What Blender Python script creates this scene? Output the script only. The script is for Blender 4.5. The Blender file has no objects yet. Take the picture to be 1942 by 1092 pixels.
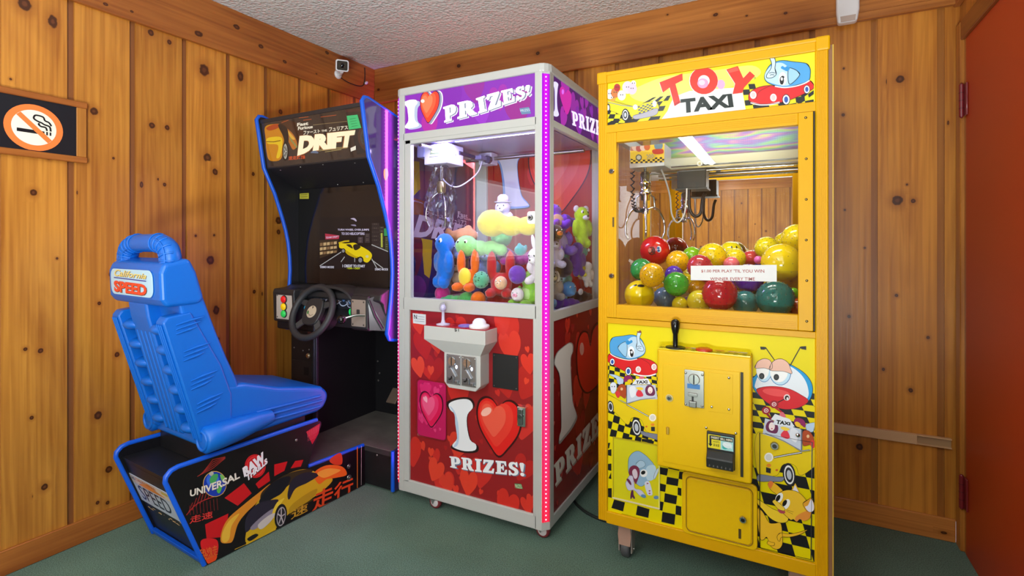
import bpy, bmesh, math, random
from mathutils import Vector, Matrix, geometry
R = math.radians
PI = math.pi
SC = bpy.context.scene
COL = SC.collection
random.seed(7)

# ------------------------------------------------------------------ camera, world, lights, exposure
CAM = Vector((2.504, -2.6626, 1.2)); YAW = R(28.14); FPX = 968.0; V0 = 464.0
cd = bpy.data.cameras.new('camera'); cam = bpy.data.objects.new('camera', cd); COL.objects.link(cam)
cam.location = CAM; cam.rotation_euler = (R(90), 0, YAW)
cd.sensor_width = 36.0; cd.lens = 36.0 * FPX / 1942.0; cd.shift_y = -(546.0 - V0) / 1942.0
cd.clip_start = 0.05; cd.clip_end = 60
SC.camera = cam
w = bpy.data.worlds.new('world'); SC.world = w; w.use_nodes = True
w.node_tree.nodes['Background'].inputs[0].default_value = (0.80, 0.88, 1.0, 1)
w.node_tree.nodes['Background'].inputs[1].default_value = 1.0
SC.view_settings.view_transform = 'Standard'; SC.view_settings.look = 'None'
SC.view_settings.gamma = 1.0; SC.view_settings.use_curve_mapping = False
SC.view_settings.exposure = 0.0
SC.cycles.max_bounces = 10; SC.cycles.diffuse_bounces = 4; SC.cycles.glossy_bounces = 5
SC.cycles.transparent_max_bounces = 16; SC.cycles.transmission_bounces = 6
SC.cycles.sample_clamp_indirect = 6.0; SC.cycles.caustics_reflective = False; SC.cycles.caustics_refractive = False


def area(name, loc, rot, sx, sy, power, col=(1, 1, 1), spread=180):
    l = bpy.data.lights.new(name, 'AREA'); l.shape = 'RECTANGLE'; l.size = sx; l.size_y = sy
    l.energy = power; l.color = col; l.spread = R(spread)
    o = bpy.data.objects.new(name, l); COL.objects.link(o); o.location = loc; o.rotation_euler = rot
    return o


# ceiling strip fixture (lit along its length), the daylight of the windows in the left wall,
# and two added fill lights, one from the right, one up at the ceiling
area('ceiling_strip_light', (1.57, -4.65, 2.345), (0, 0, 0), 0.15, 4.0, 48, (0.93, 0.985, 1.0))
area('left_window_daylight', (0.03, -3.66, 1.435), (0, R(-90), 0), 0.70, 1.60, 14, (0.90, 0.95, 1.0))
area('added_right_fill', (3.09, -4.30, 1.45), (0, R(90), 0), 1.05, 1.80, 82, (0.90, 0.95, 1.0))  # added fill from an invented window, brightens the left wall and ceiling
area('added_ceiling_fill', (2.45, -3.55, 0.40), (R(180), 0, 0), 0.7, 0.7, 175, (0.92, 0.985, 1.0))  # added upward fill that brightens the ceiling from below


# ------------------------------------------------------------------ pixel -> world on a real plane
def ray(u, v):
    F = Vector((-math.sin(YAW), math.cos(YAW), 0)); Rt = Vector((math.cos(YAW), math.sin(YAW), 0))
    return F * FPX + Rt * (u - 971.0) - Vector((0, 0, 1)) * (v - V0)


def hit(u, v, P, N):
    d = ray(u, v); P = Vector(P); N = Vector(N)
    return CAM + d * ((P - CAM).dot(N) / d.dot(N))


def depth_of(P):
    F = Vector((-math.sin(YAW), math.cos(YAW), 0))
    return (Vector(P) - CAM).dot(F)


def zc(x0, y0, s):
    """list of detail-crop coordinates -> photo coordinates"""
    return lambda *p: [(x0 + a * s, y0 + b * s) for a, b in zip(p[0::2], p[1::2])]


# ------------------------------------------------------------------ materials
def lin(h):
    h = h.lstrip('#'); c = [int(h[i:i + 2], 16) / 255 for i in (0, 2, 4)]
    return tuple(x / 12.92 if x <= .04045 else ((x + .055) / 1.055) ** 2.4 for x in c) + (1,)


MATS = {}


def newmat(name):
    m = bpy.data.materials.new(name); m.use_nodes = True
    nt = m.node_tree; nt.nodes.clear()
    out = nt.nodes.new('ShaderNodeOutputMaterial')
    return m, nt, out


def N(nt, kind, **kw):
    n = nt.nodes.new('ShaderNode' + kind)
    for k, v in kw.items():
        if k.startswith('i_'):
            key = k[2:]
            key = int(key) if key.isdigit() else key.replace('_', ' ')
            n.inputs[key].default_value = v
        else:
            setattr(n, k, v)
    return n


def principled(nt, out, col, rough=.4, metal=0.0, spec=.5, coat=0.0, emit=None, estr=0.0, trans=0.0, sheen=0.0):
    b = N(nt, 'BsdfPrincipled')
    b.inputs['Base Color'].default_value = col; b.inputs['Roughness'].default_value = rough
    b.inputs['Metallic'].default_value = metal; b.inputs['Specular IOR Level'].default_value = spec
    b.inputs['Coat Weight'].default_value = coat; b.inputs['Transmission Weight'].default_value = trans
    b.inputs['Sheen Weight'].default_value = sheen
    if emit is not None:
        b.inputs['Emission Color'].default_value = emit; b.inputs['Emission Strength'].default_value = estr
    nt.links.new(b.outputs[0], out.inputs[0])
    return b


def M(h, rough=.35, metal=0.0, spec=.5, coat=0.0, bump=0.0, bscale=200, sheen=0.0, vary=0.0, vscale=6.0):
    """plain finish; optional fine surface bump and slight mottling"""
    key = ('p', h, rough, metal, spec, coat, bump, bscale, sheen, vary)
    if key in MATS: return MATS[key]
    m, nt, out = newmat('finish_' + h.strip('#'))
    b = principled(nt, out, lin(h), rough, metal, spec, coat, sheen=sheen)
    if bump or vary:
        tc = N(nt, 'TexCoord')
    if bump:
        no = N(nt, 'TexNoise', i_Scale=bscale, i_Detail=3.0)
        bp = N(nt, 'Bump', i_Strength=bump, i_Distance=.002)
        nt.links.new(tc.outputs['Object'], no.inputs['Vector']); nt.links.new(no.outputs['Fac'], bp.inputs['Height'])
        nt.links.new(bp.outputs[0], b.inputs['Normal'])
    if vary:
        n2 = N(nt, 'TexNoise', i_Scale=vscale, i_Detail=5.0)
        nt.links.new(tc.outputs['Object'], n2.inputs['Vector'])
        mr = N(nt, 'MapRange', i_1=.3, i_2=.7, i_3=1 - vary, i_4=1 + vary)
        nt.links.new(n2.outputs['Fac'], mr.inputs[0])
        hs = N(nt, 'HueSaturation'); hs.inputs['Color'].default_value = lin(h)
        nt.links.new(mr.outputs[0], hs.inputs['Value']); nt.links.new(hs.outputs[0], b.inputs['Base Color'])
    MATS[key] = m
    return m


def ME(h, s=1.0, base=None, rough=.25):
    """something that gives off light: LEDs, lit signs, screens"""
    key = ('e', h, s, base)
    if key in MATS: return MATS[key]
    m, nt, out = newmat('lit_' + h.strip('#'))
    principled(nt, out, lin(base or '#181818'), rough, emit=lin(h), estr=s)
    MATS[key] = m
    return m


def glass(name, tint=(1, 1, 1, 1), strength=1.0, rough=.0):
    key = ('g', name)
    if key in MATS: return MATS[key]
    m, nt, out = newmat(name)
    t = N(nt, 'BsdfTransparent'); t.inputs[0].default_value = tint
    g = N(nt, 'BsdfGlossy'); g.inputs['Roughness'].default_value = rough
    fr = N(nt, 'Fresnel', i_IOR=1.5)
    mu = N(nt, 'Math', operation='MULTIPLY'); mu.inputs[1].default_value = strength
    mx = N(nt, 'MixShader'); ge = N(nt, 'NewGeometry')
    fc = N(nt, 'Math', operation='SUBTRACT'); fc.inputs[0].default_value = 1.0; m3 = N(nt, 'Math', operation='MULTIPLY', use_clamp=True)
    L = nt.links.new
    L(ge.outputs['Backfacing'], fc.inputs[1]); L(fr.outputs[0], mu.inputs[0]); L(mu.outputs[0], m3.inputs[0]); L(fc.outputs[0], m3.inputs[1]); L(m3.outputs[0], mx.inputs[0]); L(t.outputs[0], mx.inputs[1]); L(g.outputs[0], mx.inputs[2])
    L(mx.outputs[0], out.inputs[0])
    MATS[key] = m
    return m


GLASS = glass('clear_glass', (.985, .99, .99, 1), 1.3)
PLEX = glass('thin_clear_plastic', (.90, .90, .88, 1), 1.0, .02)
STEEL = M('#b8b8b4', .28, 1.0); CHROME = M('#d8d8d8', .08, 1.0)
BLACKP = M('#161617', .45); RUBBER = M('#2a2a2b', .7)


# ------------------------------------------------------------------ mesh builder
def smooth_loop(pts, n=5, closed=True):
    """Catmull-Rom through points"""
    out = []; k = len(pts)
    rng = range(k) if closed else range(k - 1)
    for i in rng:
        if closed: p0, p1, p2, p3 = (pts[(i + j - 1) % k] for j in range(4))
        else: p0, p1, p2, p3 = pts[max(i - 1, 0)], pts[i], pts[i + 1], pts[min(i + 2, k - 1)]
        for q in range(n):
            t = q / n
            out.append(tuple(.5 * ((2 * b) + (-a + c) * t + (2 * a - 5 * b + 4 * c - d) * t * t + (-a + 3 * b - 3 * c + d) * t ** 3)
                             for a, b, c, d in zip(p0, p1, p2, p3)))
    if not closed: out.append(tuple(pts[-1]))
    return out


def rrect(x0, y0, x1, y1, r, n=5):
    pts = []
    for cx, cy, a0 in ((x1 - r, y1 - r, 0), (x0 + r, y1 - r, 90), (x0 + r, y0 + r, 180), (x1 - r, y0 + r, 270)):
        for i in range(n + 1):
            a = R(a0 + 90 * i / n); pts.append((cx + r * math.cos(a), cy + r * math.sin(a)))
    return pts


class MB:
    def __init__(s): s.v = []; s.f = []; s.m = []; s.sm = []; s.mats = []; s.uv1 = {}; s.uv2 = {}

    def mi(s, mat):
        if mat not in s.mats: s.mats.append(mat)
        return s.mats.index(mat)

    def add(s, verts, faces, mat, smooth=False, T=None):
        o = len(s.v); i = s.mi(mat)
        s.v += [tuple(T @ Vector(p)) if T else tuple(p) for p in verts]
        for f in faces: s.f.append([o + k for k in f]); s.m.append(i); s.sm.append(smooth)
        return s

    def bm(s, b, mat, smooth=False, T=None):
        b.verts.index_update()
        s.add([v.co.copy() for v in b.verts], [[v.index for v in f.verts] for f in b.faces], mat, smooth, T); b.free()
        return s

    def box(s, x0, y0, z0, x1, y1, z1, mat, bev=0.0, seg=2, T=None):
        b = bmesh.new(); bmesh.ops.create_cube(b, size=1)
        c = Vector(((x0 + x1) / 2, (y0 + y1) / 2, (z0 + z1) / 2))
        for v in b.verts: v.co = Vector((v.co.x * abs(x1 - x0), v.co.y * abs(y1 - y0), v.co.z * abs(z1 - z0))) + c
        if bev: bmesh.ops.bevel(b, geom=b.edges[:], offset=bev, segments=seg, affect='EDGES', profile=.5)
        return s.bm(b, mat, False, T)

    def prism(s, pts, fr, d0, d1, mat, bev=0.0, seg=2, cap=None):
        """polygon (a,b) in frame fr=(O,U,V,N) pushed from d0 to d1 along N"""
        O, U, V, Nn = (Vector(q) for q in fr); n = len(pts)
        b = bmesh.new()
        lo = [b.verts.new(O + U * p[0] + V * p[1] + Nn * d0) for p in pts]
        hi = [b.verts.new(O + U * p[0] + V * p[1] + Nn * d1) for p in pts]
        b.faces.new(lo[::-1]); b.faces.new(hi)
        for i in range(n): b.faces.new((lo[i], lo[(i + 1) % n], hi[(i + 1) % n], hi[i]))
        bmesh.ops.recalc_face_normals(b, faces=b.faces[:])
        if bev:
            e = [e for e in b.edges if len(e.link_faces) == 2 and e.calc_face_angle(0) > .6]
            bmesh.ops.bevel(b, geom=e, offset=bev, segments=seg, affect='EDGES', profile=.5)
        bmesh.ops.triangulate(b, faces=[f for f in b.faces if len(f.verts) > 4])
        return s.bm(b, mat)

    def tube(s, pts, r, mat, n=10, closed=False, T=None):
        P = [Vector(p) for p in pts]; k = len(P); rr = r if isinstance(r, (list, tuple)) else [r] * k
        up = None; V = []; F = []
        for i in range(k):
            a = P[(i - 1) % k] if (closed or i) else P[0]; c = P[(i + 1) % k] if (closed or i < k - 1) else P[-1]
            t = (c - a).normalized()
            if up is None:
                up = Vector((0, 0, 1)) if abs(t.z) < .9 else Vector((1, 0, 0))
            x = t.cross(up).normalized(); up = x.cross(t).normalized()
            for j in range(n):
                q = 2 * PI * j / n; V.append(P[i] + (x * math.cos(q) + up * math.sin(q)) * rr[i])
        for i in range(k if closed else k - 1):
            for j in range(n):
                i2 = (i + 1) % k; j2 = (j + 1) % n
                F.append([i * n + j, i * n + j2, i2 * n + j2, i2 * n + j])
        s.add(V, F, mat, True, T)
        if not closed:
            s.add(V[:n], [list(range(n))], mat, False, T); s.add(V[-n:], [list(range(n))[::-1]], mat, False, T)
        return s

    def lathe(s, prof, mat, n=24, T=None, smooth=True):
        """profile of (r,z) turned about z"""
        V = []; F = []; k = len(prof)
        for r_, z in prof:
            for j in range(n): V.append((r_ * math.cos(2 * PI * j / n), r_ * math.sin(2 * PI * j / n), z))
        for i in range(k - 1):
            for j in range(n): F.append([i * n + j, i * n + (j + 1) % n, (i + 1) * n + (j + 1) % n, (i + 1) * n + j])
        s.add(V, F, mat, smooth, T)
        if prof[0][0] > 1e-5: s.add(V[:n], [list(range(n))[::-1]], mat, False, T)
        if prof[-1][0] > 1e-5: s.add(V[-n:], [list(range(n))], mat, False, T)
        return s

    def cyl(s, p0, p1, r, mat, n=20, r2=None, bev=0.0):
        p0 = Vector(p0); p1 = Vector(p1); L = (p1 - p0).length
        T = Matrix.Translation(p0) @ (p1 - p0).to_track_quat('Z', 'Y').to_matrix().to_4x4()
        r2 = r if r2 is None else r2
        pr = [(r - bev, 0), (r, bev), (r2, L - bev), (r2 - bev, L)] if bev else [(r, 0), (r2, L)]
        return s.lathe(pr, mat, n, T)

    def ball(s, c, r, mat, n=20, T=None, rot=None):
        r = r if isinstance(r, (tuple, list)) else (r, r, r); V = []; F = []; m = max(6, n // 2)
        Rm = rot.to_matrix() if rot else None
        for i in range(m + 1):
            th = PI * i / m
            for j in range(n):
                p = Vector((r[0] * math.sin(th) * math.cos(2 * PI * j / n), r[1] * math.sin(th) * math.sin(2 * PI * j / n), r[2] * math.cos(th)))
                if Rm: p = Rm @ p
                V.append(p + Vector(c))
        for i in range(m):
            for j in range(n):
                q = [i * n + j, (i + 1) * n + j, (i + 1) * n + (j + 1) % n, i * n + (j + 1) % n]
                if i == 0: q = [q[0], q[1], q[2]]
                elif i == m - 1: q = [q[0], q[1], q[3]]
                F.append(q)
        return s.add(V, F, mat, True, T)

    def quad(s, pts, mat): return s.add(pts, [list(range(len(pts)))], mat)

    def build(s, name, parent=None, label=None, kind=None):
        me = bpy.data.meshes.new(name)
        org = parent['_o'] if parent is not None and '_o' in parent else None
        org = Vector(org) if org is not None else Vector((0, 0, 0))
        me.from_pydata([Vector(p) - org for p in s.v], [], s.f)
        for m in s.mats: me.materials.append(m)
        me.polygons.foreach_set('material_index', s.m); me.polygons.foreach_set('use_smooth', s.sm)
        if s.uv1 or s.uv2:
            for nm, d in (('board', s.uv1), ('knot', s.uv2)):
                l = me.uv_layers.new(name=nm)
                for p in me.polygons:
                    val = d.get(p.index)
                    for q, li in enumerate(p.loop_indices):
                        l.data[li].uv = (val[q] if isinstance(val, list) else val) if val is not None else ((.5, 0) if nm == 'board' else (9, 9))
        me.update()
        o = bpy.data.objects.new(name, me); COL.objects.link(o)
        if parent is not None: o.parent = parent; o['_o'] = tuple(org)
        if label: o['label'] = label
        if kind: o['kind'] = kind
        return o


def thing(name, label, cat, loc=(0, 0, 0), group=None):
    o = bpy.data.objects.new(name, None); COL.objects.link(o); o.location = loc; o['_o'] = tuple(loc)
    o['label'] = label; o['category'] = cat; o.empty_display_size = .1
    if group: o['group'] = group
    return o


def tag(o, label, cat, group=None):
    o['label'] = label; o['category'] = cat
    if group: o['group'] = group
    return o


def struct(o): o['kind'] = 'structure'; return o


# ------------------------------------------------------------------ flat printed artwork on a face
class Face:
    """plane with origin O, in-plane axes U,V and outward normal N; clip is an (a0,b0,a1,b1) rectangle"""
    def __init__(s, O, U, V, clip=None):
        s.O = Vector(O); s.U = Vector(U).normalized(); s.V = Vector(V).normalized(); s.N = s.U.cross(s.V).normalized(); s.clip = clip

    def px(s, p):
        h = hit(p[0], p[1], s.O, s.N) - s.O
        return (h.dot(s.U), h.dot(s.V))

    def at(s, a, b, d=0.0): return s.O + s.U * a + s.V * b + s.N * d
    def fr(s): return (s.O, s.U, s.V, s.N)


def clip_poly(pts, c):
    for ax, lim, sg in ((0, c[0], 1), (0, c[2], -1), (1, c[1], 1), (1, c[3], -1)):
        out = []
        for i in range(len(pts)):
            p, q = pts[i - 1], pts[i]
            ip, iq = (p[ax] - lim) * sg >= 0, (q[ax] - lim) * sg >= 0
            if ip != iq:
                t = (lim - p[ax]) / (q[ax] - p[ax]); out.append((p[0] + (q[0] - p[0]) * t, p[1] + (q[1] - p[1]) * t))
            if iq: out.append(q)
        pts = out
        if len(pts) < 3: return []
    return pts


TXT = {}


def text_geo(body, bold=0.0):
    key = (body, bold)
    if key not in TXT:
        c = bpy.data.curves.new('t', 'FONT'); c.body = body; c.offset = bold; c.resolution_u = 3
        o = bpy.data.objects.new('t', c); COL.objects.link(o)
        bpy.context.view_layer.update()
        me = o.evaluated_get(bpy.context.evaluated_depsgraph_get()).to_mesh()
        vs = [(v.co.x, v.co.y) for v in me.vertices]; fs = [list(p.vertices) for p in me.polygons]
        x0 = min(v[0] for v in vs); x1 = max(v[0] for v in vs)
        y0 = 0.0 if min(v[1] for v in vs) > -.12 else min(v[1] for v in vs)
        y1 = max(v[1] for v in vs)
        TXT[key] = ([((x - x0) / (x1 - x0), (y - y0) / (y1 - y0)) for x, y in vs], fs)
        bpy.data.objects.remove(o); bpy.data.curves.remove(c)
    return TXT[key]


SERIF = {
    'P': (.84, [(0, 0), (.52, 0), (.52, .11), (.40, .14), (.40, .35), (.52, .35), (.74, .42), (.83, .56), (.83, .76), (.74, .92), (.54, 1), (0, 1), (0, .89), (.11, .86), (.11, .14), (0, .11)],
          [(.40, .50), (.48, .51), (.53, .58), (.53, .78), (.47, .86), (.40, .86)]),
    'R': (.96, [(0, 0), (.48, 0), (.48, .11), (.39, .14), (.39, .40), (.44, .40), (.56, .08), (.64, 0), (.96, 0), (.96, .11), (.87, .14), (.70, .46), (.82, .58), (.82, .79), (.73, .93), (.55, 1), (0, 1), (0, .89), (.11, .86), (.11, .14), (0, .11)],
          [(.39, .54), (.46, .54), (.52, .6), (.52, .78), (.46, .86), (.39, .86)]),
    'I': (.52, [(0, 0), (.52, 0), (.52, .11), (.41, .15), (.41, .85), (.52, .89), (.52, 1), (0, 1), (0, .89), (.11, .85), (.11, .15), (0, .11)], None),
    'Z': (.86, [(0, 0), (.82, 0), (.86, .37), (.74, .37), (.66, .17), (.42, .17), (.82, .88), (.82, 1), (.05, 1), (.01, .66), (.13, .66), (.21, .83), (.42, .83), (0, .12)], None),
    'E': (.86, [(0, 0), (.82, 0), (.86, .37), (.74, .37), (.64, .15), (.40, .15), (.40, .43), (.49, .43), (.53, .32), (.62, .32), (.62, .70), (.53, .70), (.49, .58), (.40, .58), (.40, .85), (.62, .85), (.71, .66), (.81, .66), (.79, 1), (0, 1), (0, .89), (.11, .86), (.11, .14), (0, .11)], None),
    'S': (.74, [(.02, -.02), (.13, -.02), (.17, .05), (.34, -.02), (.52, .01), (.66, .1), (.73, .27), (.69, .45), (.54, .57), (.36, .65), (.29, .73), (.33, .83), (.44, .85), (.53, .78), (.57, .66), (.68, .66), (.68, 1.02), (.58, 1.02), (.55, .96), (.40, 1.01), (.22, .99), (.08, .90), (.02, .73), (.07, .56), (.20, .46), (.38, .38), (.46, .28), (.42, .17), (.31, .14), (.2, .22), (.14, .36), (.02, .36)], None),
    '!': (.36, [(.10, .33), (.24, .33), (.35, .90), (.28, 1.0), (.07, 1.0), (0, .90)], None)}


def tess(loops):
    flat = [p for l in loops for p in l]
    tris = geometry.tessellate_polygon([[Vector((p[0], p[1], 0)) for p in l] for l in loops])
    return flat, [list(t) for t in tris]


def serif_geo(body):
    """slab-serif lettering; unit height, width normalised to 1"""
    key = ('serif', body)
    if key in TXT: return TXT[key]
    V = []; F = []; x = 0
    for ch in body:
        wd, outer, hole = SERIF[ch]
        loops = [outer] + ([hole] if hole else [])
        flat, tr = tess(loops); o = len(V)
        V += [(x + a, b) for a, b in flat]; F += [[o + k for k in t] for t in tr]
        if ch == '!':
            c = [(x + .17 + .15 * math.cos(2 * PI * j / 14), .13 + .14 * math.sin(2 * PI * j / 14)) for j in range(14)]
            o = len(V); V += c; F.append([o + j for j in range(14)])
        x += wd + .09
    TXT[key] = ([(a / (x - .09), b) for a, b in V], F)
    return TXT[key]


LAY = 0.00035


class Art:
    """collects printed shapes of one face into a mesh builder; coordinates are photo pixels unless loc=True"""
    def __init__(s, mb, face, mk=None, base=0.0):
        s.mb = mb; s.fc = face; s.mk = mk or (lambda h: M(h, .3)); s.base = base; s.z = 1

    def tri(s, V, F, col, lay):
        s.k = getattr(s, 'k', 0) + 1; d = s.base + LAY * (lay if lay is not None else s.z) + 5e-6 * (s.k % 60)
        mat = s.mk(col) if isinstance(col, str) else col
        F2 = []
        for f in F:
            a = sum(V[f[i]][0] * V[f[(i + 1) % len(f)]][1] - V[f[(i + 1) % len(f)]][0] * V[f[i]][1] for i in range(len(f)))
            F2.append(list(f) if a > 0 else list(f)[::-1])
        s.mb.add([s.fc.at(a, b, d) for a, b in V], F2, mat)

    def poly(s, col, pts, lay=None, smooth=False, loc=False, hole=None, n=5):
        q = pts if loc else [s.fc.px(p) for p in pts]
        if smooth: q = smooth_loop(q, n)
        if s.fc.clip: q = clip_poly(q, s.fc.clip)
        if len(q) < 3: return s
        loops = [q]
        if hole:
            h = hole if loc else [s.fc.px(p) for p in hole]
            loops.append(smooth_loop(h, n) if smooth else h)
        V, F = tess(loops); s.tri(V, F, col, lay)
        return s

    def blob(s, col, pts, lay=None, line=None, lw=.0022, loc=False, n=5):
        if line: s.line(line, pts + [pts[0], pts[1]], lw, lay, smooth=True, loc=loc, up=.5)
        return s.poly(col, pts, lay, True, loc, n=n)

    def line(s, col, pts, wd, lay=None, smooth=False, loc=False, up=0.0):
        q = pts if loc else [s.fc.px(p) for p in pts]
        if smooth: q = smooth_loop(q, 4, False)
        V = []; F = []
        for i in range(len(q)):
            a = Vector(q[max(i - 1, 0)]); c = Vector(q[min(i + 1, len(q) - 1)]); t = (c - a)
            if t.length < 1e-9: t = Vector((1, 0))
            t.normalize(); nn = Vector((-t.y, t.x)) * wd / 2; p = Vector(q[i])
            V += [tuple(p + nn), tuple(p - nn)]
        if s.fc.clip:
            c = s.fc.clip; V = [(min(max(x, c[0]), c[2]), min(max(y, c[1]), c[3])) for x, y in V]
        F = [[2 * i, 2 * i + 1, 2 * i + 3, 2 * i + 2] for i in range(len(q) - 1)]
        s.tri(V, F, col, (lay if lay is not None else s.z) + up)
        return s

    def oval(s, col, c, rx, ry=None, lay=None, rot=0.0, hole=0.0, n=22, loc=False):
        """ellipse given in photo pixels"""
        ry = ry or rx; cr, sr = math.cos(R(rot)), math.sin(R(rot))
        pt = lambda k, q: (c[0] + k * (rx * math.cos(q) * cr - ry * math.sin(q) * sr), c[1] + k * (rx * math.cos(q) * sr + ry * math.sin(q) * cr))
        o = [pt(1, 2 * PI * j / n) for j in range(n)]
        h = [pt(hole, 2 * PI * j / n) for j in range(n)] if hole else None
        return s.poly(col, o, lay, False, loc, h)

    def text(s, col, body, quad, lay=None, bold=0.0, serif=False, loc=False):
        """quad = bottom-left, bottom-right, top-right, top-left"""
        return s.warp(col, body, [quad[0], quad[1]], [quad[3], quad[2]], lay, bold, serif, loc)

    def warp(s, col, body, lo, hi, lay=None, bold=0.0, serif=False, loc=False, sh=(0, 0)):
        V, F = serif_geo(body) if serif else text_geo(body, bold)
        lo = [Vector(p if loc else s.fc.px(p)) for p in lo]; hi = [Vector(p if loc else s.fc.px(p)) for p in hi]

        def along(L, t):
            k = len(L) - 1; x = min(max(t * k, 0), k - 1e-6); i = int(x)
            if k == 1: return L[0].lerp(L[1], t)
            return L[i].lerp(L[i + 1], x - i)
        W = []
        for x, y in V:
            p = along(lo, x).lerp(along(hi, x), y); W.append((p.x + sh[0], p.y + sh[1]))
        if s.fc.clip:
            c = s.fc.clip; W = [(min(max(x, c[0]), c[2]), min(max(y, c[1]), c[3])) for x, y in W]
        s.tri(W, F, col, lay)
        return s

    def checks(s, col, rows, lay=None, par=0):
        """checkerboard between lists of grid points: rows of equal-length point lists (photo pixels)"""
        for i in range(len(rows) - 1):
            for j in range(len(rows[i]) - 1):
                if (i + j + par) % 2 == 0:
                    s.poly(col, [rows[i][j], rows[i][j + 1], rows[i + 1][j + 1], rows[i + 1][j]], lay)
        return s

    def grid(s, col, quad, nu, nv, lay=None, par=0):
        """checkerboard filling a quad TL,TR,BR,BL"""
        tl, tr, br, bl = (Vector(q) for q in quad)
        rows = [[tuple(tl.lerp(bl, i / nv).lerp(tr.lerp(br, i / nv), j / nu)) for j in range(nu + 1)] for i in range(nv + 1)]
        return s.checks(col, rows, lay, par)


HEART = [(0, -.52), (.20, -.36), (.42, -.10), (.50, .14), (.46, .36), (.32, .47), (.16, .46), (.04, .36), (0, .28), (-.04, .36), (-.16, .46), (-.32, .47), (-.46, .36), (-.50, .14), (-.42, -.10), (-.20, -.36)]


def heart_pts(cx, cy, wd, ht, rot=0.0):
    c, s_ = math.cos(R(rot)), math.sin(R(rot)); out = []
    for x, y in smooth_loop(HEART, 4):
        x *= wd; y *= ht; out.append((cx + x * c - y * s_, cy + x * s_ + y * c))
    return out

# ================================================================== ROOM
ZC = 2.4026; ZCR = 2.168; ZB = .0926; XR = 3.125; YF = -7.3
KX0, KX1 = 9, 9


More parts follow.
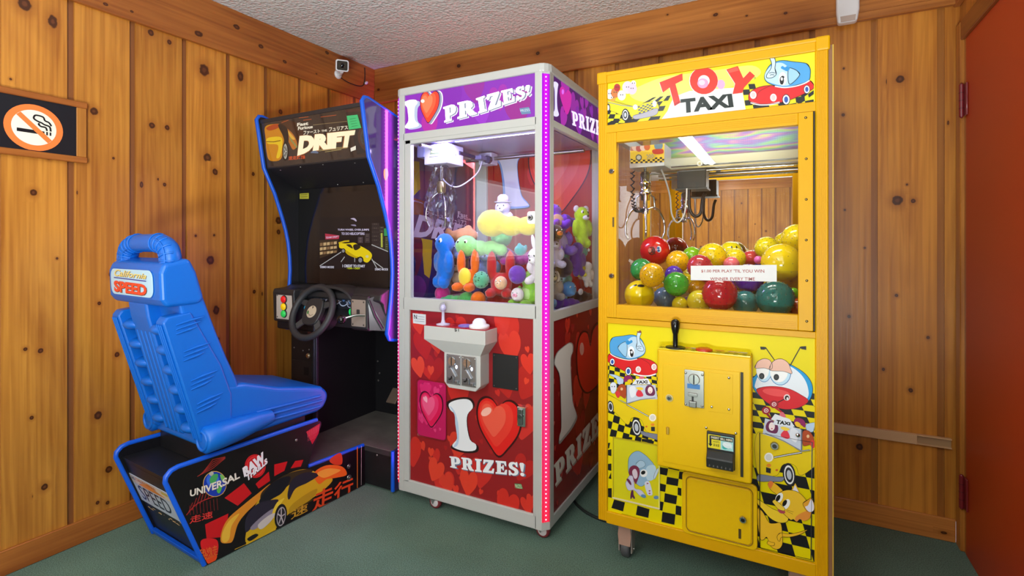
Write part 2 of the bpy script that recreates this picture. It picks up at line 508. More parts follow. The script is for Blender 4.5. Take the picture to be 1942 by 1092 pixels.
def wood(name, grain, light, dark, rough=.32, bumps=.25, lo=.78, hi=1.08):
    """varnished knotty pine; grain runs along axis index `grain`; UV board = (random, tint), UV knot = ellipse coords of a knot"""
    m, nt, out = newmat(name); L = nt.links.new
    tc = N(nt, 'TexCoord'); ub = N(nt, 'UVMap', uv_map='board'); uk = N(nt, 'UVMap', uv_map='knot')
    sb = N(nt, 'SeparateXYZ'); L(ub.outputs[0], sb.inputs[0])
    off = N(nt, 'VectorMath', operation='SCALE'); off.inputs[0].default_value = (17.3, 11.9, 23.7); L(sb.outputs[0], off.inputs['Scale'])
    ad = N(nt, 'VectorMath', operation='ADD'); L(tc.outputs['Object'], ad.inputs[0]); L(off.outputs[0], ad.inputs[1])

    def stretched(across, along):
        sc = [across] * 3; sc[grain] = along
        mp = N(nt, 'VectorMath', operation='MULTIPLY'); mp.inputs[1].default_value = sc; L(ad.outputs[0], mp.inputs[0]); return mp
    n1 = N(nt, 'TexNoise', i_Scale=1.0, i_Detail=4.0, i_Distortion=.8); L(stretched(9, .55).outputs[0], n1.inputs['Vector'])
    n2 = N(nt, 'TexNoise', i_Scale=1.0, i_Detail=2.0, i_Distortion=.3); L(stretched(70, 1.6).outputs[0], n2.inputs['Vector'])
    n3 = N(nt, 'TexNoise', i_Scale=1.0, i_Detail=2.0, i_Distortion=1.2); L(stretched(2.6, 1.1).outputs[0], n3.inputs['Vector'])
    wv = N(nt, 'Math', operation='SINE'); w0 = N(nt, 'Math', operation='MULTIPLY'); w0.inputs[1].default_value = 55; L(n1.outputs['Fac'], w0.inputs[0]); L(w0.outputs[0], wv.inputs[0])
    a1 = N(nt, 'Math', operation='MULTIPLY_ADD'); a1.inputs[1].default_value = .05; L(wv.outputs[0], a1.inputs[0]); L(n2.outputs['Fac'], a1.inputs[2])
    a2 = N(nt, 'Math', operation='MULTIPLY_ADD'); a2.inputs[1].default_value = .95; L(n3.outputs['Fac'], a2.inputs[0]); L(a1.outputs[0], a2.inputs[2])
    mr = N(nt, 'MapRange', i_1=.58, i_2=1.24); L(a2.outputs[0], mr.inputs[0])
    mix = N(nt, 'Mix', data_type='RGBA'); mix.inputs[6].default_value = lin(dark); mix.inputs[7].default_value = lin(light); L(mr.outputs[0], mix.inputs[0])
    # per-board brightness and the browner colour of the recessed strips
    br = N(nt, 'MapRange', i_3=lo, i_4=hi); L(sb.outputs[0], br.inputs[0])
    hs = N(nt, 'HueSaturation'); L(mix.outputs[2], hs.inputs['Color']); L(br.outputs[0], hs.inputs['Value'])
    st = N(nt, 'Mix', data_type='RGBA'); L(sb.outputs[1], st.inputs[0]); L(hs.outputs[0], st.inputs[6]); st.inputs[7].default_value = lin('#84502a')
    # knots: dark heart, ring, warm halo, distorted radius
    ln = N(nt, 'VectorMath', operation='LENGTH'); L(uk.outputs[0], ln.inputs[0])
    kn = N(nt, 'TexNoise', i_Scale=60.0, i_Detail=2.0); L(tc.outputs['Object'], kn.inputs['Vector'])
    k0 = N(nt, 'Math', operation='MULTIPLY_ADD'); k0.inputs[1].default_value = .5; L(kn.outputs['Fac'], k0.inputs[0]); L(ln.outputs['Value'], k0.inputs[2])
    halo = N(nt, 'MapRange', interpolation_type='SMOOTHSTEP', i_1=3.0, i_2=.8, i_3=0, i_4=.70); L(k0.outputs[0], halo.inputs[0])
    core = N(nt, 'MapRange', interpolation_type='SMOOTHSTEP', i_1=1.28, i_2=1.0, i_3=0, i_4=.96); L(k0.outputs[0], core.inputs[0])
    heart = N(nt, 'MapRange', interpolation_type='SMOOTHSTEP', i_1=.75, i_2=.45, i_3=0, i_4=.55); L(k0.outputs[0], heart.inputs[0])
    m1 = N(nt, 'Mix', data_type='RGBA'); L(halo.outputs[0], m1.inputs[0]); L(st.outputs[2], m1.inputs[6]); m1.inputs[7].default_value = lin('#9a5a20')
    m2 = N(nt, 'Mix', data_type='RGBA'); L(core.outputs[0], m2.inputs[0]); L(m1.outputs[2], m2.inputs[6]); m2.inputs[7].default_value = lin('#43200f')
    m3 = N(nt, 'Mix', data_type='RGBA'); L(heart.outputs[0], m3.inputs[0]); L(m2.outputs[2], m3.inputs[6]); m3.inputs[7].default_value = lin('#7a4426')
    b = principled(nt, out, (1, 1, 1, 1), rough, spec=.45)
    L(m3.outputs[2], b.inputs['Base Color'])
    bp = N(nt, 'Bump', i_Strength=bumps, i_Distance=.0012); L(a1.outputs[0], bp.inputs['Height']); L(bp.outputs[0], b.inputs['Normal'])
    return m


PINE_V = wood('varnished_pine_boards', 2, '#cf8b36', '#9a581d')
PINE_X = wood('varnished_pine_across', 0, '#cf8640', '#9c5a28', lo=.85, hi=1.05)
PINE_Y = wood('varnished_pine_along', 1, '#b06a2e', '#84441a', lo=.85, hi=1.05)
PINE_T = wood('varnished_pine_trim', 2, '#bf7e34', '#925420')


class Wood(MB):
    def board(s, x0, y0, z0, x1, y1, z1, mat, tint=0.0, bev=0.0):
        f0 = len(s.f); s.box(x0, y0, z0, x1, y1, z1, mat, bev, 1); r = random.random()
        for i in range(f0, len(s.f)): s.uv1[i] = (r, tint)
        return r

    def knot(s, P, U, V, Nn, rx, ry, mat, rand, tilt=0.0):
        """flush knot patch: a grid so that the halo fades into the board"""
        P, U, V, Nn = Vector(P), Vector(U), Vector(V), Vector(Nn); k = 2.9
        c, sn = math.cos(R(tilt)), math.sin(R(tilt))
        U2, V2 = U * c + V * sn, V * c - U * sn
        pts = [(-k, -k), (k, -k), (k, k), (-k, k)]
        f = len(s.f)
        s.nk = getattr(s, 'nk', 0) + 1; hgt = .0003 + .00006 * (s.nk % 17)
        s.add([P + U2 * rx * a + V2 * ry * b + Nn * hgt for a, b in pts], [[0, 1, 2, 3]], mat)
        s.uv2[f] = pts; s.uv1[f] = (rand, 0)


def board_wall(name, axis, const, sgn, a0, a1, z0, z1, edges, holes=(), gap=.024, dep=.009, knots=(), nrand=0, strip=1.0):
    """vertical boards with recessed strips; axis 'x': wall runs along x at y=const, sgn = direction into the room"""
    W = Wood()

    def bx(p0, p1, q0, q1, d0, d1, tint):
        if axis == 'x': return W.board(p0, min(const + sgn * d0, const + sgn * d1), q0, p1, max(const + sgn * d0, const + sgn * d1), q1, PINE_V, tint)
        return W.board(min(const + sgn * d0, const + sgn * d1), p0, q0, max(const + sgn * d0, const + sgn * d1), p1, q1, PINE_V, tint)

    def pieces(p0, p1):
        """z-spans of a strip p0..p1 left over by the openings, splitting it along the wall where needed"""
        cuts = sorted({p0, p1, *[h[0] for h in holes if p0 < h[0] < p1], *[h[1] for h in holes if p0 < h[1] < p1]})
        for c0, c1 in zip(cuts, cuts[1:]):
            m = (c0 + c1) / 2; spans = [(z0, z1)]
            for h in holes:
                if h[0] <= m <= h[1]: spans = [q for a, b in spans for q in ((a, min(b, h[2])), (max(a, h[3]), b)) if q[1] - q[0] > .002]
            for q in spans: yield c0, c1, q
    for c0, c1, q in pieces(a0, a1): bx(c0, c1, q[0], q[1], -dep - .04, -dep, strip)
    rnd = []
    E = [a0 - gap / 2] + [e for e in edges if a0 + .02 < e < a1 - .02] + [a1 + gap / 2]
    for e0, e1 in zip(E, E[1:]):
        r = None
        for c0, c1, q in pieces(e0 + gap / 2, e1 - gap / 2):
            r = bx(c0, c1, q[0], q[1], -dep, 0.0, 0.0)
        rnd.append((e0, e1, r))
    U = (1, 0, 0) if axis == 'x' else (0, 1, 0); Nn = (0, sgn, 0) if axis == 'x' else (sgn, 0, 0)

    def place(al, z, r, ry=None, tilt=0):
        for e0, e1, rr in rnd:
            if e0 + gap / 2 + r * 1.0 <= al <= e1 - gap / 2 - r * 1.0:
                rx = min(r, (al - e0 - gap / 2) / 2.9, (e1 - gap / 2 - al) / 2.9); rx = max(rx, r * .45)
                # patch must not overhang its board: shrink the halo by clamping the ellipse
                rx = min(rx, (al - e0 - gap / 2) / 2.95, (e1 - gap / 2 - al) / 2.95)
                W.knot((al, const, z) if axis == 'x' else (const, al, z), U, (0, 0, 1), Nn, rx, ry or r * 1.15, PINE_V, rr or .5)
    for u, v, rp in knots:
        P = hit(u, v, (0, const, 0) if axis == 'x' else (const, 0, 0), Nn)
        r = rp * depth_of(P) / FPX * (1.0 if axis == 'x' else 1.15)
        place(P.x if axis == 'x' else P.y, P.z, r)
    for i in range(nrand):
        e0, e1, rr = random.choice(rnd); zz = random.uniform(z0 + .1, z1 - .1); al = random.uniform(e0 + .05, e1 - .05)
        if any(h[0] - .05 < al < h[1] + .05 and h[2] - .05 < zz < h[3] + .05 for h in holes): continue
        place(al, zz, random.uniform(.006, .016))
    return struct(W.build(name))


LK = [(47, 8, 10), (100, 41, 10), (286, 62, 5), (321, 80, 4), (387, 133, 9), (456, 145, 8), (178, 211, 6), (288, 238, 5), (317, 242, 4), (268, 350, 5), (312, 350, 3),
      (393, 299, 7), (408, 326, 5), (365, 380, 10), (63, 365, 5), (144, 344, 4), (146, 365, 3), (84, 923, 5), (65, 940, 3), (185, 953, 3), (204, 953, 3), (241, 938, 6),
      (77, 665, 4), (48, 662, 3), (108, 490, 2), (212, 520, 5), (399, 493, 7), (410, 588, 7), (442, 562, 5), (482, 553, 3), (497, 557, 3), (528, 418, 6), (528, 440, 4), (502, 416, 5),
      (371, 447, 2), (406, 446, 2), (20, 150, 2), (215, 300, 2), (300, 340, 2), (222, 672, 4), (188, 575, 3), (60, 792, 3), (92, 300, 3), (532, 212, 4), (480, 330, 3)]
BK = [(1658, 165, 8), (1687, 154, 8), (1707, 150, 7), (1702, 380, 9), (1732, 381, 4), (1798, 233, 4), (1599, 218, 3), (1630, 847, 6), (1660, 926, 8), (1727, 740, 4), (1786, 728, 6),
      (1602, 398, 2), (1720, 350, 2), (1640, 470, 2), (1600, 130, 2), (1675, 700, 3), (1760, 640, 3), (1610, 600, 3), (1700, 560, 3)]
PL = [-1.700 - .217 * k for k in range(26)][::-1] + [-1.482, -1.264, -1.049, -.834, -.614, -.397, -.185]
PB = [.19, .40, .62, .84, 1.055, 1.27, 1.484, 1.715, 1.943, 2.159, 2.389, 2.612, 2.842, 3.065]
board_wall('wall_left', 'y', 0.0, 1, YF, 0, ZB - .01, ZCR + .01, PL, [(-4.50, -2.82, 1.05, 1.82)], knots=LK, nrand=8)
board_wall('wall_back', 'x', 0.0, -1, 0, XR, ZB - .01, ZCR + .01, PB, knots=BK, nrand=0, strip=.55)
board_wall('wall_right', 'y', XR, -1, YF, 0, 0.0, ZCR + .01, [-.22 * k for k in range(1, 34)], [(-1.03, -.085, -.01, 2.02), (-5.25, -3.35, .88, 2.02)], nrand=20)
board_wall('wall_front', 'x', YF, 1, 0, XR, ZB - .01, ZCR + .01, [.215 * k for k in range(1, 15)], nrand=30)

# crown boards and baseboards
W = Wood(); r = W.board(0, YF, ZCR, .020, 0, ZC, PINE_Y, 0, .002)
for u, v, rp in [(376.5, 64, 7), (448.6, 51, 6), (494.6, 88, 5), (540, 117, 4), (250, 22, 3), (200, 8, 4), (620, 100, 4), (600, 140, 2)]:
    P = hit(u, v, (.020, 0, 0), (1, 0, 0)); q = rp * depth_of(P) / FPX
    W.knot(P, (0, 1, 0), (0, 0, 1), (1, 0, 0), q * 1.2, q * .85, PINE_Y, r)
struct(W.build('trim_1'))
W = Wood(); r = W.board(.02, -.020, ZCR, XR, 0, ZC, PINE_X, 0, .002)
W.board(.02, -.026, ZCR - .004, XR, 0, ZCR + .030, PINE_X, 0, .003)
for u, v, rp in [(1357, 28, 4), (1266, 28, 2), (1020, 101, 4), (870, 125, 4), (718, 170, 3), (1416, 30, 2), (1490, 25, 3)]:
    P = hit(u, v, (0, -.020, 0), (0, -1, 0)); q = rp * depth_of(P) / FPX
    W.knot(P, (1, 0, 0), (0, 0, 1), (0, -1, 0), q * 1.2, q * .9, PINE_X, r)
struct(W.build('trim_2'))
W = Wood(); W.board(XR - .02, YF, ZCR - .01, XR, 0, ZC, PINE_Y, 0, .002); struct(W.build('trim_3'))
W = Wood(); W.board(.02, YF, ZCR, XR - .02, YF + .02, ZC, PINE_X, 0, .002); struct(W.build('trim_4'))
W = Wood(); W.board(0, YF, 0, .013, 0, ZB, PINE_Y, 0, .003); struct(W.build('baseboard_left'))
W = Wood(); W.board(.013, -.013, 0, XR - .015, 0, ZB, PINE_X, 0, .003)
P = hit(1790, 1010, (0, -.013, 0), (0, -1, 0)); W.knot(P, (1, 0, 0), (0, 0, 1), (0, -1, 0), .012, .006, PINE_X, .5); struct(W.build('baseboard_back'))
W = Wood(); W.board(.013, YF, 0, XR, YF + .013, ZB, PINE_X, 0, .003); struct(W.build('baseboard_front'))
W = Wood(); W.board(XR - .013, YF, 0, XR, -1.13, ZB, PINE_Y, 0, .003); struct(W.build('baseboard_right'))

# carpet and sprayed ceiling
m, nt, out = newmat('green_carpet'); b = principled(nt, out, (0, 0, 0, 1), .95, spec=.1, sheen=.15)
tc = N(nt, 'TexCoord'); n1 = N(nt, 'TexNoise', i_Scale=260.0, i_Detail=3.0); n2 = N(nt, 'TexNoise', i_Scale=2.2, i_Detail=4.0)
mx = N(nt, 'Mix', data_type='RGBA'); mx.inputs[6].default_value = lin('#233c2d'); mx.inputs[7].default_value = lin('#6c8c78')
ad = N(nt, 'Math', operation='MULTIPLY_ADD'); ad.inputs[1].default_value = .35
mr = N(nt, 'MapRange', i_1=.42, i_2=.92)
L = nt.links.new
L(tc.outputs['Object'], n1.inputs['Vector']); L(tc.outputs['Object'], n2.inputs['Vector']); L(n2.outputs['Fac'], ad.inputs[0]); L(n1.outputs['Fac'], ad.inputs[2])
L(ad.outputs[0], mr.inputs[0]); L(mr.outputs[0], mx.inputs[0]); L(mx.outputs[2], b.inputs['Base Color'])
bp = N(nt, 'Bump', i_Strength=.6, i_Distance=.004); L(n1.outputs['Fac'], bp.inputs['Height']); L(bp.outputs[0], b.inputs['Normal'])
CARPET = m
q = MB(); q.box(0, YF, -.05, XR, 0, 0, CARPET); struct(q.build('floor'))
m, nt, out = newmat('sprayed_ceiling'); b = principled(nt, out, lin('#dcdcda'), .9, spec=.1)
tc = N(nt, 'TexCoord'); n1 = N(nt, 'TexNoise', i_Scale=85.0, i_Detail=4.0, i_Roughness=.65); vo = N(nt, 'TexVoronoi', i_Scale=60.0)
ad = N(nt, 'Math', operation='ADD'); bp = N(nt, 'Bump', i_Strength=.9, i_Distance=.008); L = nt.links.new
L(tc.outputs['Object'], n1.inputs['Vector']); L(tc.outputs['Object'], vo.inputs['Vector']); L(n1.outputs['Fac'], ad.inputs[0]); L(vo.outputs['Distance'], ad.inputs[1])
L(ad.outputs[0], bp.inputs['Height']); L(bp.outputs[0], b.inputs['Normal'])
q = MB(); q.box(0, YF, ZC, XR, 0, ZC + .05, m); struct(q.build('ceiling'))

# windows behind the viewpoint
WF = M('#e8e4da', .5)


def window(name, axis, const, sgn, a0, a1, z0, z1, nm):
    def bx(q, p0, p1, r0, r1, d0, d1, mat):
        lo, hi = sorted((const + sgn * d0, const + sgn * d1))
        if axis == 'x': q.box(p0, lo, r0, p1, hi, r1, mat)
        else: q.box(lo, p0, r0, hi, p1, r1, mat)
    f = MB(); t = .045
    bx(f, a0, a1, z0, z0 + t, -.06, .012, WF); bx(f, a0, a1, z1 - t, z1, -.06, .012, WF)
    for k in range(nm + 1):
        c = a0 + (a1 - a0 - t) * k / nm; bx(f, c, c + t, z0, z1, -.06, .012, WF)
    o = struct(f.build(name))
    g = MB(); bx(g, a0 + .02, a1 - .02, z0 + .02, z1 - .02, -.030, -.026, GLASS); g.build('pane', o)


window('window_1', 'y', 0, 1, -4.50, -2.82, 1.05, 1.82, 2)
window('window_added', 'y', XR, -1, -5.25, -3.35, .88, 2.02, 2)  # unseen window, added as the opening for the right-hand fill

# red door on the right with casing and hinges
RED = M('#c03e14', .42, spec=.5, bump=.12, bscale=350)
d = MB(); d.box(XR - .004, -1.015, .002, XR + .04, -.094, 2.0, RED, .002); door = struct(d.build('door_1'))
HINGE = M('#7c2026', .35, coat=.4)
for z in (1.76, .24):
    h = MB(); h.box(XR - .010, -.125, z - .062, XR - .0045, -.094, z + .062, HINGE, .002)
    h.cyl((XR - .016, -.088, z - .062), (XR - .016, -.088, z + .062), .008, HINGE, 14)
    for k in (-.03, 0, .03): h.cyl((XR - .016, -.088, z + k - .001), (XR - .016, -.088, z + k + .001), .0086, M('#4a1518', .5), 14)
    for k in (-.062, .062): h.ball((XR - .016, -.088, z + k), .0065, HINGE, 10)
    h.build('hinge', door)
k = MB(); k.cyl((XR - .004, -.95, 1.0), (XR - .045, -.95, 1.0), .012, STEEL, 16); k.ball((XR - .062, -.95, 1.0), (.022, .028, .028), STEEL, 20); k.build('door_knob', door)
W = Wood()
W.board(XR - .016, -.072, 0, XR, -.013, 2.075, PINE_T, 0, .003); W.board(XR - .003, -.094, 0, XR + .05, -.072, 2.02, PINE_T, 0, .002)
struct(W.build('trim_5'))
W = Wood(); W.board(XR - .016, -1.10, 2.0, XR, -.072, 2.075, PINE_Y, 0, .003); W.board(XR - .016, -1.10, 0, XR, -1.03, 2.0, PINE_T, 0, .003)
struct(W.build('trim_6'))

# ceiling fixtures (seen in the glass and the mirror)
fx = thing('ceiling_strip_lamp', 'long white fluorescent strip lamp on the ceiling, seen mirrored in the yellow machine', 'ceiling lamp', (1.57, -4.65, ZC))
q = MB(); q.box(1.48, -6.70, 2.355, 1.66, -2.60, ZC, M('#eeeeea', .4), .006); q.build('housing', fx)
for y in (-6.70, -2.612):
    q = MB(); q.box(1.478, y, 2.335, 1.662, y + .012, 2.357, M('#dcdcd8', .4), .002); q.build('end_cap', fx)
rl = thing('round_ceiling_lamp', 'small round white ceiling lamp near the far wall, seen in the mirror', 'ceiling lamp', (1.68, -6.95, ZC))
q = MB(); q.lathe([(.15, 0), (.15, -.02), (.142, -.03)], M('#e8e8e4', .4), 32, Matrix.Translation((1.68, -6.95, ZC))); q.build('rim', rl)
q = MB(); q.lathe([(.142, -.025), (.12, -.05), (.07, -.068), (0, -.074)], ME('#fff4e0', 3.0), 32, Matrix.Translation((1.68, -6.95, ZC))); q.build('lamp_shade', rl)

# cable channel on the back wall, right of the yellow machine
rw = thing('cable_channel', 'beige wall cable channel running from behind the yellow machine toward the door', 'cable channel', (2.9, 0, .39))
BEI = M('#d8b083', .5)
q = MB(); q.box(2.55, -.020, .376, 2.985, -.001, .417, BEI, .002); q.build('cover', rw)
q = MB(); q.box(2.985, -.008, .378, 3.096, -.001, .416, M('#ab8a63', .55)); q.box(2.985, -.018, .412, 3.096, -.001, .417, BEI); q.box(2.985, -.018, .377, 3.096, -.001, .381, BEI); q.build('open_base', rw, 'open channel end without its cover')

# no-smoking sign on the left wall
sg = thing('no_smoking_sign', 'framed no-smoking sign with an orange ring on the left wall', 'sign', (0, -1.86, 1.645))
fr = Face((.014, 0, 0), (0, 1, 0), (0, 0, 1), (-2.05, 1.555, -1.688, 1.745))
q = MB(); q.box(.001, -2.06, 1.55, .014, -1.685, 1.75, M('#12141c', .35), .001)
a = Art(q, fr); z14 = zc(0, 0, .4122)
ring = lambda p: hit(p[0], p[1], (.014, 0, 0), (1, 0, 0))
CY, CZ = -1.817, 1.640; RO = .0865
OR = '#ff7f3c'
circ = lambda rr, n=40: [(CY + rr * math.cos(2 * PI * j / n), CZ + rr * math.sin(2 * PI * j / n)) for j in range(n)]
a.poly(OR, circ(RO), 1, loc=True); a.poly('#f1ead6', circ(RO * .76), 2, loc=True)
ck = lambda *p: [(CY + RO * x, CZ + RO * y) for x, y in zip(p[0::2], p[1::2])]
a.poly('#15151a', ck(-.58, -.10, .34, -.10, .34, -.25, -.58, -.25), 3, loc=True)
a.poly('#15151a', ck(.40, -.10, .46, -.10, .46, -.25, .40, -.25), 3, loc=True); a.poly('#15151a', ck(.52, -.10, .58, -.10, .58, -.25, .52, -.25), 3, loc=True)
a.line('#15151a', ck(.56, -.06, .52, .14, .34, .20, .24, .26, .12, .30, -.02, .40, .02, .54, .14, .56), .0058, 3, True, True)
a.line('#15151a', ck(.43, -.06, .38, .08, .22, .10, .14, .18, .18, .22), .0058, 3, True, True)
a.line('#15151a', ck(.14, .56, .30, .52, .36, .38, .50, .32, .58, .18), .0058, 3, True, True)
a.poly(OR, ck(-.60, .46, -.46, .60, .60, -.46, .46, -.60), 4, loc=True)
q.build('sign_plate', sg)
W = Wood()
W.board(.001, -2.09, 1.748, .020, -1.652, 1.772, PINE_Y, 0, .003); W.board(.001, -2.09, 1.528, .020, -1.652, 1.552, PINE_Y, 0, .003); W.board(.001, -1.688, 1.552, .018, -1.655, 1.748, PINE_T, 0, .002)
W.build('sign_frame', sg)

# security camera in the corner
WH = M('#dfe0e2', .35)
sc_ = thing('security_camera', 'white security camera on the crown board above the driving machine', 'camera', (.02, -.38, 2.30))
C = Vector((.115, -.40, 2.295)); dirn = Vector((.72, -.62, -.30)).normalized()
Tq = Matrix.Translation(C) @ dirn.to_track_quat('-Y', 'Z').to_matrix().to_4x4()
q = MB(); q.prism(rrect(-.038, -.034, .038, .034, .012), ((0, 0, 0), (1, 0, 0), (0, 0, 1), (0, -1, 0)), -.045, .03, WH, .003)
q.v = [tuple(Tq @ Vector(p)) for p in q.v]; q.build('housing', sc_)
q = MB(); q.prism(rrect(-.031, -.027, .031, .027, .009), ((0, 0, 0), (1, 0, 0), (0, 0, 1), (0, -1, 0)), .03, .032, M('#3b352c', .15), .001); q.ball((0, -.034, 0), (.013, .006, .013), M('#0c0c10', .05), 16)
q.box(-.012, -.036, -.006, .012, -.0325, .006, M('#b9a86a', .3)); q.v = [tuple(Tq @ Vector(p)) for p in q.v]; q.build('lens_window', sc_)
q = MB(); q.tube([(.021, -.345, 2.272), (.05, -.35, 2.268), (.085, -.375, 2.272)], .012, WH, 12); q.lathe([(.028, 0), (.028, .006), (.020, .012)], WH, 20, Matrix.Translation((.0205, -.345, 2.272)) @ Matrix.Rotation(R(90), 4, 'Y')); q.build('bracket', sc_)
q = MB(); q.tube(smooth_loop([(.022, -.34, 2.262), (.026, -.27, 2.245), (.024, -.18, 2.246), (.023, -.13, 2.262), (.023, -.115, 2.30), (.023, -.112, 2.345), (.023, -.115, 2.385)], 5, False), .0028, M('#2a1a18', .6), 8); q.build('cable', sc_)
q = MB(); q.ball((.028, -.105, 2.285), (.010, .016, .010), WH, 14, rot=Matrix.Rotation(R(40), 3, 'X').to_euler()); q.build('cable_clip', sc_)

# motion sensor on the back wall crown
ms = thing('motion_sensor', 'white motion sensor on the crown board above the yellow machine', 'sensor', (2.74, -.026, 2.22))
q = MB(); q.prism([(-.036, -.072), (.034, -.072), (.042, -.02), (.042, .13), (-.042, .13), (-.042, -.02)], ((2.741, -.0265, 2.222), (1, 0, 0), (0, 0, 1), (0, -1, 0)), 0, .042, WH, .010, 3); q.build('housing', ms)
q = MB(); q.prism([(-.026, -.068), (.026, -.068), (.028, -.045), (-.028, -.045)], ((2.741, -.0265, 2.222), (1, 0, 0), (0, 0, 1), (0, -1, 0)), .03, .0435, M('#b9a79c', .25)); q.build('sensor_lens', ms)
# dark cable on the carpet between the two prize machines
q = MB(); cord = [tuple(hit(u, v, (0, 0, .007), (0, 0, 1))) for u, v in ((1086, 941), (1091, 953), (1103, 965), (1118, 975), (1138, 984), (1160, 990), (1172, 992))]; q.tube(smooth_loop([(cord[0][0] + .006, cord[0][1] + .05, .03)] + cord, 6, False), .0065, M('#1d2320', .6), 8)
tag(q.build('power_cord'), 'dark power cord on the carpet between the red and yellow machines', 'cord')

# ================================================================== RED HEART PRIZE MACHINE (white frame)
WHT = M('#bdbdb8', .42); CW0, CW1, CY0, CY1, CT = .881, 1.668, -.80, -.06, 1.932
pz = thing('prize_machine', 'white-framed prize machine with red heart panels and plush toys behind glass', 'prize machine', (1.275, -.43, 0))
q = MB()
XY = ((0, 0, 0), (1, 0, 0), (0, 1, 0), (0, 0, 1))
q.prism([(.881, -.774), (.907, -.80), (.937, -.80), (.937, -.765), (.905, -.735), (.881, -.735)], XY, .05, 1.905, WHT, .002)
q.prism([(1.668, -.774), (1.642, -.80), (1.612, -.80), (1.612, -.765), (1.644, -.735), (1.668, -.735)], XY, .05, 1.905, WHT, .002)
q.box(.881, -.10, .05, .962, -.06, 1.905, WHT, .003); q.box(1.608, -.10, .05, 1.668, -.06, 1.905, WHT, .003)
q.box(.93, -.80, 1.684, 1.62, -.765, 1.719, WHT, .003); q.box(.93, -.80, .898, 1.62, -.765, .955, WHT, .003)
q.box(.93, -.80, .05, 1.62, -.765, .108, WHT, .004); q.box(.937, -.80, .10, .967, -.77, .90, WHT, .002); q.box(1.604, -.80, .10, 1.614, -.77, .90, WHT, .002)
for x0, x1 in ((.881, .905), (1.644, 1.668)):
    q.box(x0, -.74, .885, x1, -.09, .925, WHT, .002); q.box(x0, -.74, .05, x1, -.09, .092, WHT, .003); q.box(x0, -.74, 1.684, x1, -.09, 1.712, WHT, .002)
q.box(.90, -.76, .86, 1.65, -.085, .898, WHT, .002)          # deck that carries the toys
q.box(.90, -.76, .052, 1.65, -.085, .08, WHT)
q.build('cabinet_frame', pz)
q = MB()
top = [(.879, -.765), (.885, -.782), (.897, -.796), (.915, -.803), (1.634, -.803), (1.652, -.796), (1.664, -.782), (1.671, -.765), (1.671, -.058), (.879, -.058)]
q.prism(top, XY, 1.896, CT, WHT, .006); q.build('top_cap', pz)
q = MB(); q.box(.94, -.765, 1.70, 1.61, -.09, 1.712, M('#b9b4d8', .4)); q.build('inner_ceiling', pz)

# colour-changing LED strips on the front corners
m, nt, out = newmat('led_gradient'); L = nt.links.new
tc = N(nt, 'TexCoord'); sx = N(nt, 'SeparateXYZ'); L(tc.outputs['Object'], sx.inputs[0])
mr = N(nt, 'MapRange', i_1=.1, i_2=1.3); L(sx.outputs[2], mr.inputs[0])
cr = N(nt, 'ValToRGB'); L(mr.outputs[0], cr.inputs[0]); E_ = cr.color_ramp.elements
E_[0].position = 0; E_[0].color = lin('#ff2038'); E_[1].position = 1; E_[1].color = lin('#b400e8')
for p, c in ((.38, '#ff2a6a'), (.68, '#f018b4')): e = E_.new(p); e.color = lin(c)
b = principled(nt, out, lin('#3a0630'), .3, estr=1.0); L(cr.outputs[0], b.inputs['Emission Color']); b.inputs['Emission Strength'].default_value = 1.6
LEDG = m
m2 = m.copy(); m2.name = 'led_points'; nt2 = m2.node_tree
pb = [n for n in nt2.nodes if n.type == 'BSDF_PRINCIPLED'][0]; cr2 = [n for n in nt2.nodes if n.type == 'VALTORGB'][0]
mxx = N(nt2, 'Mix', data_type='RGBA'); mxx.inputs[0].default_value = .62; mxx.inputs[7].default_value = (1, 1, 1, 1)
nt2.links.new(cr2.outputs[0], mxx.inputs[6]); nt2.links.new(mxx.outputs[2], pb.inputs['Emission Color']); pb.inputs['Emission Strength'].default_value = 4.0
m3 = m.copy(); m3.name = 'led_channel_edge'
[n for n in m3.node_tree.nodes if n.type == 'BSDF_PRINCIPLED'][0].inputs['Emission Strength'].default_value = .5
for (xa, ya), (xb, yb) in (((.881, -.774), (.907, -.80)), ((1.642, -.80), (1.668, -.774))):
    A = Vector((xa, ya, 0)); B = Vector((xb, yb, 0)); U = (B - A).normalized(); W_ = (B - A).length
    fr = (A, U, Vector((0, 0, 1)), U.cross(Vector((0, 0, 1))))
    q = MB(); q.prism([(.002, .085), (W_ - .002, .085), (W_ - .002, 1.888), (.002, 1.888)], fr, -.001, .002, LEDG)
    q.prism([(.003, .085), (.006, .085), (.006, 1.888), (.003, 1.888)], fr, .002, .0034, m3); q.prism([(W_ - .006, .085), (W_ - .003, .085), (W_ - .003, 1.888), (W_ - .006, 1.888)], fr, .002, .0034, m3)
    nz = 104
    for i in range(nz):
        z = .095 + 1.78 * i / (nz - 1); p = fr[0] + U * W_ * .5 + Vector((0, 0, z)) + fr[3] * .002
        q.ball(p, (.0028, .0028, .0026), m2, 8)
    q.build('led_strip', pz)


def heart(a, cx, cy, w, h, fill, lay, rot=0, line=None, hi=None, lw=.012, loc=True):
    if line: a.poly(line, heart_pts(cx, cy, w + 2 * lw, h + 2 * lw, rot), lay, loc=True)
    a.poly(fill, heart_pts(cx, cy, w, h, rot), lay + 1, loc=True)
    if hi:
        for k, c in enumerate(hi):
            f = .80 - .22 * k
            a.poly(c, heart_pts(cx - w * .06 * (k + 1), cy + h * .05 * (k + 1), w * f, h * f, rot), lay + 2 + k, loc=True)


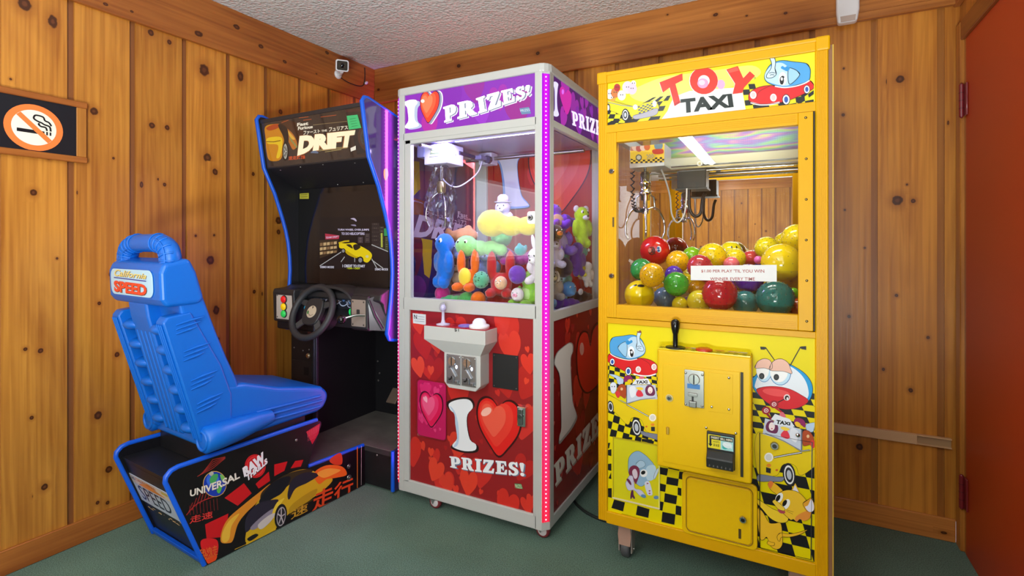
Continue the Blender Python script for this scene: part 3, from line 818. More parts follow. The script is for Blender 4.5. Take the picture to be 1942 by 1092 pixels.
def heart_field(a, x0, z0, x1, z1, n, cols, seed, smin=.02, smax=.11, lay=1):
    rg = random.Random(seed)
    for i in range(n):
        s = rg.uniform(smin, smax) if rg.random() < .6 else smin
        x = rg.uniform(x0, x1); z = rg.uniform(z0, z1); r = rg.uniform(-25, 25); c = rg.choice(cols)
        a.poly(c, heart_pts(x, z, s, s * 1.2, r), lay + (i % 4) * .2, loc=True)


# front door panel artwork
q = MB(); q.box(.966, -.790, .107, 1.606, -.775, .897, M('#931b1f', .3))
fc = Face((0, -.790, 0), (1, 0, 0), (0, 0, 1), (.967, .108, 1.605, .896)); a = Art(q, fc)
heart_field(a, .97, .11, 1.6, .89, 46, ['#c92a24', '#b8231f', '#d63a28', '#ab1f20'], 4, .018, .12)
z7 = zc(740, 560, .4302)
for (u, v, rw, rc) in [(125, 315, 80, '#e2452c'), (205, 215, 70, '#d63a28'), (530, 225, 110, '#d8362a'), (610, 300, 70, '#da3426'), (200, 770, 90, '#e0402a'), (345, 825, 95, '#df3d28'),
                       (515, 925, 110, '#cf2c22'), (605, 925, 60, '#d83326'), (495, 125, 80, '#cf2f26'), (180, 690, 34, '#e0402a'), (590, 560, 120, '#d3302a'), (300, 430, 120, '#c82a24'), (125, 130, 70, '#d53a2a'),
                       (180, 330, 36, '#de4630'), (222, 825, 18, '#d83828'), (290, 855, 34, '#d83828'), (400, 865, 22, '#d83828'), (480, 875, 24, '#d83828'), (605, 238, 22, '#e0402a'), (600, 378, 24, '#e0402a'), (260, 630, 22, '#dc3c2a')]:
    c = fc.px(z7(u, v)[0]); s = rw * .4302 * 2.15 / FPX
    a.poly(rc, heart_pts(c[0], c[1], s, s * 1.25, (u * 7) % 40 - 20), 2, loc=True)
c = fc.px(z7(479, 578)[0])
heart(a, c[0], c[1], .205, .235, '#e3201c', 4, 0, '#3a0c0e', ['#ea3a2c', '#ee5a44'], .009)
a.oval('#f9b9a6', z7(425, 512)[0], 11, 7, 8, -35)
I1 = z7(250, 470, 290, 452, 340, 448, 366, 462, 372, 490, 346, 520, 342, 570, 358, 640, 388, 662, 384, 690, 330, 694, 280, 680, 268, 664, 294, 630, 288, 560, 282, 520, 258, 500)
a.blob('#2a1416', I1, 4, n=3); cc = z7(320, 572)[0]
a.blob('#eef0f2', [(cc[0] + (p[0] - cc[0]) * .86, cc[1] + (p[1] - cc[1]) * .93) for p in I1], 5, n=3)
a.blob('#b9cfe6', [(p[0], p[1]) for p in z7(262, 486, 284, 508, 300, 560, 304, 630, 296, 662, 278, 668, 296, 634, 288, 566, 284, 524)], 6, n=3)
a.warp('#6c7a92', 'PRIZES!', z7(276, 762, 370, 778, 480, 790, 603, 800), z7(270, 716, 370, 724, 480, 734, 598, 742), 5, serif=True)
a.warp('#f2f4f6', 'PRIZES!', z7(266, 757, 370, 774, 480, 786, 596, 797), z7(262, 708, 370, 718, 480, 728, 592, 738), 6, serif=True)
# maker's badge and white approval sticker
a.poly('#4d8a58', z7(548, 828, 578, 830, 586, 852, 556, 850), 4); a.text('#e8e2b8', 'PRIZES', z7(552, 848, 582, 850, 580, 834, 550, 832), 5)
a.poly('#d7dadd', z7(100, 78, 158, 84, 158, 130, 102, 122), 4); a.text('#1c1e28', 'N', z7(106, 102, 119, 103, 119, 86, 106, 84), 5, .02)
for k in range(3): a.line('#5a6070', z7(124 if k == 0 else 108, 92 + 10 * k, 152, 96 + 10 * k), .0016, 5)
q.build('door_panel', pz, 'red front door panel printed with hearts')

# prize chute window with its heart, black plate, door lock
q = MB(); F0 = (0, -.790, 0), (1, 0, 0), (0, 0, 1), (0, -1, 0)
q.prism(rrect(1.010, .325, 1.170, .580, .018), F0, 0, .004, M('#c21a5a', .25), .001)
f2 = Face((0, -.7940, 0), (1, 0, 0), (0, 0, 1), (1.018, .333, 1.162, .572)); a = Art(q, f2)
heart_field(a, 1.02, .34, 1.16, .57, 22, ['#d8286a', '#b01458', '#e03a78'], 9, .012, .05)
heart(a, 1.090, .455, .122, .150, '#dd1550', 3, 0, '#3c0a20', ['#e8336a', '#ee5a86'], .006); a.poly('#f6a8bc', heart_pts(1.06, .495, .022, .03, 30), 8, loc=True)
po = q.build('chute_window', pz, 'pink prize chute window with a heart')
q = MB(); pr = rrect(1.006, .321, 1.174, .584, .020)
q.tube([(x, -.7955, z) for x, z in pr], .0032, glass('clear_edge', (.95, .9, .92, 1), 1.5, .05), 8, True); q.build('chute_rim', po)
q = MB(); q.prism(rrect(1.412, .597, 1.533, .741, .003), F0, 0, .005, M('#17181a', .5), .0008)
for x in (1.42, 1.525):
    for z in (.605, .733): q.ball((x, -.7955, z), (.003, .0015, .003), M('#6a6a6a', .4, .8), 10)
q.build('cover_plate', pz, 'black plate on the red door')
q = MB(); q.prism(rrect(1.534, .456, 1.572, .537, .004), F0, 0, .016, CHROME, .003); q.prism(rrect(1.541, .463, 1.560, .530, .004), F0, .016, .022, M('#9a9a9c', .25, 1.0), .002); q.cyl((1.551, -.812, .50), (1.551, -.816, .50), .009, M('#777777', .3, 1.0), 16)
q.build('door_latch', pz, 'chrome door latch')

# lit header sign, front and right side
LIT = lambda h: ME(h, 1.45)
q = MB(); q.box(.934, -.792, 1.718, 1.616, -.772, 1.898, ME('#8626b0', 1.3))
f3 = Face((0, -.792, 0), (1, 0, 0), (0, 0, 1), (.935, 1.719, 1.615, 1.897)); a = Art(q, f3, LIT); z8 = zc(740, 110, .2289)
for u, v, r, c in [(330, 560, 170, '#a42596'), (700, 250, 200, '#8a228f'), (1060, 420, 230, '#8e1a84'), (170, 420, 120, '#8326ae'), (520, 330, 190, '#7a1fa2'), (900, 330, 170, '#9722a0'), (760, 470, 150, '#8e2cb8')]:
    c0 = f3.px(z8(u, v)[0]); s = r * .2289 * 2.25 / FPX; a.poly(c, heart_pts(c0[0], c0[1], s, s * 1.2, 8), 1, loc=True)
def solidI(dx, dy): return [(x + dx, y + dy) for x, y in z8(115, 372, 160, 348, 215, 348, 226, 376, 204, 410, 204, 510, 236, 546, 230, 566, 180, 580, 132, 582, 126, 562, 152, 520, 146, 440, 140, 408)]
a.blob('#a8b4cc', solidI(5.5, 2.2), 2, n=3); a.blob('#ffffff', solidI(0, 0), 3, n=3)
c0 = f3.px(z8(335, 425)[0]); c0 = f3.px(z8(326, 402)[0])
a.poly('#e8e4ee', heart_pts(c0[0] + .016, c0[1] - .004, .113, .150, -5), 2, loc=True)
a.poly('#8a90a4', heart_pts(c0[0] + .011, c0[1] - .004, .112, .148, -5), 3, loc=True)
heart(a, c0[0], c0[1], .104, .138, '#ee3a24', 4, -5, '#3a1050', ['#f25a38', '#f6764e'], .004); a.oval('#ffe0d0', z8(272, 358)[0], 3.6, 3.4, 8)
lo = z8(450, 536, 560, 505, 720, 465, 850, 425, 960, 380, 1080, 345, 1160, 300); hi_ = z8(440, 408, 560, 370, 700, 340, 830, 295, 950, 265, 1060, 240, 1160, 222)
a.warp('#e6e2ee', 'PRIZES!', lo, hi_, 2, serif=True, sh=(.0105, -.0065)); a.warp('#7b8298', 'PRIZES!', lo, hi_, 3, serif=True, sh=(.0065, -.0035)); a.warp(ME('#ffffff', 2.2), 'PRIZES!', lo, hi_, 4, serif=True)
a.poly('#5f7fa0', z8(1070, 418, 1150, 406, 1168, 460, 1090, 468), 2); a.text('#b8c8d0', 'PRIZES', z8(1082, 448, 1160, 438, 1156, 418, 1078, 428), 3, .01)
q.build('header_sign', pz, 'lit purple header with heart and lettering')
q = MB(); q.box(1.650, -.738, 1.712, 1.664, -.10, 1.896, ME('#5a1a80', .6))
f4 = Face((1.664, 0, 0), (0, 1, 0), (0, 0, 1), (-.737, 1.713, -.101, 1.895)); a = Art(q, f4, LIT)
heart_field(a, -.73, 1.72, -.1, 1.89, 14, ['#7a1f86', '#8e2290', '#6a1c8a'], 5, .05, .12)
z8b = zc(740, 110, .2289)
a.blob('#c9c4ee', z8b(1345, 210, 1365, 195, 1390, 215, 1386, 250, 1380, 330, 1384, 420, 1396, 470, 1376, 486, 1352, 476, 1350, 452, 1362, 420, 1362, 300, 1358, 250), 3, n=3)
a.blob('#b0208e', z8b(1402, 290, 1414, 238, 1440, 250, 1450, 292, 1470, 264, 1494, 290, 1500, 340, 1488, 420, 1462, 470, 1430, 400), 3, n=3); a.oval('#c060d8', z8b(1428, 280)[0], 2.2, 5, 4)
a.text('#d6cdf2', 'PRIZES!', z8b(1508, 555, 1800, 670, 1800, 545, 1500, 436), 3, serif=True)
q.build('side_sign', pz, 'lit purple side header')

# glass, interior back panel
q = MB(); q.box(.967, -.790, .953, 1.616, -.786, 1.688, GLASS); fw = q.build('front_window', pz)
q = MB(); q.box(.938, -.797, .953, .972, -.772, 1.686, WHT, .002); q.box(.94, -.797, 1.668, 1.616, -.772, 1.688, WHT, .002); q.build('window_frame', fw)
q = MB(); q.prism(rrect(1.575, 1.285, 1.618, 1.336, .010), ((0, -.790, 0), (1, 0, 0), (0, 0, 1), (0, -1, 0)), 0, .005, M('#eeeeea', .35), .001); q.cyl((1.592, -.795, 1.310), (1.592, -.806, 1.310), .011, M('#8a8a88', .25, 1.0), 20, bev=.002); q.cyl((1.592, -.806, 1.310), (1.592, -.807, 1.310), .006, M('#3a3a3a', .3, 1.0), 14); q.build('window_lock', fw)
q = MB(); q.box(1.655, -.736, .925, 1.659, -.10, 1.712, GLASS); q.build('side_window', pz)
q = MB(); q.box(.890, -.736, .925, .894, -.10, 1.712, GLASS); q.build('side_window', pz)
q = MB(); q.box(.905, -.080, .09, 1.65, -.07, 1.71, M('#a32028', .35))
f5 = Face((0, -.080, 0), (1, 0, 0), (0, 0, 1), (.963, .92, 1.607, 1.70)); a = Art(q, f5)
heart_field(a, .97, .93, 1.6, 1.69, 40, ['#c23038', '#b02a30', '#d04a40', '#98202c'], 12, .03, .12)
z5 = zc(760, 230, .17403)
IB = z5(1003, 402, 1060, 345, 1150, 304, 1270, 296, 1326, 320, 1328, 368, 1284, 430, 1280, 540, 1300, 700, 1330, 820, 1400, 900, 1400, 945, 1250, 962, 1090, 962, 1086, 905, 1112, 880, 1108, 700, 1084, 520, 1050, 440)
a.blob('#3a1030', IB, 3, n=3); cc = z5(1190, 640)[0]
a.blob('#7fa6e6', [(cc[0] + (p[0] - cc[0]) * .95, cc[1] + (p[1] - cc[1]) * .965) for p in IB], 4, n=3)
a.blob('#e4e6fb', z5(1012, 404, 1068, 350, 1156, 312, 1268, 304, 1318, 326, 1318, 364, 1274, 430, 1270, 540, 1290, 700, 1322, 830, 1392, 905, 1380, 920, 1240, 930, 1110, 912, 1136, 880, 1136, 700, 1106, 510, 1072, 430), 5, n=3)
c0 = f5.px((1060, 330)); heart(a, c0[0], c0[1] + .01, .36, .42, '#e0403a', 2, 0, '#301038', ['#ea5a50', '#f0746a'], .008)
q.build('back_panel', pz, 'red inner back panel with hearts')

# lower right side panel artwork
q = MB(); q.box(1.648, -.738, .090, 1.662, -.10, .887, M('#8c191c', .18))
f6 = Face((1.662, 0, 0), (0, 1, 0), (0, 0, 1), (-.737, .091, -.101, .886)); a = Art(q, f6)
heart_field(a, -.73, .1, -.1, .88, 40, ['#b3241f', '#c02a24', '#a01e1e', '#d03426'], 21, .02, .13)
z6 = zc(1040, 630, .33003)
IS = z6(30, 175, 45, 120, 80, 85, 120, 58, 140, 70, 140, 110, 128, 150, 130, 260, 140, 400, 160, 465, 162, 500, 130, 560, 90, 610, 62, 642, 60, 610, 72, 560, 70, 420, 64, 260, 44, 205)
a.blob('#3a0d0f', [(p[0] - .8, p[1] + .5) for p in IS], 3, n=3); a.blob('#a8a3a0', IS, 4, n=3); cc = z6(104, 340)[0]
a.blob('#efebe4', [(cc[0] + (p[0] - cc[0]) * .92 - .6, cc[1] + (p[1] - cc[1]) * .96 - 2) for p in IS], 5, n=3)
a.blob('#4a0d10', z6(158, 130, 168, 40, 196, -8, 228, 5, 240, 70, 252, -20, 300, -60, 330, 60, 320, 240, 262, 330, 206, 350, 168, 270), 3, n=3)
a.blob('#e22a1e', z6(164, 130, 174, 44, 198, 2, 224, 12, 240, 84, 256, -10, 298, -48, 322, 60, 312, 236, 260, 320, 210, 340, 174, 262), 4, n=3); a.oval('#f2a898', z6(190, 95)[0], 4, 12, 5)
a.text('#b4a79c', 'PRIZES!', z6(42, 892, 345, 520, 345, 395, 34, 768), 3, serif=True); a.text('#e9e2d6', 'PRIZES!', z6(38, 884, 340, 510, 340, 390, 30, 762), 4, serif=True)
q.build('side_panel', pz, 'red side panel with hearts and lettering')
q = MB(); q.box(.888, -.738, .090, .902, -.10, .887, M('#8c191c', .3)); q.build('side_panel', pz, 'plain red left side panel')

# control console: shelf, funnel, coin box
CON = M('#c2c2bd', .38)
q = MB(); q.box(1.122, -.890, .790, 1.432, -.789, .850, CON, .003)
hull = [(1.122, -.890, .792), (1.432, -.890, .792), (1.432, -.789, .792), (1.122, -.789, .792), (1.209, -.862, .738), (1.392, -.862, .738), (1.392, -.789, .738), (1.209, -.789, .738)]
q.add(hull, [[0, 4, 5, 1], [1, 5, 6, 2], [3, 7, 4, 0], [2, 6, 7, 3]], CON)
FY = ((0, -.789, 0), (1, 0, 0), (0, 0, 1), (0, -1, 0))
q.prism([(1.209, .74), (1.209, .612), (1.233, .588), (1.368, .588), (1.392, .612), (1.392, .74)], FY, 0, .073, CON, .003)
f7 = Face((0, -.8905, 0), (1, 0, 0), (0, 0, 1)); a = Art(q, f7); z13 = zc(780, 565, .16484); a.text('#2c2c30', '$1', z13(495, 388, 548, 392, 548, 352, 495, 346), 1, .01)
co = q.build('control_console', pz)
q = MB(); q.box(1.124, -.888, .850, 1.430, -.790, .853, M('#a81c2c', .2)); f8 = Face((0, 0, .853), (1, 0, 0), (0, 1, 0), (1.126, -.886, 1.428, -.792)); a = Art(q, f8)
heart_field(a, 1.13, -.88, 1.42, -.8, 16, ['#c93034', '#d84444', '#8c1424'], 3, .015, .05); q.build('console_top', co, 'red printed console top')
q = MB(); CL = glass('clear_knob', (.93, .93, .98, 1), 1.6, .02)
T = Matrix.Translation((1.192, -.845, .853)); q.lathe([(.030, 0), (.030, .004), (.010, .008), (.007, .02), (.006, .055), (.010, .060)], M('#c9c4d8', .1, 0, .5), 20, T); q.ball((1.192, -.845, .928), (.0185, .0185, .021), CL, 22); q.ball((1.192, -.845, .926), (.012, .012, .014), M('#d4cfe6', .15), 16); q.build('joystick', co)
q = MB(); q.lathe([(.030, 0), (.030, .003), (.024, .006), (0, .007)], ME('#8a78e0', .7), 24, Matrix.Translation((1.300, -.835, .853))); q.build('round_light', co)
q = MB(); q.lathe([(.042, 0), (.044, .006), (.042, .012), (.030, .016)], M('#ececec', .25), 28, Matrix.Translation((1.375, -.842, .853))); q.lathe([(.030, .016), (.028, .026), (.020, .036), (.012, .039), (0, .040)], M('#f2f2f4', .12), 28, Matrix.Translation((1.375, -.842, .853))); q.build('push_button', co)
for k, x in enumerate((1.224, 1.301)):
    q = MB(); f9 = ((x, -.862, .606), (1, 0, 0), (0, 0, 1), (0, -1, 0)); q.prism(rrect(0, 0, .072, .126, .003), f9, 0, .004, M('#a9adb2', .32, .85), .001)
    q.cyl((x + .029, -.866, .606 + .098), (x + .029, -.870, .606 + .098), .020, M('#d4d6da', .2, .9), 22, bev=.002); q.box(x + .0275, -.872, .606 + .080, x + .0305, -.8695, .606 + .116, BLACKP)
    q.prism([(.020, .070), (.028, .073), (.055, .036), (.046, .032)], f9, .004, .012, M('#b9bcc0', .3, .8), .002)
    q.prism(rrect(.008, .008, .042, .034, .004), f9, .004, .010, M('#8f9398', .35, .9), .002); q.prism(smooth_loop([(.018, .018), (.030, .022), (.034, .034), (.029, .037), (.026, .027), (.016, .024)], 3), f9, .0102, .011, BLACKP)
    q.prism(rrect(.046, .006, .064, .020, .002), f9, .004, .013, M('#9a9ea3', .3, .9), .002)
    for xx in (.006, .066):
        for zz in (.008, .118): q.ball((x + xx, -.866, .606 + zz), (.0035, .002, .0035), STEEL, 10)
    aa = Art(q, Face((x, -.866, .606), (1, 0, 0), (0, 0, 1))); aa.text('#22242a', 'ONLY', [(.012, .069), (.034, .069), (.034, .075), (.012, .075)], 1, .02, loc=True)
    cm = q.build('coin_slot', co)
    q = MB(); q.ball((x + .052, -.8665, .606 + .076), (.005, .003, .008), ME('#cfe0ff', 5.0), 12); q.build('indicator_light', cm)

# casters
for x, y in ((1.099, -.772), (1.628, -.752), (1.00, -.14), (1.58, -.14)):
    q = MB(); q.box(x - .028, y - .022, .045, x + .022, y + .022, .056, M('#8d8d8d', .4, .6), .002)
    for sg_ in (-1, 1): q.prism([(-.006, .012), (.014, .050), (-.022, .050), (-.022, .035)], ((x, y + sg_ * .016, .01), (1, 0, 0), (0, 0, 1), (0, -sg_, 0)), -.001, .002, M('#a0a0a0', .35, .7))
    cs = q.build('caster', pz)
    q = MB(); T = Matrix.Translation((x, y, .0305)) @ Matrix.Rotation(R(90), 4, 'X')
    q.lathe([(.012, -.012), (.0225, -.012), (.028, -.010), (.0305, -.004), (.0305, .004), (.028, .010), (.0225, .012), (.012, .012)], M('#7c2a30', .4), 24, T); q.lathe([(0, -.013), (.019, -.013), (.021, -.011)], M('#d9d2d2', .3), 20, T); q.lathe([(.021, .011), (.019, .013), (0, .013)], M('#d9d2d2', .3), 20, T); q.build('wheel', cs)

# carriage, claw in its plastic wrap, rails, lights
LAV = M('#cfcde6', .4)
q = MB(); q.box(.94, -.655, 1.592, 1.082, -.52, 1.688, LAV, .004); q.box(.90, -.66, 1.63, .945, -.60, 1.69, M('#8c8ec8', .4), .003)
f10 = Face((0, -.655, 0), (1, 0, 0), (0, 0, 1)); a = Art(q, f10); a.poly('#6f8a62', [(.975, 1.640), (1.030, 1.640), (1.034, 1.660), (.981, 1.662)], 1, loc=True); a.text('#d8d6a0', 'PRIZES', [(.980, 1.645), (1.028, 1.645), (1.030, 1.656), (.984, 1.657)], 2, .01, loc=True)
a.line('#5a6a58', [(.972, 1.628), (1.036, 1.628)], .003, 1, loc=True)
q.ball((1.02, -.657, 1.681), (.003, .002, .003), STEEL, 8); q.ball((1.083, -.59, 1.64), (.002, .004, .004), STEEL, 8)
cg = q.build('claw_carriage', pz)
q = MB(); q.cyl((.955, -.30, 1.66), (1.64, -.30, 1.66), .010, STEEL, 14); q.cyl((.985, -.74, 1.672), (.985, -.10, 1.672), .009, STEEL, 14); q.cyl((1.08, -.56, 1.655), (1.08, -.30, 1.655), .010, M('#4a4468', .3, .6), 14); q.build('gantry_rail', pz)
q = MB(); q.box(1.055, -.335, 1.628, 1.135, -.265, 1.690, LAV, .004); q.cyl((1.125, -.34, 1.648), (1.125, -.365, 1.648), .020, M('#3c3a58', .3), 18); q.box(1.085, -.42, 1.642, 1.125, -.335, 1.662, M('#77759e', .4), .002); q.build('rail_bracket', pz)
q = MB(); q.tube(smooth_loop([(1.095, -.36, 1.645), (1.10, -.42, 1.57), (1.075, -.52, 1.50), (1.045, -.57, 1.49), (1.01, -.60, 1.53), (1.00, -.60, 1.575)], 6, False), .0035, M('#e4e2f2', .35), 8); q.build('hose', pz)
CXc, CYc = 1.005, -.60
q = MB(); q.cyl((CXc, CYc, 1.45), (CXc, CYc, 1.592), .010, CHROME, 14); q.lathe([(.018, 0), (.022, .01), (.022, .05), (.014, .06)], M('#b9a878', .3, .9), 18, Matrix.Translation((CXc, CYc, 1.455)))
for k in range(3):
    an = R(200 + 120 * k); dx, dy = math.cos(an), math.sin(an)
    q.tube(smooth_loop([(CXc + dx * r_, CYc + dy * r_, z) for r_, z in ((.015, 1.46), (.05, 1.43), (.075, 1.38), (.078, 1.33), (.062, 1.29))], 5, False), .0042, CHROME, 8)
q.build('claw', pz)
q = MB(); rg = random.Random(3); V = []; F = []; nn, mm = 26, 12
for i in range(mm + 1):
    t = i / mm; z = 1.588 - .30 * t; rr = .034 + .032 * math.sin(PI * min(1, t * 1.15) * .8)
    for j in range(nn):
        k = 1 + .17 * math.sin(j * 3.1 + i * .9) + rg.uniform(-.10, .10); an = 2 * PI * j / nn
        V.append((CXc + rr * k * math.cos(an), CYc + rr * k * math.sin(an), z + rg.uniform(-.006, .006)))
for i in range(mm):
    for j in range(nn): F.append([i * nn + j, i * nn + (j + 1) % nn, (i + 1) * nn + (j + 1) % nn, (i + 1) * nn + j])
q.add(V, F, glass('crumpled_wrap', (.80, .82, .88, 1), 6.0, .18), False); q.build('claw_wrap', pz, 'crumpled clear plastic around the claw')
q = MB(); LW = ME('#d4ccff', 5.5)
for y, x0 in ((-.745, .98), (-.62, 1.10)):
    q.box(x0, y - .005, 1.6975, 1.61, y + .005, 1.700, M('#dadaf0', .4))
    for i in range(int((1.61 - x0) / .0125)): q.box(x0 + .0125 * i + .002, y - .004, 1.6945, x0 + .0125 * i + .010, y + .004, 1.6975, LW)
q.build('inner_light_strip', pz)
area('prize_machine_glow', (1.30, -.68, 1.690), (0, 0, 0), .60, .12, 8.0, (.58, .50, 1.0))

# LED strips on the rear corners and the open top of the header tint the corner of the room
area('rear_led_glow', (.872, -.052, 1.25), Vector((-.7, .7, 0)).to_track_quat('-Z', 'Y').to_euler(), .02, 1.25, 11.0, (1.0, .10, .70), 130)
area('rear_top_led_glow', (.872, -.052, 1.80), Vector((-.90, .40, -.08)).to_track_quat('-Z', 'Y').to_euler(), .02, .22, 5.0, (.60, .10, 1.0), 100)
area('rear_edge_led_glow', (1.22, -.050, 1.915), Vector((0, 1, .25)).to_track_quat('-Z', 'Y').to_euler(), .60, .012, 5.0, (.65, .12, 1.0), 120)
area('front_led_glow', (.874, -.795, 1.0), Vector((-.8, -.6, 0)).to_track_quat('-Z', 'Y').to_euler(), .012, 1.7, 2.2, (1.0, .10, .65))

# ================================================================== YELLOW BALL PRIZE MACHINE
YEL = M('#dda400', .42, spec=.25); YLW = M('#eabc00', .42, spec=.3); LEM = '#ecdc06'
YX0, YX1, YY0, YY1, YZ0, YZ1 = 1.878, 2.623, -.80, -.07, .150, 1.845
tx = thing('ball_prize_machine', 'yellow prize machine filled with bouncy balls, near the red door', 'prize machine', (2.25, -.43, 0))
q = MB()


def ridged(q, x0, x1, z0, z1, y=-.80, n=5):
    """extruded post with fine flutes on its front"""
    pts = [(x0, -.76), (x0, y + .004), (x0 + .004, y)]
    w_ = (x1 - x0 - .012) / n
    for i in range(n):
        a_ = x0 + .006 + i * w_; pts += [(a_ + w_ * .25, y), (a_ + w_ * .35, y + .0016), (a_ + w_ * .65, y + .0016), (a_ + w_ * .75, y)]
    pts += [(x1 - .003, y), (x1, y + .003), (x1, -.76)]
    q.prism(pts, XY, z0, z1, YEL)


ridged(q, 1.878, 1.914, .16, 1.84, n=3); ridged(q, 2.587, 2.623, .16, 1.84, n=6)
q.box(1.878, -.11, .16, 1.915, -.07, 1.84, YEL, .003); q.box(2.586, -.11, .16, 2.623, -.07, 1.84, YEL, .003)
q.box(1.91, -.80, 1.808, 2.59, -.76, 1.842, YEL, .003); q.box(1.91, -.80, 1.620, 2.59, -.765, 1.650, YEL, .002); q.box(1.91, -.80, .905, 2.59, -.765, .926, YEL, .002)
q.box(1.91, -.80, .152, 2.59, -.76, .197, YEL, .003)
for x0, x1 in ((1.878, 1.900), (2.601, 2.623)):
    q.box(x0, -.765, .15, x1, -.10, .20, YEL, .002); q.box(x0, -.765, .90, x1, -.10, .94, YEL, .002); q.box(x0, -.765, 1.80, x1, -.10, 1.842, YEL, .002)
q.box(1.90, -.77, .16, 2.60, -.08, .19, YEL); q.box(1.90, -.765, .915, 2.60, -.095, .938, M('#b58a10', .5)); q.box(1.90, -.765, 1.80, 2.60, -.08, 1.83, M('#c9c6b4', .5))
q.box(1.900, -.09, .19, 2.60, -.082, .92, YEL)
q.build('cabinet_frame', tx)
q = MB(); q.box(1.875, -.803, 1.836, 2.626, -.068, 1.850, YEL, .004)
q.box(1.874, -.805, 1.806, 1.914, -.758, 1.852, YEL, .006); q.box(2.588, -.805, 1.806, 2.628, -.758, 1.852, YEL, .006); q.build('top_cap', tx)
q = MB(); q.box(2.6235, -.797, .155, 2.634, -.08, 1.822, M('#8a6040', .6), .001); q.box(2.6335, -.797, .152, 2.6375, -.785, 1.822, M('#caa43a', .4), .001)
q.box(1.8715, -.775, .155, 1.8775, -.10, .91, M('#8a6a48', .6), .001); q.build('side_panel', tx, 'brown side panel edge')

z1 = zc(1120, 60, .24717); z2 = zc(1140, 610, .2290); z3 = zc(1420, 640, .1923); z4 = zc(1420, 850, .20155); z5c = zc(1150, 830, .16484); z6c = zc(1240, 640, .2472)
BLK = '#1b1b1d'


def mapper(fn):
    return lambda *p: [fn(x, y) for x, y in zip(p[0::2], p[1::2])]


def eleph_car(a, Z, k=1.0, mirror=False):
    """blue elephant riding in a little red car (drawn in the left panel's coordinates)"""
    lw = .0016 * k
    a.blob('#4f9fd8', Z(75, 165, 98, 130, 180, 117, 262, 108, 330, 140, 366, 215, 360, 262, 320, 292, 240, 312, 150, 292, 84, 262, 72, 210), 3, '#22323c', lw)
    a.blob('#b9d6ea', Z(208, 170, 250, 128, 300, 130, 345, 172, 366, 220, 356, 260, 310, 286, 240, 302, 196, 285, 190, 230), 4)
    a.blob('#9cc8e6', Z(140, 215, 160, 185, 200, 165, 214, 178, 216, 240, 206, 290, 170, 262), 5, '#22323c', lw)
    a.blob('#2f8fd0', Z(205, 172, 222, 152, 236, 160, 252, 150, 262, 166, 240, 182, 222, 190), 6)
    a.blob('#c9dff0', Z(292, 215, 300, 170, 296, 120, 306, 84, 328, 82, 332, 96, 322, 128, 326, 170, 352, 215, 352, 240, 320, 240), 6, '#22323c', lw)
    a.blob('#8a4a3a', Z(304, 90, 300, 76, 314, 84, 320, 70, 330, 74, 334, 90), 7)
    a.line('#22323c', Z(300, 205, 318, 200, 338, 206), lw, 7, True); a.line('#22323c', Z(304, 220, 320, 216, 332, 222), lw, 7, True)
    a.oval('#ffffff', Z(250, 248)[0], 6.2 * k, 10.5 * k, 7); a.oval(BLK, Z(256, 262)[0], 3.4 * k, 6.5 * k, 8); a.oval('#ffffff', Z(256, 250)[0], 1.6 * k, 2.6 * k, 9); a.oval(BLK, Z(250, 236)[0], 2.6 * k, 2.2 * k, 8)
    a.blob('#d81d22', Z(48, 300, 72, 264, 110, 284, 170, 306, 240, 316, 330, 300, 410, 316, 458, 350, 470, 390, 458, 424, 400, 442, 290, 436, 200, 408, 110, 362, 56, 326), 8, '#6e0f12', lw)
    a.line('#f2f2f2', Z(78, 262, 110, 284, 170, 306, 240, 316, 300, 306), .0030 * k, 9, True)
    a.line('#8f1418', Z(330, 302, 400, 345, 420, 400), lw, 9, True)
    a.line('#f4f4f4', Z(270, 430, 330, 444, 400, 446, 456, 430), .0045 * k, 9, True)
    for p, r in (((228, 408), 1.0), ((95, 330), .82)):
        c = Z(*p)[0]; a.oval(BLK, c, 6.2 * k * r, 8.4 * k * r, 9); a.oval('#f4f4f4', c, 5.2 * k * r, 7.2 * k * r, 10); a.oval('#2a55a8', c, 3.2 * k * r, 4.9 * k * r, 11)
    for p in ((310, 393), (440, 373)):
        c = Z(*p)[0]; a.oval('#f6f0f0', c, 5.0 * k, 6.0 * k, 10); a.oval('#e0c4c4', c, 3.4 * k, 4.2 * k, 11)


def toys_in_taxi(a, Z, k=1.0):
    a.blob('#b9cfe8', Z(70, 430, 110, 436, 150, 452, 186, 478, 176, 520, 140, 512, 126, 470, 84, 446), 5, '#55708a', .001)
    a.blob('#dfe4ee', Z(76, 515, 100, 498, 126, 512, 130, 550, 112, 590, 84, 580), 6, '#55607a', .001)
    a.oval(BLK, Z(92, 535)[0], .9 * k, 1.2 * k, 7); a.oval(BLK, Z(112, 535)[0], .9 * k, 1.2 * k, 7)
    a.blob('#8e1f5e', Z(188, 470, 205, 446, 240, 446, 262, 468, 258, 500, 220, 490, 194, 500), 6); a.blob('#f0c020', Z(220, 486, 240, 474, 258, 486, 250, 508, 226, 508), 7)
    a.blob('#b04a20', Z(140, 540, 165, 515, 200, 524, 210, 570, 202, 632, 160, 610, 130, 600), 6, '#5a2410', .001); a.oval('#e8c090', Z(172, 555)[0], 2.4 * k, 2.8 * k, 7)
    a.blob('#d83a3a', Z(118, 590, 140, 570, 160, 600, 140, 630), 7)


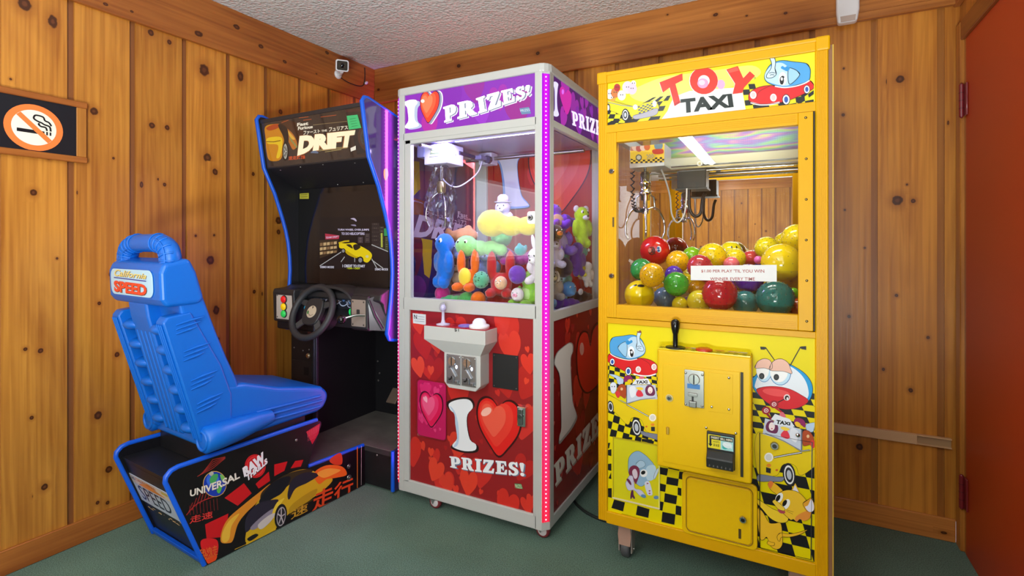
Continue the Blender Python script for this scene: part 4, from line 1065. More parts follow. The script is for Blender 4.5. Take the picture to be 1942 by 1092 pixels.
def taxi(a, Z, k=1.0, sign=True):
    a.blob('#e9cb14', Z(30, 592, 120, 632, 212, 680, 320, 640, 420, 622, 500, 640, 520, 760, 500, 930, 440, 930, 372, 900, 340, 820, 290, 790, 250, 800, 232, 846, 200, 838, 120, 752, 30, 690), 4, '#7a6a10', .001)
    a.poly('#c9d2e2', Z(214, 522, 452, 522, 468, 640, 330, 640, 214, 672), 5)
    a.blob('#e6e9f2', Z(236, 545, 280, 534, 290, 600, 250, 625), 6); a.blob('#e03a4a', Z(290, 600, 310, 560, 335, 575, 350, 612, 310, 620), 6); a.blob('#f2d24a', Z(290, 545, 330, 540, 352, 556, 320, 566), 6)
    a.blob('#6e2a52', Z(366, 560, 385, 526, 425, 530, 448, 575, 436, 610, 380, 605), 6); a.oval('#f6e6e2', Z(408, 565)[0], 4.6 * k, 6.4 * k, 7); a.oval('#c83a6a', Z(408, 580)[0], 1.4 * k, .8 * k, 8)
    a.line('#6a7080', Z(214, 520, 214, 672), .0030 * k, 8); a.line('#8a8f98', Z(160, 648, 214, 674, 330, 642, 450, 628), .0030 * k, 8)
    a.poly('#e6e9f0', Z(258, 516, 292, 472, 388, 468, 414, 516), 8)
    if sign: a.text(BLK, 'TAXI', Z(288, 510, 386, 508, 384, 482, 292, 486), 9, .04)
    a.blob('#e06a7a', Z(318, 470, 330, 440, 350, 444, 356, 468), 8)
    a.line('#2a2a2a', Z(212, 684, 300, 730, 395, 782), .0050 * k, 6); a.line('#d9d9d9', Z(214, 684, 300, 730, 393, 781), .0022 * k, 6.5)
    c = Z(295, 872)[0]; a.oval('#26262a', c, 9.6 * k, 18 * k, 6, -8); a.oval('#efefec', c, 7.4 * k, 14.5 * k, 7, -8); a.oval('#2e2e32', c, 5.8 * k, 11.6 * k, 8, -8); a.oval('#b9c0cc', c, 3.6 * k, 7.4 * k, 9, -8)
    c = Z(80, 702)[0]; a.oval('#26262a', c, 5.8 * k, 11.5 * k, 6, -8); a.oval('#e4e4e0', c, 4.4 * k, 9 * k, 7, -8); a.oval('#3a3a40', c, 3.2 * k, 6.6 * k, 8, -8)
    c = Z(428, 792)[0]; a.oval('#f4f2e6', c, 6.8 * k, 7.0 * k, 7); a.oval('#d8d8d0', c, 4.6 * k, 5 * k, 8)
    a.oval('#e8902a', Z(428, 850)[0], 3.6 * k, 2.6 * k, 7); a.poly('#2c2c30', Z(414, 868, 446, 868, 446, 905, 416, 903), 7)
    a.blob('#7f8498', Z(330, 900, 380, 915, 470, 930, 500, 945, 500, 985, 420, 962, 344, 935), 7, '#3a3c48', .001); a.oval('#d06a2a', Z(376, 866)[0], 2.0 * k, 1.6 * k, 7)


# ---- lit header sign
q = MB(); q.box(1.908, -.793, 1.648, 2.588, -.770, 1.811, M('#e6da0e', .25, spec=.3))
f = Face((0, -.793, 0), (1, 0, 0), (0, 0, 1), (1.909, 1.650, 2.584, 1.809)); a = Art(q, f, lambda h: M(h, .25, spec=.3))
a.blob('#f3ef6a', z1(300, 470, 520, 360, 760, 320, 1000, 290, 1240, 260, 1300, 330, 1100, 420, 700, 480, 420, 540), 1)
a.poly('#e6e6e2', z1(610, 560, 640, 500, 760, 455, 1160, 425, 1190, 600, 545, 672, 590, 610), 2)
a.grid(BLK, z1(480, 505, 615, 490, 520, 685, 80, 730), 5, 5, 3); a.grid(BLK, z1(120, 600, 330, 600, 300, 735, 60, 735), 5, 4, 3)
a.grid(BLK, z1(1160, 405, 1310, 398, 1370, 590, 1195, 610), 3, 5, 3, 1); a.grid(BLK, z1(1290, 560, 1712, 480, 1712, 560, 1330, 640), 6, 2, 3); a.grid(BLK, z1(1560, 520, 1712, 420, 1712, 480, 1600, 560), 3, 2, 3, 1)
Z1 = mapper(lambda x, y: (1120 + .24717 * (1710 - (x - 52) * 1.19), 60 + .24717 * (y + 115)))
eleph_car(a, Z1, 1.22)
# taxi on the left of the header
a.blob('#e7d117', z1(118, 520, 330, 575, 420, 545, 500, 540, 520, 600, 400, 650, 320, 660, 290, 610, 250, 610, 240, 640, 190, 620, 118, 585), 4, '#6a5c10', .001)
a.line('#8a8f94', z1(118, 540, 240, 566, 345, 578), .0028, 5); a.grid('#5a5f66', z1(362, 575, 480, 545, 484, 600, 372, 632), 7, 5, 6); a.blob('#a9a4b0', z1(330, 645, 420, 620, 500, 590, 520, 600, 500, 640, 400, 665, 340, 672), 6, '#5a5666', .001)
c = z1(268, 640)[0]; a.oval('#26262a', c, 7, 12, 6); a.oval('#f0f0ec', c, 5.2, 9.6, 7); a.oval('#2e2e32', c, 4.0, 7.4, 8); a.oval('#c0c4cc', c, 2.2, 4.4, 9)
c = z1(136, 585)[0]; a.oval('#26262a', c, 4, 8, 6); a.oval('#d8d8d4', c, 2.6, 5.4, 7)
a.oval('#f0ead8', z1(345, 580)[0], 4.5, 5, 7); a.oval('#f0ead8', z1(492, 555)[0], 4, 6, 7)
for u, v, r, c in [(150, 480, 8, '#d8d4dc'), (190, 470, 8, '#c9743a'), (205, 430, 6, '#b02a2a'), (240, 490, 8, '#dcd2da'), (285, 430, 10, '#e0c8d4'), (320, 440, 9, '#d9c0d0'), (170, 510, 6, '#e0a040'), (330, 400, 5, '#efe6ea')]:
    a.oval(c, z1(u, v)[0], r, r * 1.2, 5)
    a.oval('#3a3438', z1(u - 8, v - 4)[0], .9, 1.2, 6); a.oval('#3a3438', z1(u + 8, v - 4)[0], .9, 1.2, 6)
# TOY letters, traced
T_ = z1(530, 390, 705, 322, 708, 374, 652, 402, 690, 545, 645, 572, 608, 430, 556, 468)
a.poly('#f2d8d0', [(x - .8, y + .5) for x, y in T_], 5); a.poly('#e23426', T_, 6); a.poly('#b81f1c', z1(690, 545, 645, 572, 640, 555, 686, 530), 7)
a.oval('#f4dcd6', z1(868, 380)[0], 27.5, 26.5, 5); a.oval('#e23426', z1(870, 378)[0], 26.5, 25.5, 6, hole=.42); a.oval('#d89ac0', z1(862, 398)[0], 10.4, 9.4, 6.4); a.oval('#f2c8d8', z1(855, 392)[0], 6, 5, 6.8)
a.oval('#e8a8cc', z1(1000, 405)[0], 8, 9, 3)
Y_ = z1(1042, 292, 1130, 265, 1172, 358, 1222, 305, 1262, 340, 1178, 430, 1165, 470, 1090, 480, 1110, 400)
a.poly('#f2d8d0', [(x - .9, y + .5) for x, y in Y_], 5); a.poly('#e23426', Y_, 6); a.poly('#f05a48', z1(1050, 296, 1126, 273, 1140, 300, 1066, 318), 7)
a.text('#1d2622', 'TAXI', z1(694, 622, 1098, 572, 1084, 476, 690, 520), 6, .05)
a.oval('#5a8a20', z1(1260, 357)[0], 2.0, 2.0, 6, hole=.6)
q.build('header_sign', tx, 'yellow printed header sign')

# ---- window door: frame, hinge, locks, screws, glass, notice
q = MB()
for x0, z0, x1, z1_ in ((1.913, .928, 1.951, 1.619), (2.541, .928, 2.582, 1.619), (1.951, 1.581, 2.541, 1.619), (1.951, .928, 2.541, .977)):
    q.box(x0, -.806, z0, x1, -.775, z1_, YEL, .002)
for k in range(4):
    q.box(1.918 + k * .0065, -.8072, .93, 1.9205 + k * .0065, -.8055, 1.617, YEL); q.box(1.955, -.8072, .934 + k * .006, 2.535, -.8055, .9365 + k * .006, YEL); q.box(1.955, -.8072, 1.592 + k * .006, 2.535, -.8055, 1.5945 + k * .006, YEL)
wd = q.build('window_door', tx)
q = MB(); q.box(2.5825, -.806, .930, 2.5868, -.785, 1.617, M('#1d1a14', .6)); q.build('hinge_strip', wd)
q = MB(); q.box(1.948, -.796, .974, 2.544, -.792, 1.584, GLASS); q.build('pane', wd)
for z in (1.455, 1.020):
    pass
for u, v in ((1160, 325), (1160, 523)):
    P = hit(u, v, (0, -.806, 0), (0, -1, 0)); q = MB(); q.cyl((P.x, -.806, P.z), (P.x, -.812, P.z), .0105, CHROME, 20, bev=.002); q.cyl((P.x, -.812, P.z), (P.x, -.8128, P.z), .006, M('#4a4a4a', .3, .8), 16); q.build('lock', wd)
for u, v in ((1528, 223), (1529, 301), (1529, 378), (1529, 455), (1530, 532), (1530, 609)):
    P = hit(u, v, (0, -.806, 0), (0, -1, 0)); q = MB(); q.ball((P.x, -.806, P.z), (.0042, .003, .0042), M('#8a7a50', .3, .9), 12); q.build('screw', wd)
q = MB(); P = hit(1163, 421, (0, -.8075, 0), (0, -1, 0)); q.box(P.x - .003, -.8082, P.z - .018, P.x + .003, -.806, P.z + .018, M('#5a4208', .6)); q.build('latch_slot', wd)
q = MB(); cs_ = [hit(u, v, (0, -.797, 0), (0, -1, 0)) for u, v in ((1310, 531), (1473, 534), (1473, 502), (1310, 504))]
f = Face((0, -.7975, 0), (1, 0, 0), (0, 0, 1)); pp = [f.px(p) for p in ((1310, 531), (1473, 534), (1473, 502), (1310, 504))]
q.prism(pp, f.fr(), -.001, 0, M('#d9d7d4', .5)); a = Art(q, f); zq = zc(1130, 410, .23172)
a.text('#9a3a30', "$1.00 PER PLAY 'TIL YOU WIN", zq(862, 462, 1380, 466, 1378, 434, 862, 436), 1, .015); a.text('#9a3a30', 'WINNER EVERY TIME', zq(935, 522, 1302, 526, 1302, 500, 935, 500), 1, .015)
q.build('notice', wd, 'paper price notice taped to the window')

# ---- lower front panel with its cartoons
q = MB(); q.box(1.912, -.792, .196, 2.588, -.772, .910, M('#e6d400', .45, spec=.2))
f = Face((0, -.792, 0), (1, 0, 0), (0, 0, 1), (1.915, .198, 2.586, .908)); a = Art(q, f, lambda h: M(h, .42, spec=.25))
a.grid(BLK, z2(30, 320, 500, 440, 520, 640, 10, 560), 11, 7, 1, 1)
a.grid(BLK, z2(70, 690, 520, 890, 480, 1040, 20, 935), 9, 4, 1)
eleph_car(a, z2); toys_in_taxi(a, z2); taxi(a, z2)
for pts in [(605, 335, 710, 352, 697, 435, 605, 412), (697, 447, 832, 472, 822, 555, 688, 530), (605, 520, 688, 540, 676, 622, 605, 605), (672, 635, 815, 668, 803, 765, 664, 735), (605, 728, 660, 738, 645, 838, 605, 828), (822, 570, 862, 580, 862, 668, 820, 655),
            (645, 850, 795, 880, 782, 1000, 634, 965), (800, 775, 862, 790, 862, 895, 795, 880), (840, 388, 912, 396, 880, 480, 830, 470), (90, 708, 215, 742, 192, 845, 58, 805), (358, 778, 497, 820, 482, 920, 340, 885), (714, 340, 842, 368, 838, 378, 712, 352),
            (18, 60, 45, 55, 30, 120, 16, 120), (18, 140, 58, 130, 58, 210, 18, 200), (18, 300, 58, 295, 58, 380, 18, 370), (55, 395, 58, 475, 25, 465), (20, 580, 62, 578, 62, 690, 20, 680), (190, -20, 300, -6, 295, 20, 190, 5), (410, 10, 530, 20, 515, 60, 405, 40)]:
    a.poly(BLK, z5c(*pts), 2)
a.line('#8a8410', z5c(175, 870, 470, 942), .0012, 2)
# right side: slanted checks
o0 = f.px((1501.9, 1032.3))
for (ax, az, ncx, ncz, lx, lz, xlo, zlo, zhi) in ((.0500, .0375, 8, 9, 0, 0, 0, .2, .40), ):
    for i in range(-5, 5):
        for j in range(-2, 7):
            if (i + j) % 2 == 0:
                g = lambda ii, jj: (o0[0] + ii * ax - jj * az * .27, o0[1] + jj * az)
                a.poly(BLK, [g(i, j), g(i + 1, j), g(i + 1, j + 1), g(i, j + 1)], 1, loc=True)
for i in range(-7, 6):
    for j in range(0, 10):
        if (i + j) % 2 == 0:
            bx_ = f.px(z3(25, 940)[0]); g = lambda ii, jj: (bx_[0] + .05 + ii * .036 - jj * .0085, bx_[1] + jj * .0195)
            if g(i, j)[1] < f.px(z3(300, 500)[0])[1]: a.poly(BLK, [g(i, j), g(i + 1, j), g(i + 1, j + 1), g(i, j + 1)], 1, loc=True)
# big-nosed bug
a.blob('#1b9ad8', z3(20, 400, 60, 380, 120, 300, 220, 250, 340, 240, 460, 290, 560, 360, 620, 450, 628, 540, 590, 625, 480, 690, 340, 705, 220, 665, 120, 590, 60, 520, 36, 470), 3, '#141414', .0016)
a.blob('#e6edf4', z3(60, 470, 110, 350, 220, 280, 340, 262, 440, 300, 530, 380, 580, 480, 582, 590, 480, 660, 300, 670, 160, 590, 84, 510), 4)
a.blob('#d41824', z3(75, 512, 150, 484, 270, 480, 400, 505, 510, 560, 588, 622, 500, 686, 360, 706, 230, 668, 130, 596), 5, '#6a0a12', .0012)
a.oval('#e84a4a', z3(270, 540)[0], 26, 7, 6, 8)
for c, rx, ry, pu, lid in (((152, 322), 14.5, 22, (128, 378), [(62, 298, 84, 240, 140, 208, 200, 216, 232, 262, 220, 312, 150, 298)]), ((312, 345), 20, 23.5, (272, 388), [(208, 320, 218, 262, 262, 218, 330, 210, 388, 248, 410, 300, 424, 354, 340, 330)])):
    a.oval('#1d6fb0', z3(*c)[0], rx * 1.02, ry * 1.02, 6); a.oval('#bfe0f2', z3(*c)[0], rx * .96, ry * .97, 7); a.oval('#f4f4f2', z3(c[0] - 14, c[1] - 8)[0], rx * .85, ry * .84, 8)
    a.oval('#202020', z3(*pu)[0], 5.2, 6, 9); a.oval('#3a3a3a', z3(pu[0], pu[1])[0], 3, 3.4, 10)
    a.blob('#e9b9a4', z3(*lid[0]), 9, '#1c1c1c', .0012)
for pts in ((255, 222, 210, 160, 165, 95), (408, 275, 460, 180, 510, 92)): a.line('#141414', z3(*pts), .0026, 6)
a.poly('#141414', z3(112, 88, 164, 92, 174, 108, 150, 118, 118, 116), 6); a.poly('#141414', z3(500, 92, 520, 86, 566, 84, 566, 120, 520, 112), 6)
a.line('#3a0a10', z3(270, 645, 330, 615, 375, 595), .0028, 7); a.oval('#f0d8d8', z3(376, 588)[0], 6, 6, 7); a.oval('#2a0a0c', z3(376, 592)[0], 4, 4.5, 8); a.oval('#e8e0e0', z3(382, 600)[0], 2, 3, 9)
for p in ((250, 655), (172, 716)):
    c = z3(*p)[0]; a.oval('#a01826', c, 8.4, 7.4, 8); a.oval('#e8d0d4', c, 4.4, 4.2, 9); a.oval('#b02838', c, 2.8, 2.8, 10); a.oval('#f0e0e0', c, 1.2, 1.2, 11)
a.line('#8a1020', z3(172, 740, 215, 790, 235, 820), .007, 5); a.line('#c02030', z3(262, 690, 320, 730, 345, 770), .006, 5)
# second taxi (facing left) with its toys
Z3 = mapper(lambda x, y: (1496.6 - (x - 295) * .29, 900.4 + (y - 875) * .265 - (x - 295) * .09))
toys_in_taxi(a, Z3, 1.15); taxi(a, Z3, 1.25, False)
a.text(BLK, 'TAXI', z3(268, 845, 408, 862, 410, 832, 276, 806), 10, .05)
a.poly('#dfe4ee', z3(236, 852, 262, 800, 420, 828, 446, 892), 9)
# smiling cat
CT_ = '#f0bc28'
a.blob(CT_, z4(85, 560, 130, 590, 190, 690, 240, 700, 300, 700, 316, 800, 318, 890, 290, 938, 240, 940, 200, 905, 170, 830, 140, 856, 110, 850, 95, 780, 86, 690), 9, '#2a1c08', .0012)
a.blob('#f4cf30', z4(80, 470, 130, 500, 220, 560, 320, 605, 372, 650, 350, 690, 280, 692, 200, 650, 130, 570, 86, 520), 10, '#2a1c08', .0012)
a.blob(CT_, z4(180, 335, 200, 305, 240, 320, 300, 370, 320, 400, 290, 440, 250, 420, 206, 385), 9, '#2a1c08', .0012); a.blob('#e8803a', z4(180, 338, 198, 304, 232, 318, 216, 360, 196, 372), 10)
a.blob(CT_, z4(270, 815, 300, 790, 380, 800, 470, 785, 548, 760, 540, 772, 470, 810, 380, 830, 310, 830, 290, 870, 270, 850), 9, '#2a1c08', .0012)
a.blob('#f2c430', z4(262, 440, 310, 400, 380, 386, 460, 405, 520, 455, 560, 520, 585, 590, 570, 650, 520, 672, 480, 655, 450, 684, 420, 662, 395, 668, 350, 630, 300, 580, 266, 510), 11, '#2a1c08', .0014)
a.blob('#e8943c', z4(440, 640, 520, 590, 584, 580, 572, 650, 520, 676, 480, 660, 450, 684), 12)
a.poly(CT_, z4(400, 390, 438, 322, 482, 415), 10.5); a.poly('#e9e6f4', z4(412, 392, 436, 340, 470, 408), 11)
a.blob('#e8a834', z4(510, 510, 560, 475, 585, 462, 618, 520, 612, 580, 560, 590, 528, 560), 12, '#2a1c08', .0012); a.blob('#ece9f8', z4(530, 545, 556, 530, 588, 472, 612, 530, 606, 580, 566, 590), 13)
for c in ((286, 460), (352, 520)): a.oval('#f4f4f0', z4(*c)[0], 6.4, 10.5, 13, 28)
for c in ((276, 462), (338, 508)): a.oval('#1c1a18', z4(*c)[0], 3.6, 6.6, 14, 28)
a.blob('#f6d040', z4(222, 494, 244, 474, 300, 520, 340, 560, 330, 580, 280, 566, 240, 520), 13, '#2a1c08', .001); a.blob('#b84a5a', z4(270, 566, 310, 580, 344, 588, 330, 606, 292, 600), 14)
for p in ((225, 480, 190, 430), (232, 474, 205, 428), (222, 490, 168, 452), (355, 570, 420, 592), (352, 580, 415, 612)): a.line('#3a2a10', z4(*p), .0008, 15)
a.blob(CT_, z4(172, 885, 184, 864, 210, 876, 240, 880, 240, 905, 212, 910, 188, 900), 12, '#2a1c08', .001)
q.build('front_panel', tx, 'lemon yellow front panel printed with cartoon animals and taxis')

# service door outline on the right and its lock
q = MB(); rr_ = [f.px(p) for p in ((1441, 820), (1540, 838), (1538, 1060), (1441, 1037))]
q.tube([f.at(x, z, .0035) for x, z in rr_], .0016, M('#55565a', .35, .6), 6, True)
sd = q.build('service_door', tx, 'outlined service door in the printed panel')
P = hit(1469, 845, (0, -.796, 0), (0, -1, 0)); q = MB(); q.cyl((P.x, -.792, P.z), (P.x, -.802, P.z), .0125, STEEL, 20, bev=.002); q.cyl((P.x, -.802, P.z), (P.x, -.803, P.z), .007, M('#4d4d4d', .3, .8), 14); q.build('lock', sd)
P = hit(1513, 825, (0, -.796, 0), (0, -1, 0)); q = MB(); q.ball((P.x, -.796, P.z), (.007, .005, .007), CHROME, 14); q.build('screw', sd)
# prize chute flap with cartoon
q = MB(); q.box(1.938, -.7965, .2545, 2.104, -.7915, .476, M('#d9cf14', .25), .001)
f = Face((0, -.7965, 0), (1, 0, 0), (0, 0, 1), (1.939, .256, 2.103, .475)); a = Art(q, f)
a.blob('#8fb2cc', z5c(250, 330, 256, 240, 300, 175, 370, 152, 450, 200, 510, 260, 548, 310, 560, 400, 540, 470, 480, 500, 400, 560, 320, 500, 262, 420), 1, '#3a4a58', .0012)
a.blob('#a9c6da', z5c(340, 300, 380, 262, 430, 270, 450, 310, 420, 340, 370, 350), 2, '#3a4a58', .001)
a.blob('#b8d2e2', z5c(470, 330, 540, 310, 572, 350, 570, 440, 520, 490, 470, 480, 450, 400), 3); a.blob('#c9d8e4', z5c(545, 450, 560, 400, 590, 350, 604, 352, 602, 380, 575, 440, 555, 476), 3, '#3a4a58', .001)
a.oval('#eef0f0', z5c(430, 405)[0], 7, 7.5, 4); a.oval(BLK, z5c(425, 398)[0], 4.4, 3.6, 5, -30); a.blob('#7a2a48', z5c(258, 400, 272, 340, 320, 315, 370, 340, 384, 400, 366, 470, 340, 530, 322, 500, 300, 440, 270, 430), 4)
a.blob('#d8c8d4', z5c(300, 380, 330, 355, 356, 390, 358, 450, 330, 470, 306, 430), 5); a.blob('#c9c6dc', z5c(225, 510, 260, 440, 300, 430, 320, 520, 330, 580, 400, 600, 450, 660, 440, 690, 380, 660, 320, 600, 260, 604, 230, 560), 3.5, '#6a6a80', .001)
a.blob('#d4d6e2', z5c(440, 520, 490, 500, 520, 580, 530, 650, 500, 660, 470, 640), 4); a.oval('#6a8ab0', z5c(575, 684)[0], 5, 3.4, 5); a.oval('#5a86b0', z5c(428, 668)[0], 5, 3, 5, 20)
a.blob('#5a2048', z5c(288, 610, 310, 605, 314, 650, 330, 690, 316, 700, 300, 680, 284, 704, 276, 676), 5); a.blob('#6a2848', z5c(232, 475, 258, 472, 284, 510, 288, 540, 268, 530), 5)
for p in ((475, 522), (498, 608), (498, 636)): a.oval('#a03a48', z5c(*p)[0], 1.8, 1.2, 6)
ch = q.build('chute_flap', tx, 'greenish chute flap with an elephant cartoon')
q = MB(); q.box(1.934, -.7985, .250, 2.108, -.7915, .2545, M('#e8d8b0', .3)); q.box(1.934, -.798, .476, 2.108, -.7915, .480, M('#b8a810', .4)); q.box(1.934, -.798, .2545, 1.938, -.7915, .476, M('#c4b410', .4)); q.box(2.104, -.7985, .2545, 2.108, -.7915, .476, M('#e8e27a', .3)); q.build('flap_rim', ch)  # rim sides coloured bright and dark, painting the shading of an inset opening
# cash door bottom centre
F0y = lambda y: ((0, y, 0), (1, 0, 0), (0, 0, 1), (0, -1, 0))
q = MB(); q.prism(rrect(2.186, .192, 2.424, .408, .016), F0y(-.792), 0, .012, YLW, .003); q.prism(rrect(2.204, .208, 2.406, .390, .014), F0y(-.792), .012, .0155, YLW, .0015)
pb_ = q.build('cash_door', tx)
q = MB(); q.tube([(x, -.8048, z) for x, z in rrect(2.2, .204, 2.410, .394, .017)], .0018, M('#9a7404', .5), 6, True); q.build('door_seam', pb_)
P = hit(1409, 984, (0, -.808, 0), (0, -1, 0)); q = MB(); q.cyl((P.x, -.807, P.z), (P.x, -.817, P.z), .0115, CHROME, 20, bev=.002); q.cyl((P.x, -.817, P.z), (P.x, -.818, P.z), .006, M('#3a3a40', .3, .8), 14); q.build('lock', pb_)
P = hit(1403, 1012, (0, -.808, 0), (0, -1, 0)); q = MB(); q.box(P.x - .004, -.8085, P.z - .016, P.x + .004, -.807, P.z + .016, M('#4a3808', .6)); q.build('slot', pb_)

# ---- control box with joystick and coin parts
BX0, BX1, BY, BZ0, BZ1 = 2.112, 2.410, -.862, .432, .842
q = MB(); q.box(BX0, BY, BZ0, BX1, -.791, BZ1 - .004, YLW, .007, 3)
cb = q.build('control_box', tx)
q = MB(); q.box(BX0 + .004, BY + .004, BZ1 - .004, BX1 - .004, -.794, BZ1, M('#ecd416', .3)); f = Face((0, 0, BZ1), (1, 0, 0), (0, 1, 0), (BX0 + .005, BY + .005, BX1 - .005, -.795)); a = Art(q, f)
for i in range(22):
    for j in range(3):
        if (i + j) % 2 == 0: a.poly(BLK, [(BX0 + .006 + .0132 * i, BY + .006 + .009 * j), (BX0 + .006 + .0132 * (i + 1), BY + .006 + .009 * j), (BX0 + .006 + .0132 * (i + 1), BY + .015 + .009 * j), (BX0 + .006 + .0132 * i, BY + .015 + .009 * j)], 1, loc=True)
for x, c in ((2.20, '#d87a3a'), (2.23, '#c9c2c8'), (2.31, '#e08a4a'), (2.35, '#d8b0a0'), (2.38, '#cfcac4')): a.oval(c, (x, -.812), .016, .010, 2, loc=True)
q.build('box_top', cb, 'checkered printed top of the control box')
q = MB(); T = Matrix.Translation((2.168, -.83, BZ1)); q.lathe([(.034, 0), (.033, .003), (.012, .005)], M('#161616', .4), 24, T); q.lathe([(.0085, .003), (.0085, .048), (.0105, .052), (.0145, .070), (.0155, .085), (.013, .094), (.006, .099), (0, .1)], M('#111112', .22), 24, T); q.build('joystick', cb)
q = MB(); T = Matrix.Translation((2.262, -.83, BZ1)); q.lathe([(.027, 0), (.027, .005), (.020, .008), (0, .009)], M('#c43a1e', .3), 28, T); q.build('push_button', cb)
q = MB(); cq = [hit(u, v, (0, BY, 0), (0, -1, 0)) for u, v in (z6c(68, 945)[0], z6c(660, 1065)[0], z6c(660, 268)[0], z6c(68, 197)[0])]
x0, x1 = cq[0].x, cq[1].x; z0, z1_ = (cq[0].z + cq[1].z) / 2, (cq[2].z + cq[3].z) / 2
q.prism(rrect(x0, z0, x1, z1_, .003), F0y(BY), 0, .0025, YLW, .001)
cd_ = q.build('coin_door', cb)
q = MB(); q.box(x1 + .002, BY - .004, z0, x1 + .010, BY, z1_, M('#2a2618', .55)); q.build('door_hinge', cd_)
fb = Face((0, BY - .0025, 0), (1, 0, 0), (0, 0, 1))
c0, c1 = fb.px(z6c(236, 520)[0]), fb.px(z6c(386, 258)[0])
q = MB(); q.prism(rrect(c0[0], c0[1], c1[0], c1[1], .003), fb.fr(), 0, .005, M('#a4a49e', .3, .85), .001)
cx_, cz_ = fb.px(z6c(310, 318)[0]); q.cyl(fb.at(cx_, cz_, .005), fb.at(cx_, cz_, .009), .0185, M('#c9c9c4', .2, .9), 24, bev=.002); q.box(cx_ - .002, BY - .013, cz_ - .015, cx_ + .002, BY - .011, cz_ + .015, BLACKP)
b0, b1 = fb.px(z6c(258, 384)[0]), fb.px(z6c(356, 360)[0]); q.prism([(b0[0], b0[1]), (b1[0], b0[1]), (b1[0], b1[1]), (b0[0], b1[1])], fb.fr(), .005, .0056, M('#3a7ab8', .4))
b0 = fb.px(z6c(300, 430)[0]); q.prism(rrect(b0[0] - .014, b0[1] - .006, b0[0] + .016, b0[1] + .004, .002), fb.fr(), .005, .015, M('#9a9a94', .3, .85), .001); q.box(b0[0] - .003, BY - .010, b0[1] - .030, b0[0] + .003, BY - .007, b0[1] - .006, BLACKP)
b0 = fb.px(z6c(302, 505)[0]); q.prism(rrect(b0[0] - .011, b0[1] - .010, b0[0] + .012, b0[1] + .010, .002), fb.fr(), .005, .016, M('#8e8e88', .32, .85), .002)
for u, v in ((246, 268), (374, 284), (246, 508), (372, 524)): p_ = fb.px(z6c(u, v)[0]); q.ball(fb.at(p_[0], p_[1], .005), (.004, .003, .004), STEEL, 10)
q.build('coin_slot', cd_)
p_ = fb.px(z6c(120, 462)[0]); q = MB(); q.cyl(fb.at(p_[0], p_[1], 0), fb.at(p_[0], p_[1], .003), .0125, M('#d8c88a', .4, .3), 24); q.cyl(fb.at(p_[0], p_[1], .003), fb.at(p_[0], p_[1], .008), .009, CHROME, 20, bev=.0015); q.cyl(fb.at(p_[0], p_[1], .008), fb.at(p_[0], p_[1], .009), .005, M('#55565a', .3, .8), 14); q.build('lock', cd_)
p_ = fb.px(z6c(106, 712)[0]); q = MB(); q.prism(rrect(p_[0] - .005, p_[1] - .013, p_[0] + .005, p_[1] + .013, .0015), fb.fr(), 0, .004, M('#b88a10', .4), .001); q.box(p_[0] + .001, BY - .010, p_[1] - .010, p_[0] + .004, BY - .006, p_[1] + .010, M('#e8c860', .3, .5)); q.build('key_latch', cd_)
pp = [fb.px(p) for p in z6c(420, 565, 605, 590, 605, 285, 425, 258)]; q = MB(); q.prism([(pp[0][0], pp[1][1]), (pp[1][0], pp[1][1]), (pp[1][0], pp[2][1]), (pp[0][0], pp[2][1])], fb.fr(), 0, .0015, YLW, .0006); cp_ = q.build('blank_plate', cd_)
for u, v in ((576, 308), (444, 530), (576, 550), (402, 690), (629, 733)):
    p_ = fb.px(z6c(u, v)[0]); q = MB(); q.ball(fb.at(p_[0], p_[1], .0015), (.0045, .0035, .0045), CHROME, 12); q.build('screw', cd_)
# bill acceptor
pb = [fb.px(p) for p in z6c(408, 975, 622, 1010, 626, 742, 410, 712)]
bx0, bx1, bz0, bz1 = (pb[0][0] + pb[3][0]) / 2, (pb[1][0] + pb[2][0]) / 2, (pb[0][1] + pb[1][1]) / 2, (pb[2][1] + pb[3][1]) / 2
bh = bz1 - bz0
q = MB(); q.box(bx0, BY - .014, bz0, bx1, BY - .002, bz1, M('#232322', .4), .002)
q.prism([(0, bz0 + bh * .02), (.030, bz0 + bh * .06), (.034, bz0 + bh * .34), (.012, bz0 + bh * .50), (0, bz0 + bh * .5)], ((bx0 + .002, BY - .012, 0), (0, -1, 0), (0, 0, 1), (1, 0, 0)), 0, bx1 - bx0 - .004, M('#2c2c2b', .35), .003)
f = Face((0, BY - .0142, 0), (1, 0, 0), (0, 0, 1)); a = Art(q, f)
ux = lambda s_, t_: (bx0 + (bx1 - bx0) * s_, bz0 + bh * t_)
a.poly('#e6d62a', [ux(.05, .54), ux(.50, .54), ux(.50, .93), ux(.05, .93)], 1, loc=True); a.poly('#a8dcd8', [ux(.50, .54), ux(.95, .54), ux(.95, .93), ux(.50, .93)], 1, loc=True)
a.poly('#1c1c1c', [ux(.14, .80), ux(.93, .80), ux(.93, .91), ux(.14, .91)], 2, loc=True); a.text('#f0ead0', 'INSERT BILL HERE', [ux(.16, .825), ux(.91, .825), ux(.91, .885), ux(.16, .885)], 3, .02, loc=True)
a.poly('#1c1c1c', [ux(.10, .90), ux(.17, .90), ux(.17, .66), ux(.21, .66), ux(.135, .58), ux(.06, .66), ux(.10, .66)], 2, loc=True)
a.text('#3a3414', 'ACCEPTS', [ux(.24, .72), ux(.46, .72), ux(.46, .76), ux(.24, .76)], 2, .01, loc=True); a.text('#3a3414', '$1 & $5', [ux(.25, .60), ux(.45, .60), ux(.45, .68), ux(.25, .68)], 2, .02, loc=True)
